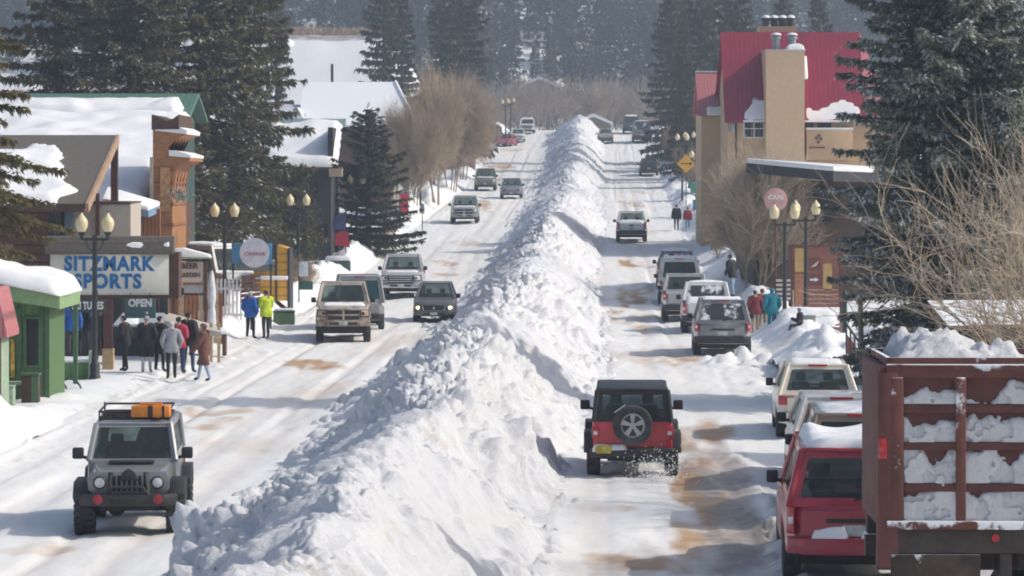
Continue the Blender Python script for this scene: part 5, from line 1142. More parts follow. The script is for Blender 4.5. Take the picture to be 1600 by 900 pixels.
    MB().prism([q(244, 203.5), q(286, 203.5), q(286, 180), q(278, 186), q(268, 190), q(255, 184), q(244, 180)], 'y', Yf - 1.6, Yf + 3.6).build('parapet', BROWN, v)
    MB().prism([q(250, 205), q(298, 210.5), q(299, 205), q(288, 199.5), q(287, 203), q(250, 203.4)], 'y', Yf - 1.68, Yf + 3.6).prism([q(271, 244), q(304, 247), q(305, 243), q(290, 238), q(271, 235)], 'y', Yf - 1.68, Yf + 3.6).build('cornice_snow', SNOW, v)
    MB().box(q(242, 0)[0], q(247, 0)[0], Yf - 1.75, Yf - 1.62, 0, q(0, 246)[1]).build('corner_trim', mat('pale_board', (.42, .36, .30), .7), v)
    lamp = MB().prism([q(258, 262), q(272, 262), q(273, 330), q(257, 330)], 'y', Yf - 1.70, Yf - 1.62); lamp.build('carved_panel', mat('light_carving', (.45, .24, .10), .7, var=.4, scale=7), v)
    cb = MB()
    for k in range(5):
        yy = Yf - 1.45 + k * 1.15
        cb.prism([q(276, 300), q(283, 262), q(301, 251), q(301, 246), q(279, 246)], 'y', yy, yy + .22); cb.prism([q(270, 244), q(270, 232), q(281, 219), q(294, 211), q(294, 207), q(272, 207)], 'y', yy, yy + .22)
    for py in (262, 285, 318, 350): cb.box(q(246, 0)[0] - .02, q(276, 0)[0] + .05, Yf - 1.66, Yf + 3.4, q(0, py)[1] - .05, q(0, py)[1] + .05)
    cb.build('carved_corbels', mat('corbel_wood', (.27, .115, .045), .75, var=.3, scale=5), v)
    gl = thing('garland', 'pale garland hung below the carved cornice', 'garland', (PX(282, 122), 122, PZ(305, 122)))
    r = np.random.default_rng(8); n = 260; vv, fq = leaf_quads(r.normal(0, 1, (n, 3)) * [.22, .12, .12], (lambda d: d / np.linalg.norm(d, axis=1, keepdims=True))(r.normal(0, 1, (n, 3))), np.full(n, .14), np.full(n, .05), r)
    link('foliage', np_mesh('foliage', vv, fq, mat('sprig', (.30, .33, .28), .8, island=.6), smooth=False), gl)
    MB().bar((0, 0, .1), (-.45, .1, .2), .03, .03).build('garland_hook', BROWN, gl)
    # green metal roofed building
    k = thing('green_roof_building', 'building with green metal roof under a band of snow', 'building', (0, 0, 0)); Ya, Yb = 147., 151.5; xa, xb = PX(-40, Ya), PX(296, Ya)
    zl, zh = PZ(183, Ya), PZ(146, Yb)
    MB().box(xa + .4, xb - .5, Ya + .4, Ya + .7, 0, zl).box(xb - .8, xb - .5, Ya + .7, Yb + 3, 0, zl).box(xa + .4, xb - .8, Yb + 3.3, Yb + 3.6, 0, zl).build('wall', DKG, k)
    MB().prism([(Ya, zl), (Yb, zh), (Yb + 4.5, zl), (Yb + 4.5, zl - .15), (Yb, zh - .15), (Ya, zl - .15)], 'x', xa, xb).build('roof', GREENM, k)
    MB().box(xa, xb, Ya - .06, Ya, zl - .32, zl + .02).build('eave', DKG, k)  # dark strip along the eave carries its shadow as colour
    sl = lambda Y: zl + (zh - zl) * (Y - Ya) / (Yb - Ya)
    snow_slab(None, xa, PX(252, Ya), Ya + 1.7, Yb - 1.0, lambda X, Y: sl(Y), .12, 'roof_snow', SNOW, k, 35, .22, .25); snow_slab(None, xa, PX(281, Ya), Ya - .2, Ya + 1.75, lambda X, Y: sl(Y), .46, 'roof_snow', SNOW, k, 36, .22, .4)
shop()

def text_on(parent, body, x, z, y, w, h, m, **k): return lettering(body, h, m, parent, (x, y, z), fit=(w, h), **k)
def shop_signs():
    Y = 99.; s = F / Y
    xa, xb, z0, z1 = PX(78, Y), PX(264, Y), PZ(461, Y), PZ(396, Y)
    t = thing('shop_sign', 'large cream sign reading SITZMARK SPORTS in round blue letters', 'sign', ((xa + xb) / 2, Y, 0)); w = (xb - xa) / 2
    MB().box(-w, w, 0, .35, z0, z1, 0, .01).build('sign_board', CREAMS, t)
    fr = MB(); fr.box(-w - .06, w + .06, -.03, .40, z0 - .09, z0 - .004); fr.box(w + .005, w + .30, .0, .9, z0 - .1, z1 + .03); fr.box(-w - .09, -w - .005, -.03, .4, z0 - .09, z1); fr.build('frame', BROWN, t)
    zc = PZ(370, Y); MB().prism([(-.12, z1 - .03), (.55, z1 - .03), (.45, zc + .02), (.12, zc), (-.12, z1 + .10)], 'x', -w - .14, w + .14).build('shingle_cap', SHINGLE, t)
    snow_slab(None, -.05, w + .08, -.10, .06, lambda X, Yy: z1 + .02 + (Yy + .12) * 1.75, .10, 'cap_snow', SNOW, t, 6, .08, .1)
    BLU = mat('sign_blue', (.008, .16, .42), .5, var=.05)
    c = lambda px: PX(px, Y) - (xa + xb) / 2
    text_on(t, 'SITZMARK', c(170), PZ(413, Y), -.012, 142 / s, 24 / s, BLU, bold=.02, spacing=1.12)
    text_on(t, 'SPORTS', c(168), PZ(440.5, Y), -.012, 106 / s, 24 / s, BLU, bold=.02, spacing=1.12)
    p = MB(); p.box(-.13, .13, 0.06, .30, PZ(545, Y), z0 - .09, 0); p.build('post', MAROON, t, loc=(c(168), 0, 0)); MB().box(-.17, .17, .03, .34, -.2, PZ(545, Y) - .0).build('post_base', mat('tan_post', (.46, .32, .17), .7), t, loc=(c(168), 0, 0))
    o = thing('open_sign', 'teal OPEN board hung under the cream shop sign', 'sign', (PX(219, 98.5), 98.5, PZ(482, 98.5))); MB().box(-.48, .48, 0, .05, -.30, .30, 0, .01).build('sign_board', mat('teal_board', (.05, .115, .115), .6, var=.2), o)
    text_on(o, 'OPEN', .0, .16, -.01, .72, .25, WHITEP, bold=.012); MB().tube([(-.3, .02, .3), (-.3, .02, .5)], .012, 5).tube([(.3, .02, .3), (.3, .02, .5)], .012, 5).build('hanger', BLACKP, o)
    o = thing('hanging_sign', 'dark SKI TUNES board beside the kiosk roof', 'sign', (PX(137, 97), 97, PZ(478, 97))); MB().box(-.54, .54, 0, .06, -.20, .20, 0, .01).build('sign_board', mat('slate_board', (.035, .04, .05), .6), o)
    text_on(o, 'SKI TUNES', 0, 0, -.01, .95, .24, WHITEP, bold=.008); MB().tube([(-.3, .02, .2), (-.3, .02, .45)], .012, 5).tube([(.3, .02, .2), (.3, .02, .45)], .012, 5).build('hanger', BLACKP, o)
    # awnings
    a = thing('shop_awning', 'snow dusted blue grey awning below the OPEN board', 'awning', (PX(222, 102), 102, PZ(500, 102))); MB().hexa([(-.85, -.6, -.18), (.75, -.6, -.22), (.62, .9, .12), (-.72, .9, .12), (-.85, -.6, -.12), (.75, -.6, -.16), (.62, .9, .19), (-.72, .9, .19)]).build('awning_cloth', mat('awning_grey', (.33, .37, .42), .7), a); snow_slab(None, -.7, -.05, -.5, .8, lambda X, Yy: .155 + (Yy - .9) * .2 + 0 * X, .06, 'awning_snow', SNOW, a, 3, .08, .2)
    for x in (-.7, .6): MB().tube([(x, .8, .1), (x, .8, -1.9)], .03, 6).build('awning_post', BROWN, a)
    a = thing('long_canopy', 'long beige canopy sloping down beside the queue', 'awning', (0, 0, 0)); P = [(PX(243, 104), 104, PZ(498, 104)), (PX(346, 102), 102, PZ(519, 102)), (PX(338, 105), 105, PZ(508, 105)), (PX(250, 107), 107, PZ(485, 107))]
    MB().hexa([(x, y, z - .18) for x, y, z in P] + P, 0, .03).build('canopy_roof', mat('canopy_beige', (.50, .45, .38), .7, var=.08), a)
    for px, Yp in ((270, 106), (330, 103.5), (342, 103)): MB().box(PX(px, Yp) - .05, PX(px, Yp) + .05, Yp - .05, Yp + .05, -.1, PZ(505, Yp)).build('canopy_post', mat('tan_post2', (.48, .37, .22), .7), a)
    # deck fence
    f = thing('plank_fence', 'tall fence of orange and pale planks behind the long canopy', 'fence', (0, 0, 0)); Yf = 113.; m = MB(); x = PX(243, Yf); i = 0
    while x < PX(345, Yf):
        m.box(x, x + .15, Yf, Yf + .04, 0, PZ(458 if i % 5 else 450, Yf), 1 if (i % 7) in (2, 5) else 0); x += .17; i += 1
    m.box(PX(243, Yf), PX(345, Yf), Yf + .05, Yf + .1, .4, .52); m.box(PX(243, Yf), PX(345, Yf), Yf + .05, Yf + .1, 1.5, 1.62); m.build('planks', [PLANKV, mat('pale_plank', (.42, .33, .24), .8)], f)
    f = thing('picket_fence', 'white picket fence behind the street lamp', 'fence', (0, 0, 0)); Yf = 122.; m = MB(); x = PX(338, Yf)
    while x < PX(378, Yf): m.box(x, x + .07, Yf, Yf + .04, .1, PZ(436, Yf)); x += .15
    m.box(PX(336, Yf), PX(380, Yf), Yf + .045, Yf + .09, .7, .8); m.box(PX(336, Yf), PX(380, Yf), Yf + .045, Yf + .09, 1.7, 1.8); m.build('pickets', WHITEP, f)
    f = thing('snowy_table', 'outdoor table with snow on top by the plank fence', 'table', (PX(325, 106), 106, .1)); MB().box(-.75, .75, -.4, .4, .72, .78, 0, .01).build('tabletop', BROWN, f); MB().box(-.6, -.5, -.3, .3, 0, .72).build('leg', BROWN, f); MB().box(.5, .6, -.3, .3, 0, .72).build('leg', BROWN, f); snow_slab(None, -.75, .75, -.42, .42, lambda X, Yy: X * 0 + .78, .16, 'table_snow', SNOW, f, 2, .08, .25)
    u = thing('closed_parasol', 'closed white parasol standing by the plank fence', 'parasol', (PX(331, 109), 109, 0)); MB().lathe([(.10, .95), (.16, 1.0), (.13, 1.4), (.10, 1.6), (.15, 1.9), (.13, 2.3), (.06, 2.75), (.01, 2.85)], n=9).build('canopy', mat('white_cloth', (.62, .63, .66), .9), u); MB().tube([(0, 0, 0), (0, 0, 2.85)], .025, 6).build('pole', BROWN, u)
    # menu / beer garden board
    Y = 113.; b = thing('beer_garden_sign', 'framed BEER GARDEN board with a little snowy roof', 'sign', (PX(296, Y), Y, 0)); h = PX(318, Y) - PX(296, Y)
    MB().box(-h, h, 0, .08, PZ(441, Y), PZ(409, Y)).build('sign_board', mat('pale_sign', (.52, .45, .40), .7, var=.08), b); text_on(b, 'BEER', .0, PZ(416, Y), -.01, .62, .2, MAROON, bold=.008); text_on(b, 'GARDEN', .0, PZ(430, Y), -.01, .76, .17, BROWN, bold=.004)
    MB().box(-h - .1, -h - .003, -.04, .12, 0, PZ(404, Y)).box(h + .003, h + .12, -.04, .12, 0, PZ(404, Y)).box(-h - .1, h + .12, -.04, .12, PZ(407.5, Y), PZ(403, Y)).build('frame', BROWN, b)
    MB().box(-h, h, .0, .06, PZ(461, Y), PZ(446, Y)).build('lower_board', mat('grey_board', (.36, .37, .40), .7, var=.2, scale=9), b)
    MB().prism([(-h - .22, PZ(404, Y)), (h + .26, PZ(404, Y)), (h + .26, PZ(401, Y)), (-h + .3, PZ(392, Y)), (-h - .22, PZ(393, Y))], 'y', -.3, .35).build('roof', GREENL, b); MB().prism([(-h - .24, PZ(400.5, Y)), (h + .28, PZ(402, Y)), (h + .2, PZ(397.5, Y)), (-h + .3, PZ(387, Y)), (-h - .2, PZ(389, Y))], 'y', -.34, .39, 0, .04).build('roof_snow', SNOW, b)
    # blue banner with white disc
    Y = 124.; b = thing('blue_banner_sign', 'blue banner sign with a white disc and small pink lettering', 'sign', (PX(393, Y), Y, 0)); MB().box(PX(362, Y) - PX(393, Y), PX(425, Y) - PX(393, Y), 0, .05, PZ(412, Y), PZ(380, Y), 0, .005).build('banner', mat('banner_blue', (.07, .24, .42), .6, var=.4, scale=1.5), b)
    MB().lathe([(.58, 0), (.58, .03)], (.12, -.005, PZ(395, Y)), (0, -1, 0), 28).build('disc', mat('disc_white', (.66, .66, .72), .6), b); text_on(b, 'CREPES', .12, PZ(397, Y), -.045, .8, .13, mat('pink_letters', (.45, .16, .18), .6)); 
    for px in (364, 423): MB().tube([(PX(px, Y) - PX(393, Y), .05, -.1), (PX(px, Y) - PX(393, Y), .05, PZ(379, Y))], .035, 6).build('post', BLACKP, b)
    MB().box(PX(360, Y) - PX(393, Y), PX(428, Y) - PX(393, Y), .1, .14, PZ(423, Y), PZ(413, Y)).build('lower_strip', mat('strip_grey', (.20, .22, .24), .7), b)
    # yellow shed wall
    Y = 134.; b = thing('yellow_shed', 'yellow orange boarded shed with sloping top edge', 'shed', (PX(425, Y), Y, 0)); c = lambda px: PX(px, Y) - PX(425, Y)
    YEL = mat('yellow_boards', (.62, .33, .035), .65, var=.15, wave=('Z', .9, .6, .1)); MB().prism([(c(396), PZ(470, Y)), (c(449), PZ(470, Y)), (c(449), PZ(388, Y)), (c(432), PZ(383, Y)), (c(432), PZ(418, Y)), (c(396), PZ(420, Y))], 'y', 0, 2.).build('wall', YEL, b)
    MB().box(c(449) + .003, c(453), -.05, 2, 0, PZ(388, Y)).box(c(430), c(433), -.06, -.005, 0, PZ(383, Y)).build('corner_post', DKWALL, b); MB().box(c(400), c(450), -.3, -.02, PZ(437, Y), PZ(431, Y), 0, .03).build('ledge_snow', SNOW, b)
    MB().hexa([(c(395), -.2, PZ(420, Y) + .01), (c(431), -.2, PZ(418, Y) + .01), (c(431), 2, PZ(418, Y) + .01), (c(395), 2, PZ(420, Y) + .01), (c(395), -.2, PZ(417, Y)), (c(431), -.2, PZ(415, Y)), (c(431), 2, PZ(415, Y)), (c(395), 2, PZ(417, Y))]).build('roof', BROWN, b)
    # stack of wooden arrow boards
    Y = 121.; b = thing('arrow_board_post', 'post of stacked brown wooden arrow boards behind the two pedestrians', 'signpost', (PX(393, Y), Y, 0)); BRD = wood('arrow_wood', (.22, .12, .085))
    for i in range(6):
        z = PZ(470 - i * 7.2, Y); m = MB().hexa([(-.42, -.06, z - .06), (.33, -.06, z + .02), (.33, -.02, z + .02), (-.42, -.02, z - .06), (-.38, -.06, z + .08), (.38, -.06, z + .16), (.38, -.02, z + .16), (-.38, -.02, z + .08)], 0, .01); m.build('arrow_board', BRD, b)
    MB().box(-.05, .05, -.01, .09, -.1, PZ(428, Y)).build('post', BROWN, b)
    b = thing('green_bin', 'low green bin on the snowy pavement', 'bin', (PX(444, 128), 128, .1)); MB().box(-.42, .42, -.25, .25, 0, .50, 0, .03).build('bin_body', GREEND, b); MB().box(-.44, .44, -.27, .27, .5, .56, 0, .02).build('bin_lid', DKG, b); MB().box(-.4, .4, -.22, .22, .56, .66, 0, .05).build('bin_snow', SNOW, b)
def snow_slab_q(P, th, par):
    MB().hexa([(x, y, z + .003) for x, y, z in P] + [(x * 1 + 0, y, z + th) for x, y, z in P], 0, .04).build('canopy_snow', SNOW, par)
shop_signs()

def back_houses():
    # dark wooden building behind the small spruces
    Y = 182.; t = thing('dark_wood_building', 'dark wooden building with flat roof edge behind small spruces', 'building', (0, 0, 0)); xa, xb, zr = PX(395, Y), PX(517, Y), PZ(266, Y)
    MB().box(xa, xb, Y, Y + .3, g0(Y) - .5, zr).box(xb - .3, xb, Y + .3, Y + 9, g0(Y) - .5, zr).box(xa, xa + .3, Y + .3, Y + 9, g0(Y) - .5, zr).build('wall', DKWALL, t, sharp=0); MB().box(xa - .4, PX(530, Y), Y - .5, Y + 9.2, zr, zr + .18).build('roof', BROWN, t); MB().box(PX(515, Y), PX(535, Y), Y - .55, Y + .4, PZ(276, Y), PZ(264, Y) + .02).build('corner_block', mat('tan_block', (.42, .33, .21), .8), t)
    for px, pz_ in ((450, 372), (487, 372), (505, 372), (452, 305), (490, 305)): window(t, PX(px, Y), PZ(pz_, Y), Y - .02, .75, .9, 2, 1, BROWN)
    # low building with deep snow roof and green eave
    Y = 190.; t = thing('green_eave_house', 'low house with thick snow roof and pale green eave', 'building', (0, 0, 0)); xa, xb = PX(405, Y), PX(527, Y); za, zb = PZ(262, Y), PZ(196, Y + 6)
    MB().box(xa, xb - .3, Y + .4, Y + .7, g0(Y) - .5, za).box(xb - .6, xb - .3, Y + .7, Y + 6, g0(Y) - .5, zb - .2).build('wall', DKWALL, t); MB().hexa([(xa, Y, za - .2), (xb, Y, za - .2), (xb, Y + 6, zb - .2), (xa, Y + 6, zb - .2), (xa, Y, za), (xb, Y, za), (xb, Y + 6, zb), (xa, Y + 6, zb)]).build('roof', SHINGLE, t)
    snow_slab(None, xa, xb, Y - .1, Y + 6, lambda X, Yy: za + (zb - za) * (Yy - Y) / 6, .45, 'roof_snow', SNOW, t, 45, .3, .4); MB().box(xa - .2, xb + .2, Y + 6, Y + 6.3, zb - .1, zb + .42).build('ridge_flashing', mat('mint_flashing', (.36, .52, .46), .6), t)
    # barn like house with frosted grey roof
    Y = 250.; t = thing('grey_barn', 'grey barn like house with frosted metal roof behind the bushy spruce', 'building', (0, 0, 0)); xa, xb = PX(474, Y + 6), PX(617, Y + 6); zr, ze = PZ(128, Y + 6), PZ(195, Y)
    xa2, xb2 = PX(466, Y), PX(650, Y)
    MB().box(xa + .3, xb - .1, Y + .5, Y + .8, g0(Y) - 1, ze + .2).build('wall', BROWN, t); MB().prism([(Y + .6, g0(Y) - 1), (Y + 11.4, g0(Y) - 1), (Y + 11.4, ze), (Y + 6, zr - .3), (Y + .6, ze)], 'x', xb - .1, xb + .1).build('gable_wall', mat('barn_boards', (.30, .25, .19), .85), t); MB().prism([(Y + .6, g0(Y) - 1), (Y + 11.4, g0(Y) - 1), (Y + 11.4, ze), (Y + 6, zr - .3), (Y + .6, ze)], 'x', xa, xa + .3).build('gable_wall', mat('barn_boards', (.3, .25, .19)), t)
    MB().hexa([(xa2, Y, ze - .15), (xb2, Y, ze - .15), (xb, Y + 6, zr - .15), (xa, Y + 6, zr - .15), (xa2, Y, ze), (xb2, Y, ze), (xb, Y + 6, zr), (xa, Y + 6, zr)]).hexa([(xa, Y + 6.01, zr - .15), (xb, Y + 6.01, zr - .15), (xb2, Y + 12, ze - .15), (xa2, Y + 12, ze - .15), (xa, Y + 6.01, zr), (xb, Y + 6.01, zr), (xb2, Y + 12, ze), (xa2, Y + 12, ze)]).build('roof', GREYROOF, t)
    MB().bar((xb2 + .05, Y - .05, ze), (xb + .05, Y + 6, zr), .15, .3).build('verge_snow', SNOW, t)
    MB().hexa([(PX(410, Y), Y - 1, PZ(196, Y)), (PX(478, Y), Y - 1, PZ(196, Y)), (PX(476, Y), Y + 4, PZ(168, Y + 4)), (PX(425, Y), Y + 4, PZ(166, Y + 4)), (PX(410, Y), Y - 1, PZ(192, Y)), (PX(478, Y), Y - 1, PZ(192, Y)), (PX(476, Y), Y + 4, PZ(164, Y + 4)), (PX(425, Y), Y + 4, PZ(162, Y + 4))]).build('lean_to_roof', mat('snowed_tin', (.50, .53, .58), .7), t)
    MB().prism([(PX(455, Y), PZ(192, Y)), (PX(480, Y), PZ(192, Y)), (PX(466, Y), PZ(168, Y))], 'y', Y - 1.2, Y + 3).build('dormer', GREYROOF, t); MB().box(PX(482, Y), PX(488, Y), Y - .2, Y + .3, PZ(191, Y), PZ(185, Y)).build('roof_vent', DKWALL, t)
    MB().box(PX(517, Y + 7), PX(521, Y + 7), Y + 6.8, Y + 7, zr - .3, PZ(100, Y + 7)).build('chimney_pipe', DKWALL, t)
    # rise of snow with a boulder
    r = thing('snow_boulder', 'round snow capped boulder at the left end of the dry grass brow', 'boulder', (PX(447, 462), 462, PZ(72, 462))); m = MB(); q = bmesh.new(); bmesh.ops.create_icosphere(q, subdivisions=3, radius=1)
    for v_ in q.verts: v_.co *= 1 + .18 * float(fbm(np.array(v_.co.x * 2 + 5), np.array(v_.co.y * 2 + v_.co.z), 3, 3)); v_.co.x *= 1.0; v_.co.z *= .95
    m._bm(q, 0); o = m.build('boulder_snow', SNOW, r); o.scale = (1.15, 1.15, 1.15); MB().lathe([(.2, -1.9), (1.0, -1.5), (1.05, -1.0), (.8, -.8)], n=10).build('boulder_rock', mat('rock', (.2, .19, .18), .9), r)
    # tan lodge with red metal roof
    Y = 190.; t = thing('tan_lodge', 'tan stucco lodge with steep red metal roof and wide chimney', 'building', (0, 0, 0)); G = g0(Y) - .8
    xa, xb = PX(1134, Y), PX(1420, Y); ze, zr = PZ(181, Y), PZ(50, Y + 3.2)
    MB().box(xa + .1, xb, Y, Y + .3, G, ze + .3).box(xa + .1, xa + .4, Y + .3, Y + 10, G, ze + .2).box(xb - .3, xb, Y + .3, Y + 10, G, ze).build('wall', TAN, t, sharp=0)
    MB().prism([(Y + .1, ze), (Y + 10.3, ze), (Y + 3.2, zr - .3)], 'x', xa + .15, xa + .35).build('gable_wall', TAN, t)
    MB().prism([(Y - .45, ze - .25), (Y + 3.2, zr), (Y + 10.9, ze - .25), (Y + 10.9, ze - .42), (Y + 3.2, zr - .2), (Y - .45, ze - .42)], 'x', xa - .1, PX(1352, Y)).build('roof', REDROOF, t, sharp=20)
    MB().hexa([(PX(1352, Y), Y - .4, ze - .40), (PX(1400, Y), Y - .4, ze - .4), (PX(1395, Y), Y + 1, ze - .3), (PX(1352, Y), Y + 3.2, zr - .2), (PX(1352, Y), Y - .4, ze - .25), (PX(1400, Y), Y - .4, ze - .25), (PX(1395, Y), Y + 1, ze), (PX(1352, Y), Y + 3.2, zr)]).build('roof_hip', REDROOF, t)
    sl = lambda Yy: ze - .25 + (zr - ze + .25) * (Yy - Y + .45) / 3.65
    snow_slab(None, PX(1160, Y), PX(1200, Y), Y - .5, Y + .45, lambda X, Yy: sl(Yy), .05, 'roof_snow', SNOW, t, 51, .12, .2, hole=lambda X, Yy: np.clip(1.5 - ((PX(1200, Y) - X) / 1.4 + (Yy - Y + .5) / 1.2), 0, 1)); snow_slab(None, PX(1256, Y), PX(1345, Y), Y - .5, Y + .75, lambda X, Yy: sl(Yy), .05, 'roof_snow', SNOW, t, 52, .14, .25, hole=lambda X, Yy: np.clip((.22 + .2 * np.sin(X * 2) - (Yy - Y)) * 5, 0, 1))
    snow_slab(None, PX(1256, Y), PX(1266, Y), Y + 1.2, Y + 2.2, lambda X, Yy: sl(Yy), .14, 'roof_snow', SNOW, t, 53, .1, .15)
    c0, c1, zc = PX(1197, Y - 1.2), PX(1257, Y - 1.2), PZ(80, Y - 1.2); ch = MB().box(c0, c1, Y - 1.25, Y + 3.2, G, zc).build('chimney', mat('tan_stucco_sunlit', (.66, .47, .285), .9, var=.08), t, sharp=0)  # brighter stucco copy, sunlight on the chimney is put into its colour
    MB().box(c0 - .06, c1 + .06, Y - 1.31, Y + 3.25, zc, zc + .10, 0, .02).build('chimney_cap', mat('cap_grey', (.5, .45, .4), .8), ch)
    for px in (1213, 1238):
        x = PX(px, Y - .6); MB().lathe([(.24, 0), (.24, .62), (.32, .64), (.32, .78), (.1, .9)], (x, Y - .5, zc + .1), n=14).build('flue', STEEL, ch); MB().lathe([(.34, 0), (.26, .10), (.05, .15)], (x, Y - .5, zc + .98), n=12).build('flue_snow', SNOW, ch)
    snow_slab(None, PX(1226, Y), c1, Y - 1.25, Y + .3, lambda X, Yy: X * 0 + zc + .1, .42, 'cap_snow', SNOW, ch, 8, .08, .5)
    window(t, PX(1178, Y), PZ(216, Y), Y - .02, 1.25, 1.15, 2, 2)
    MB().box(PX(1258, Y), PX(1330, Y), Y - 1.0, Y - .05, PZ(250, Y), PZ(203, Y), 0, .01).build('balcony_wall', TAN, t); MB().box(PX(1258, Y), PX(1330, Y), Y - 1.03, Y - .02, PZ(203, Y) + .003, PZ(200, Y), 0, .02).build('balcony_snow', SNOW, t); window(t, PX(1264, Y), PZ(201, Y), Y - .02, .55, .75, 1, 1, DKWALL, 'balcony_window'); window(t, PX(1288, Y), PZ(201, Y), Y - .02, .8, .75, 1, 1, DKWALL, 'balcony_window')
    em = MB()
    for a, px, py in ((0, 1276, 222), (1, 1280, 217), (2, 1273, 216), (3, 1277, 212)): em.lathe([(.11, 0), (.07, .03)], (PX(px, Y), Y - 1.01, PZ(py, Y)), (0, -1, 0), 8)
    em.box(PX(1262, Y), PX(1286, Y), Y - 1.03, Y - 1.005, PZ(232, Y), PZ(229.5, Y)); em.build('wall_emblem', mat('emblem_brown', (.16, .085, .05), .7), t)
    MB().box(PX(1140, Y), PX(1148, Y), Y - .25, Y - .02, PZ(206, Y), PZ(192, Y), 0, .02).build('meter_box', STEEL, t); MB().tube([(PX(1150, Y), Y - .1, PZ(250, Y)), (PX(1150, Y), Y - .1, PZ(186, Y))], .05, 6).build('drain_pipe', DKWALL, t)
    # rear block with chimney top and lower wing
    Yw = 197.; MB().box(PX(1096, Yw), PX(1140, Yw), Yw, Yw + 6, G, PZ(178, Yw)).build('wing_wall', TAN, t, sharp=0); xa, xb = PX(1091, Yw), PX(1137, Yw); za, zb = PZ(178, Yw), PZ(113, Yw + 3)
    MB().prism([(Yw - .3, za), (Yw + 3, zb), (Yw + 6.3, za), (Yw + 6.3, za - .15), (Yw + 3, zb - .2), (Yw - .3, za - .15)], 'x', xa, xb).build('wing_roof', PINKROOF, t, sharp=20); MB().box(xa, xb, Yw + 2.9, Yw + 3.1, zb, zb + .08).build('ridge_snow', SNOW, t); snow_slab(None, PX(1104, Yw), xb, Yw - .35, Yw + .25, lambda X, Yy: za + (Yy - Yw + .3) * (zb - za) / 3.3, .14, 'roof_snow', SNOW, t, 4, .1, .15)
    Yr = 201.; bt = MB().box(PX(1187, Yr), PX(1246, Yr), Yr, Yr + 2, PZ(62, Yr), PZ(41, Yr)).build('rear_stack', mat('tan_pink', (.50, .33, .22), .9), t, sharp=0)
    for i in range(4): x = PX(1198 + i * 13, Yr); MB().lathe([(.2, 0), (.2, .4), (.28, .42), (.28, .55)], (x, Yr + .7, PZ(41, Yr)), n=12).build('vent_pipe', DKWALL, bt); MB().lathe([(.3, 0), (.2, .14), (.04, .18)], (x, Yr + .7, PZ(41, Yr) + .56), n=10).build('vent_snow', SNOW, bt)
    # low building with long snow edged roof
    Y = 150.; t = thing('low_snow_roof_building', 'low dark fronted building with long snow edged flat roof', 'building', (0, 0, 0)); G = g0(Y) - .5; xa, xb = PX(1178, Y), PX(1420, Y); zt = PZ(272, Y)
    MB().box(xa, xb, Y, Y + .3, G, zt - .3, 0).box(xa, xa + .3, Y + .3, Y + 12, G, zt - .3).build('wall', mat('brown_front', (.10, .065, .05), .85, var=.2), t, sharp=0)
    P = [(PX(1166, 147), 147, 6.64), (PX(1302, 140), 140, 6.25), (PX(1440, 146), 146, 6.1), (PX(1300, 162), 162, 6.45)]
    MB().hexa([(x, y, z - .42) for x, y, z in P] + P).build('roof', DKWALL, t); MB().hexa([(x, y - .03, z + .003) for x, y, z in P] + [(x, y - .03, z + .24) for x, y, z in P], 0, .08).build('roof_snow', SNOW, t)
    for px in (1200, 1225, 1250, 1275): window(t, PX(px, Y), PZ(322, Y), Y - .02, .62, 1.1, 1, 1, BROWN)
    MB().box(PX(1240, 149.7), PX(1300, 149.7), 149.6, 149.98, PZ(346, Y), PZ(300, Y)).build('dark_awning', mat('awning_dark', (.025, .027, .034), .8), t); MB().box(PX(1200, 149.8), PX(1245, 149.8), 149.8, 149.98, PZ(400, Y), PZ(345, Y)).build('maroon_panel', MAROON, t)
    # round pink sign on a post
    Y = 140.; t = thing('round_pink_sign', 'round pink sign with white lettering above the twin lamps', 'sign', (PX(1212, Y), Y, 0)); zc = PZ(312, Y); MB().lathe([(.52, 0), (.52, .06)], (0, 0, zc), (0, -1, 0), 28).build('disc', mat('pink_sign', (.50, .20, .19), .6, var=.1), t); MB().lathe([(.50, 0), (.46, .012)], (0, -.064, zc), (0, -1, 0), 28).build('disc_rim', mat('pink_rim', (.58, .33, .31), .6), t); text_on(t, 'CAFE', 0, zc + .1, -.085, .66, .2, WHITEP, bold=.01); MB().tube([(0, .04, 0), (0, .04, zc + .4)], .04, 6).build('post', BROWN, t)
    # visitor map board
    Y = 125.; t = thing('trail_map_board', 'brown framed map and information board with arrows and yellow panel', 'sign', (PX(1268, Y), Y, 0)); c = lambda px: PX(px, Y) - PX(1268, Y)
    MB().box(c(1240), c(1312), 0, .06, PZ(480, Y), PZ(386, Y)).build('board', mat('map_red_brown', (.26, .10, .065), .7, var=.2, scale=2), t); MB().box(c(1232), c(1239), -.05, .1, 0, PZ(382, Y)).box(c(1312.3), c(1318), -.05, .1, 0, PZ(384, Y)).box(c(1239), c(1312), -.04, .08, PZ(386, Y), PZ(382, Y)).build('frame', MAROON, t)
    ym = mat('map_yellow', (.50, .33, .12), .7, var=.15)
    for a, b, u, v_ in ((1242, 1258, 425, 388), (1286, 1300, 455, 412)): MB().box(c(a), c(b), -.02, -.003, PZ(u, Y), PZ(v_, Y)).build('yellow_panel', ym, t)
    MB().box(c(1242), c(1258), -.02, -.003, PZ(478, Y), PZ(428, Y)).build('orange_panel', mat('map_orange', (.38, .17, .09), .7, var=.3, scale=6), t)
    MB().box(c(1262), c(1282), -.02, -.003, PZ(422, Y), PZ(403, Y)).box(c(1262), c(1284), -.02, -.003, PZ(446, Y), PZ(428, Y)).build('dark_panel', mat('map_dark', (.16, .05, .04), .6), t)
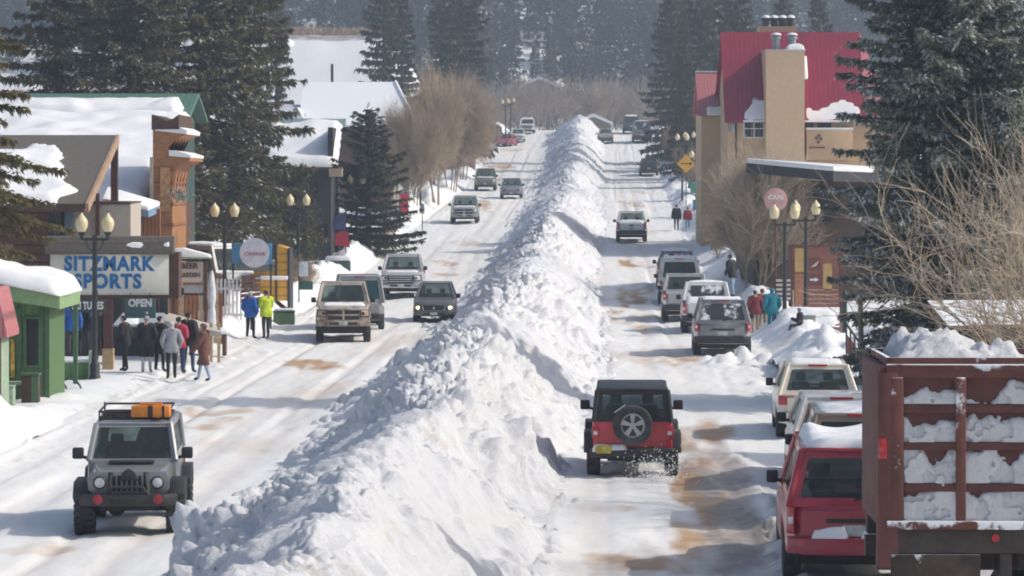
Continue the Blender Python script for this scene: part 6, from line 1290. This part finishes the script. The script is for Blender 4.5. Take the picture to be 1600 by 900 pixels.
    MB().prism([(c(1265), PZ(438.5, Y)), (c(1273), PZ(438.5, Y)), (c(1273), PZ(440.5, Y)), (c(1279), PZ(437, Y)), (c(1273), PZ(433.5, Y)), (c(1273), PZ(435.5, Y)), (c(1265), PZ(435.5, Y))], 'y', -.035, -.022).build('arrow_mark', WHITEP, t); MB().prism([(c(1266), PZ(418, Y)), (c(1273), PZ(412, Y)), (c(1280), PZ(407, Y)), (c(1275), PZ(416, Y))], 'y', -.035, -.022).build('mountain_mark', mat('pale_mark', (.6, .5, .45), .6), t)
    for z in (452, 459, 466, 473): MB().box(c(1264), c(1310), -.02, -.003, PZ(z + 2, Y), PZ(z, Y)).build('text_line', mat('pale_line', (.48, .30, .24), .7), t)
    t = thing('slatted_sign', 'small red and white striped board left of the map board', 'sign', (PX(1224, 124), 124, 0)); m = MB()
    for i in range(5): m.box(-.28, .28, 0, .04, PZ(468 - i * 7, 124), PZ(464.5 - i * 7, 124))
    m.build('white_stripe', mat('dull_white', (.55, .52, .5), .7), t); MB().box(-.27, .27, .045, .07, PZ(470, 124), PZ(435, 124)).build('sign_board', MAROON, t); MB().box(-.3, -.24, .07, .13, 0, PZ(433, 124)).box(.24, .3, .07, .13, 0, PZ(433, 124)).build('post', BROWN, t)
    # stone bench wall
    Y = 118.; t = thing('stone_planter', 'low sandstone planter wall covered in snow', 'planter', (PX(1258, Y), Y, .1)); m = MB(); r = random.Random(4); x = PX(1212, Y) - PX(1258, Y)
    while x < PX(1312, Y) - PX(1258, Y): w = r.uniform(.35, .7); m.box(x, x + w - .02, r.uniform(-.03, .03), .6, -.2, .48 + r.uniform(-.04, .04), r.randrange(2), .02); x += w
    m.build('stones', [mat('sandstone', (.40, .26, .16), .9), mat('dark_sandstone', (.24, .15, .12), .9)], t); snow_slab(None, PX(1212, Y) - PX(1258, Y), PX(1312, Y) - PX(1258, Y), -.05, 1.4, lambda X, Yy: X * 0 + .44, .5, 'planter_snow', SNOW, t, 7, .15, .4)
    t = thing('electric_box', 'grey green cabinet beside the second twin lamp', 'utility box', (PX(1265, 116), 116, .2)); MB().box(-.22, .2, -.2, .2, 0, .75, 0, .02).build('box_body', mat('cabinet', (.25, .30, .26), .6), t); MB().box(-.24, .22, -.22, .22, .75, .8, 0, .02).build('box_lid', STEEL, t)
    # stair railing behind the dump truck
    t = thing('stair_railing', 'dark stair railing with maroon sloping panel right of the green post', 'railing', (0, 0, 0)); Y = 90.; m = MB()
    A, B = (PX(1322, Y), Y, PZ(520, Y)), (PX(1385, Y), Y + 2, PZ(590, Y + 2)); m.hexa([(A[0], Y, A[2] - .5), (B[0], Y + 2, B[2] - .6), (B[0], Y + 2.1, B[2] - .6), (A[0], Y + .1, A[2] - .5), A, B, (B[0], Y + 2.1, B[2]), (A[0], Y + .1, A[2])]); m.build('side_panel', MAROON, t); m = MB()
    for i in range(9):
        q = i / 8; x = A[0] + (B[0] - A[0]) * q; z = A[2] + (B[2] - A[2]) * q; m.tube([(x, Y - .1 + 2 * q, -.1), (x, Y - .1 + 2 * q, z + .25)], .025, 5)
    m.tube([(A[0], Y - .1, A[2] + .25), (B[0], Y + 1.9, B[2] + .25)], .035, 6); m.tube([(A[0], Y - .1, A[2] - .5), (B[0], Y + 1.9, B[2] - .35)], .03, 6); m.build('balusters', BLACKP, t)
    t = thing('young_tree', 'thin olive trunked young tree by the stair railing', 'tree', (PX(1345, 84), 84, 0)); MB().tube([(0, 0, -.3), (.03, 0, 1.2), (-.02, 0, 2.4), (.05, .1, 3.4)], [.085, .075, .07, .05], 8).build('trunk', mat('olive_bark', (.20, .17, .085), .9), t)
    v_, f_ = segs_mesh([(.0, 0, 2.0 + .15 * i) for i in range(9)], [(.9 * math.cos(i * 2.2), .9 * math.sin(i * 2.2), 3.0 + .15 * i) for i in range(9)], [.02] * 9, [.006] * 9, 4); link('crown', np_mesh('crown', v_, f_, TWIG), t)
    t = thing('green_post', 'dark green steel post in the snow mound', 'post', (PX(1320, 99), 99, 0)); MB().tube([(0, 0, 0), (0, 0, PZ(462, 99))], .075, 10).build('pole', mat('post_green', (.012, .05, .04), .5), t); MB().lathe([(.13, 0), (.13, .03), (.08, .08), (.03, .16)], (0, 0, PZ(462, 99)), n=10).build('cap', mat('post_green', (0, 0, 0)), t)
    # weathered plank roof shed seen over the truck
    Y = 66.; t = thing('plank_shed', 'weathered tan plank shed roof showing above the dump truck', 'shed', (0, 0, 0)); xa, xb = PX(1490, Y), PX(1720, Y); MB().box(xa, xb, Y, Y + .1, -.2, PZ(512, Y)).box(xa, xa + .1, Y + .1, Y + 3, -.2, PZ(512, Y)).build('wall', DKWALL, t); MB().hexa([(xa - .15, Y - .3, PZ(512, Y)), (xb, Y - .3, PZ(507, Y)), (xb, Y + 3, PZ(480, Y)), (xa - .15, Y + 3, PZ(482, Y)), (xa - .15, Y - .3, PZ(508, Y)), (xb, Y - .3, PZ(503, Y)), (xb, Y + 3, PZ(476, Y)), (xa - .15, Y + 3, PZ(478, Y))]).build('roof', wood('weathered_planks', (.30, .215, .14), wave=('Y', 2.5, .6, .6), snow=.36), t)
    # far buildings at the end of the street
    for (px, py, Y, w, h, lab, c) in ((843, 124, 560, 6, 3.2, 'blue grey cabin with snow roof on the far hillside', (.12, .15, .22)), (927, 183, 470, 5, 2.6, 'snow roofed brown cabin beyond the top of the street', (.22, .17, .13)), (709, 182, 330, 4.4, 2.6, 'dusky pink house at the foot of the huge spruce', (.33, .19, .18))):
        t = thing('distant_cabin', lab, 'building', (PX(px, Y), Y, PZ(py, Y) - h)); zb = -4.; MB().box(-w / 2, w / 2, 0, 5, zb, h * .62).prism([(-w / 2, h * .62), (w / 2, h * .62), (0, h)], 'y', 0, 5).build('wall', mat('cabin_' + str(px), c, .85), t, sharp=0)
        MB().prism([(-w / 2 - .4, h * .56), (0, h + .05), (w / 2 + .4, h * .56), (w / 2 + .4, h * .56 + .4), (0, h + .55), (-w / 2 - .4, h * .56 + .4)], 'y', -.4, 5.4).build('roof_snow', SNOW, t); window(t, 0, .4, -.03, 1, 1, 2, 1, BROWN)
back_houses()
# ------------------------------------------------------------------ street lamps and small signs
POLE = mat('lamp_pole', (.018, .022, .024), .5, var=.15); GLOBE = mat('lamp_globe', (.70, .60, .36), .35, var=.12, scale=5); POLET = mat('tan_pole', (.40, .30, .19), .7, var=.15)
def lantern_meshes():
    g = MB().lathe([(.10, 0), (.135, .05), (.175, .16), (.185, .27), (.16, .36), (.10, .43), (.045, .50), (.02, .56)], n=14).mesh('lantern_globe', GLOBE); f = MB().lathe([(.035, -.22), (.05, -.12), (.09, -.08), (.11, -.0)], n=12).lathe([(.03, .555), (.012, .62), (.001, .65)], n=8).mesh('lantern_fitting', POLE); return g, f
_lm = lantern_meshes()
def street_lamp(px, Y, label, twin=True, h=5.0, pole=POLE, rz=0., gap=.76, z=None):
    t = thing('street_lamp', label, 'street lamp', (PX(px, Y), Y, float(gz(Y)) if z is None else z), rz, 'acorn street lamps'); hp = h - .78
    m = MB().lathe([(.17, -.4), (.17, .25), (.14, .30), (.15, .55), (.10, .65), (.085, 1.0), (.065, hp - .05), (.09, hp), (.05, hp + .10)], n=12); m.build('pole', pole, t)
    xs = (-gap / 2, gap / 2) if twin else (0,)
    if twin:
        a = MB(); a.tube([(-gap / 2, 0, hp - .02 + .0), (-gap / 4, 0, hp - .02), (gap / 4, 0, hp - .02), (gap / 2, 0, hp - .02)], .035, 8)
        for s in (-1, 1): a.tube([(s * .05, 0, hp - .38), (s * gap * .25, 0, hp - .25), (s * gap * .34, 0, hp - .04)], .018, 6)
        a.build('cross_arm', pole, t)
    for x in xs:
        o = link('lantern', _lm[0], t, (x, 0, hp + .20)); link('fitting', _lm[1], o)
    return t
L = street_lamp
L(148, 92.6, 'nearest twin street lamp, standing before the cream shop sign'); L(351, 124, 'twin street lamp in front of the plank fence, left of the blue banner')
L(466, 150, 'twin street lamp beside the dark wooden building, pole near green street sign', pole=POLE); L(557, 187, 'twin street lamp in front of the bushy spruce'); L(657, 240, 'single street lamp left of the upper oncoming cars', False, 4.2); L(678, 300, 'twin street lamp in front of the leafless cottonwoods', h=5.4)
L(749, 372, 'twin street lamp at the foot of the huge spruce, far up the street'); L(790, 385, 'twin street lamp just left of the cresting white pickup', h=5.6); L(798, 402, 'farthest twin street lamp by the cresting white pickup', h=5.0)
L(1226, 119, 'twin street lamp in front of the round pink sign'); L(1259, 119.5, 'twin street lamp in front of the trail map board', h=5.15); L(1110, 208, 'twin street lamp below the faded pink roof'); L(1066, 255, 'twin street lamp nearest the yellow diamond sign', h=6.0)
L(1089, 235, 'twin street lamp right of the yellow diamond sign', h=5.1); L(1077, 290, 'twin street lamp behind the yellow diamond sign, second highest', h=5.6); L(1065, 330, 'twin street lamp with the highest lanterns of the right-hand pavement', h=5.4, pole=mat('rust_pole', (.26, .12, .07), .6)); L(1034, 372, 'twin street lamp in front of the dark far spruces', h=4.6)
def pole_sign(name, label, px, Y, ztop, build, r=.03, c=BLACKP):
    t = thing(name, label, 'sign', (PX(px, Y), Y, float(gz(Y)))); MB().tube([(0, 0, 0), (0, 0, ztop)], r, 8).build('pole', c, t); build(t); return t
YELD = mat('diamond_yellow', (.72, .36, .02), .5, var=.05); SGREEN = mat('street_sign_green', (.02, .16, .11), .5); MRED = mat('banner_red', (.50, .03, .05), .6)
def dia(t):
    z = 3.75; MB().prism([(0, z - .72), (.72, z), (0, z + .72), (-.72, z)], 'y', -.06, -.03, 0).build('diamond', YELD, t, sharp=0); MB().prism([(-.42, z - .04), (.28, z - .04), (.28, z - .16), (.48, z), (.28, z + .16), (.28, z + .04), (-.42, z + .04)], 'y', -.075, -.062).build('arrow_mark', BLACKP, t)
pole_sign('diamond_sign', 'yellow diamond warning sign with a dark mark', 1072, 247, 4.4, dia)
pole_sign('street_name_sign', 'green sign panel right under the yellow diamond sign', 1087, 240, 2.9, lambda t: MB().box(-.42, .42, -.06, -.03, 1.7, 2.6, 0, .02).build('panel', mat('light_green_sign', (.10, .34, .24), .5), t))
pole_sign('blue_parking_sign', 'small blue sign panel below the green panel', 1087, 236, 2.2, lambda t: MB().box(-.22, .22, -.06, -.03, .5, 1.4, 0, .02).build('panel', mat('sky_sign', (.10, .34, .55), .5), t))
pole_sign('street_name_sign', 'dark green street name sign beside the dark wooden building', 467, 142, 2.3, lambda t: (MB().box(.02, .62, -.03, .03, .86, 1.25, 0, .01).build('panel', mat('deep_green_sign', (.012, .075, .065), .5), t), MB().box(.0, .4, -.03, .03, 1.45, 2.1, 0, .01).build('upper_panel', mat('pale_blue_sign', (.45, .50, .58), .5), t)))
pole_sign('round_sign', 'round dark green sign on a thin pole by the shaded snowbank', 1112, 190, 2.2, lambda t: MB().lathe([(.30, 0), (.30, .04)], (0, -.03, 1.9), (0, -1, 0), 18).build('disc', DKG, t))
pole_sign('thin_sign', 'narrow sign post between the bushy spruce and the street', 660, 212, 2.2, lambda t: MB().box(-.14, .14, -.05, -.02, 1.5, 2.15, 0, .01).build('panel', STEEL, t))
t = thing('red_banner', 'red banner hanging beside the scrub at the street edge', 'banner', (PX(633, 215), 215, float(gz(215)) + .3)); MB().box(-.35, .22, -.02, .02, .9, 2.4).build('cloth', MRED, t); MB().tube([(-.4, 0, -.4), (-.4, 0, 2.6)], .03, 6).tube([(-.4, 0, 2.45), (.25, 0, 2.45)], .02, 6).build('pole', BLACKP, t)
t = thing('flag', 'red and blue flag on a short pole by the pale parked pickup', 'flag', (PX(540, 176), 176, float(gz(176)))); MB().tube([(0, 0, 0), (0, 0, 3.4)], .03, 6).build('pole', POLE, t); MB().hexa([(-.75, .0, 2.3), (-.02, 0, 2.2), (-.02, .03, 2.2), (-.75, .03, 2.3), (-.7, .1, 3.0), (-.02, 0, 3.2), (-.02, .03, 3.2), (-.7, .13, 3.0)]).build('cloth', mat('flag_blue', (.07, .08, .20), .8, var=.5, scale=3), t); MB().hexa([(-.6, -.02, 1.4), (.25, -.08, 1.3), (.25, -.05, 1.3), (-.6, .01, 1.4), (-.55, .0, 2.1), (.1, -.05, 2.2), (.1, -.02, 2.2), (-.55, .03, 2.1)]).build('red_cloth', MRED, t)
t = thing('snowmobile', 'snow covered green trash cart beside the flag', 'cart', (PX(530, 170), 170, float(gz(170)) + .2)); t.name = 'trash_cart'; MB().box(-.7, .6, -.3, .3, .1, .7, 0, .06).build('cart_body', DKG, t); MB().box(-.72, .62, -.32, .32, .7, .95, 0, .1).build('cart_snow', SNOW, t); MB().lathe([(.18, -.05), (.18, .05)], (-.45, -.33, .1), (0, 1, 0), 12).build('wheel', TYRE, t)

# ------------------------------------------------------------------ people
SKIN = mat('skin', (.46, .28, .21), .6); HAIR = mat('brown_hair', (.06, .04, .025), .8); BOOT = mat('boots', (.03, .025, .022), .8)
def cloth(n, c): return mat('cloth_' + n, c, .85, var=.2, scale=9, bump=.3)
def person(label, loc, jacket, pants, hat=None, face_dir=0., H=1.74, step=.10, arms='down', bulk=1.0, long_coat=False, lean=0., hood=False, group=None, boots=BOOT, sit=False, build_scale=1.0):
    k = H / 1.74
    V, E, Rr, ch = [], [], [], {}
    def add(n, p, r, par=None):
        ch[n] = len(V); V.append(Vector(p) * k); Rr.append((r[0] * k, r[1] * k) if isinstance(r, tuple) else (r * k, r * k))
        if par: E.append((ch[par], ch[n]))
    ln = lean
    add('pelvis', (0, 0, .94), (.155, .125)); add('waist', (0, .01 + ln * .2, 1.10), (.145, .115), 'pelvis'); add('chest', (0, .0 + ln * .5, 1.30), (.165, .125), 'waist'); add('upper', (0, .0 + ln * .7, 1.42), (.13, .10), 'chest'); add('neck', (0, .01 + ln * .8, 1.51), .055, 'upper')
    add('jaw', (0, .035 + ln * .9, 1.575), (.062, .068), 'neck'); add('head', (0, .02 + ln * .9, 1.655), (.078, .095), 'jaw'); add('crown', (0, .0 + ln * .9, 1.715), (.066, .08), 'head')
    for s, nm in ((-1, 'L'), (1, 'R')):
        st = step * s
        if sit:
            add('hip' + nm, (s * .10, .05, .92), .095, 'pelvis'); add('knee' + nm, (s * .13, .44, .93), .066, 'hip' + nm); add('ankle' + nm, (s * .13, .46, .52), .046, 'knee' + nm); add('toe' + nm, (s * .13, .62, .47), .042, 'ankle' + nm)
        else:
            add('hip' + nm, (s * .095, 0, .88), .098, 'pelvis'); add('knee' + nm, (s * .105, st * .55 + .03, .49), .068, 'hip' + nm); add('ankle' + nm, (s * .11, st, .09), .048, 'knee' + nm); add('toe' + nm, (s * .125, st + .15, .04), .043, 'ankle' + nm)
        sy = ln * .65
        add('sho' + nm, (s * .185, sy, 1.415), .066, 'upper')
        if arms == 'fold' or (arms == 'phone' and s > 0): el, wr_ = (s * .235, sy + .06, 1.14), (s * .06, sy + .25, 1.20)
        elif arms == 'pocket': el, wr_ = (s * .285, sy - .05, 1.15), (s * .20, sy + .10, .96)
        elif arms == 'point' and s < 0: el, wr_ = (s * .27, sy + .16, 1.24), (s * .24, sy + .40, 1.26)
        elif arms == 'ski' : el, wr_ = (s * .28, sy + .10, 1.18), (s * .24, sy + .33, 1.12)
        else: el, wr_ = (s * .25, sy - .02 - st * .4, 1.14), (s * .262, sy + .06 - st * .8, .90)
        add('elb' + nm, el, .052, 'sho' + nm); add('wri' + nm, wr_, .036, 'elb' + nm); d = (Vector(wr_) - Vector(el)).normalized(); add('pal' + nm, Vector(wr_) + d * .08, (.042, .03), 'wri' + nm)
    me = bpy.data.meshes.new('body'); me.from_pydata([v[:] for v in V], E, []); o = bpy.data.objects.new('body', me); COL.objects.link(o)
    sm = o.modifiers.new('s', 'SKIN'); sm.use_smooth_shade = True
    for i, d in enumerate(me.skin_vertices[0].data): d.radius = Rr[i]; d.use_root = (i == 0)
    ss = o.modifiers.new('d', 'SUBSURF'); ss.levels = 2; ss.render_levels = 2
    dg = bpy.context.evaluated_depsgraph_get(); bm_ = bpy.data.meshes.new_from_object(o.evaluated_get(dg)); bpy.data.objects.remove(o); bpy.data.meshes.remove(me)
    t = thing('person', label, 'person', loc, face_dir, group)
    # nearest bone decides skin, trousers or boots
    co = np.array([v.co[:] for v in bm_.vertices]); segn = [(a, b) for a, b in E]; nm = {v: n for n, v in ch.items()}
    fc = np.array([p.center[:] for p in bm_.polygons]); D = []
    for a, b in segn:
        A, B = np.array(V[a][:]), np.array(V[b][:]); ab = B - A; q = np.clip(((fc - A) @ ab) / (ab @ ab), 0, 1); D.append(np.linalg.norm(fc - A - q[:, None] * ab, axis=1))
    near = np.argmin(D, 0); reg = []
    for i in near:
        b = nm[segn[i][1]]
        reg.append('head' if b in ('neck', 'jaw', 'head', 'crown') else 'foot' if b[:3] == 'toe' else 'leg' if b[:3] in ('hip', 'kne', 'ank') else 'hand' if b[:3] == 'pal' else 'arm' if b[:3] in ('sho', 'elb', 'wri') else 'torso')
    reg = np.array(reg); bm_.materials.clear(); [bm_.materials.append(x) for x in (SKIN, pants, boots)]
    mi = np.where((reg == 'head') | (reg == 'hand'), 0, np.where(reg == 'foot', 2, 1)).astype(np.int32); bm_.polygons.foreach_set('material_index', mi)
    bm_.polygons.foreach_set('use_smooth', [True] * len(bm_.polygons)); bm_.name = 'body'; link('body', bm_, t)
    nr = np.array([v.normal[:] for v in bm_.vertices])
    def shell(name, mask, off, m, drop=None):
        ids = np.nonzero(mask)[0]; used = sorted({v for i in ids for v in bm_.polygons[i].vertices}); mp = {v: j for j, v in enumerate(used)}
        vv = co[used] + nr[used] * off * k
        if drop is not None: vv = drop(vv)
        b = MB(); b.v = [tuple(x) for x in vv]; b.f = [tuple(mp[v] for v in bm_.polygons[i].vertices) for i in ids]; b.m = [0] * len(ids); return b.build(name, m, t, sharp=0 if False else 80)
    zlow = (.50 if long_coat else .80) * k
    leg_cov = (reg == 'leg') & (fc[:, 2] > zlow) & (not sit)
    fat = .045 * bulk
    shell('jacket', (reg == 'torso') | (reg == 'arm') | leg_cov, fat * .75, jacket, (lambda v: np.stack([v[:, 0] * np.where((np.abs(v[:, 0]) < .26 * k), 1 + .08 * bulk, 1.0), v[:, 1] * (1.12), v[:, 2]], -1)))
    for s, n_ in ((-1, 'L'), (1, 'R')):     # gloved hands: palm, four fingers and a thumb
        w_, p_ = V[ch['wri' + n_]], V[ch['pal' + n_]]; d = (p_ - w_).normalized(); sd = d.cross(Vector((0, 1, 0.2))).normalized(); g = MB(); up = sd.cross(d)
        g.tube([w_ - d * .02, w_ + d * .03, w_ + d * .09], [.040, .046, .042], 8)
        for j, (ofs, l_) in enumerate(((-.03, .06), (-.01, .072), (.01, .068), (.03, .052))):
            b0 = w_ + d * .085 + sd * ofs; b1 = b0 + d * l_ * .55 + up * .008; b2 = b1 + d * l_ * .4 + up * .025; g.tube([b0, b1, b2], [.013, .012, .009], 6)
        b0 = w_ + d * .045 - sd * .035; g.tube([b0, b0 + d * .03 - sd * .02 + up * .01, b0 + d * .06 - sd * .022 + up * .02], [.014, .013, .010], 6); g.build('glove', BOOT if hat != 'bare' else SKIN, t)
    hm = shell('hood' if hood else 'hat', (reg == 'head') & ((fc[:, 2] > 1.665 * k) | ((fc[:, 1] < (.0 + ln * .9) * k) & (fc[:, 2] > (1.50 if hood else 1.60) * k))), .028 if hood else .018, hat if hat not in (None, 'bare') else HAIR)
    if hat is CGREY and not hood: MB().lathe([(.001, 0), (.04, .02), (.045, .05), (.03, .075), (.001, .085)], (0, (.0 + ln * .9) * k, 1.775 * k), n=10).build('bobble', hat, t)
    f = MB(); f.tube([(0, (.105 + ln * .9) * k, 1.655 * k), (0, (.135 + ln * .9) * k, 1.622 * k), (0, (.10 + ln * .9) * k, 1.612 * k)], [.010, .017, .012], 6, 0)
    for s in (-1, 1): f.lathe([(.001, 0), (.010, .004), (.001, .012)], (s * .032 * k, (.108 + ln * .9) * k, 1.655 * k), (0, 1, 0), 8, 1)
    f.box(-.022 * k, .022 * k, (.098 + ln * .9) * k, (.108 + ln * .9) * k, 1.578 * k, 1.586 * k, 2); f.build('face', [SKIN, BOOT, mat('lips', (.38, .15, .13), .6)], t)
    return t
CB, CK, CR = cloth('black', (.016, .016, .02)), cloth('charcoal', (.04, .042, .05)), cloth('red', (.42, .03, .06)); CGREY = cloth('grey', (.30, .31, .34)); CBLUE = cloth('blue', (.015, .11, .42)); CBRN = cloth('brown', (.14, .055, .04)); CJEAN = cloth('jeans', (.035, .065, .14)); CLJ = cloth('light_jeans', (.30, .38, .52)); CHV = cloth('hi_vis', (.55, .68, .04)); CTEAL = cloth('teal', (.012, .20, .26)); CMAR = cloth('maroon', (.22, .03, .04)); CTAN = cloth('tan', (.38, .28, .17)); CNAVY = cloth('navy', (.02, .03, .08)); CLG = cloth('light_grey', (.5, .5, .52))
GQ = 'people gathered outside the shop'
def pp(px, py): return at(px, py, .05)
def W(px, Y, dz=0.): return Vector((PX(px, Y), Y, float(gz(Y)) + .06 + dz))
AWAY = 0.; TOW = math.pi
person('person in bright blue jacket and grey trousers on the shop porch', W(113, 101.5, .28), CBLUE, CK, CBLUE, .2, 1.72, group=GQ, bulk=1.2, hood=True)
person('person in black beside the person in bright blue jacket', W(131, 102, .25), CB, CK, CNAVY, -.3, 1.74, group=GQ)
person('person in charcoal coat standing behind the nearest lamp post', W(157, 99.5, .12), CK, CB, CB, .1, 1.8, arms='pocket', group=GQ)
person('person in dark clothes in the shade left of the bright blue jacket', W(94, 102.5, .25), CB, CB, HAIR, .5, 1.7, group=GQ)
person('slim person all in black leaning by the brown sign post', W(196, 97.8), CB, CB, CB, 1.2, 1.72, .12, 'pocket', .8, lean=.05, group=GQ)
person('person in long black coat, grey bobble hat and tall boots', W(229, 97.2), CB, CLG, CGREY, .0, 1.74, .03, 'pocket', 1.2, True, group=GQ)
person('person in black jacket squeezed between long coat and grey hoodie', W(249, 97.5), CB, CB, CB, -.6, 1.72, .05, 'fold', group=GQ)
person('person in grey hooded jacket and black trousers, back turned', W(268, 94.2), CGREY, CB, CLG, .2, 1.70, .09, 'pocket', 1.15, hood=True, group=GQ)
person('person in red pink jacket half hidden behind the grey hooded one', W(279, 96.5), CR, CNAVY, CB, -.2, 1.74, .05, 'fold', group=GQ)
person('tall person in black jacket, black cap and blue jeans', W(294, 97), CB, CJEAN, CB, -.4, 1.86, .08, 'pocket', 1.15, group=GQ)
person('person in brown hooded coat and pale jeans stepping left', W(319, 93.2), CBRN, CLJ, CBRN, 1.25, 1.68, .24, 'phone', 1.35, True, hood=True, group=GQ)
person('person in blue and black ski jacket and black trousers', W(391, 117), CBLUE, CB, CLG, -.5, 1.76, .05, 'pocket', 1.25, group='two people standing on the pavement')
hv = person('person in yellow high visibility jacket and grey trousers', W(416, 117), CHV, CK, HAIR, .6, 1.80, .05, 'fold', 1.2, group='two people standing on the pavement')
person('person in black coat walking far up the right pavement', W(1057, 217), CB, CB, CB, AWAY, 1.8, .2, 'down', 1.2, group='pair walking on the pavement')
person('person in red jacket and pale blue jeans walking on the pavement', W(1074.5, 217.5), CR, CLJ, HAIR, AWAY, 1.62, .2, 'down', 1.2, group='pair walking on the pavement')
person('person in black jacket and blue jeans standing on the snowbank', W(1145, 133, .9), CB, CLJ, CB, .9, 1.75, .12, 'pocket', .95, lean=.14)
GR = 'people by the leafless aspen'
person('person in dark red jacket and tan trousers', W(1180, 120.5), CMAR, CTAN, HAIR, .2, 1.66, .05, 'pocket', 1.2, group=GR); person('person in maroon coat next to the one in teal', W(1191, 121), CBRN, CTAN, CMAR, -.2, 1.70, .05, 'pocket', 1.1, group=GR)
person('tall person in teal ski suit', W(1206, 119), CTEAL, CTEAL, CTEAL, .3, 1.80, .06, 'pocket', 1.35, hood=True, group=GR)
person('person in black sitting low on the snow by the stone planter', W(1250, 112.0, .02), CB, CB, CGREY, 1.4, 1.35, 0, 'fold', 1.3, sit=True)
person('person in black standing beside the dark far van', W(1026, 380), CB, CB, HAIR, 1.0, 1.8, .1, 'down', 1.2)

dr = person('driver in dark jacket seated behind the windshield of the silver off road car', Vector((jl.x + .36, jl.y - .10, .28)), CK, CB, HAIR, TOW + .1, 1.7, 0, 'ski', .9, sit=True)
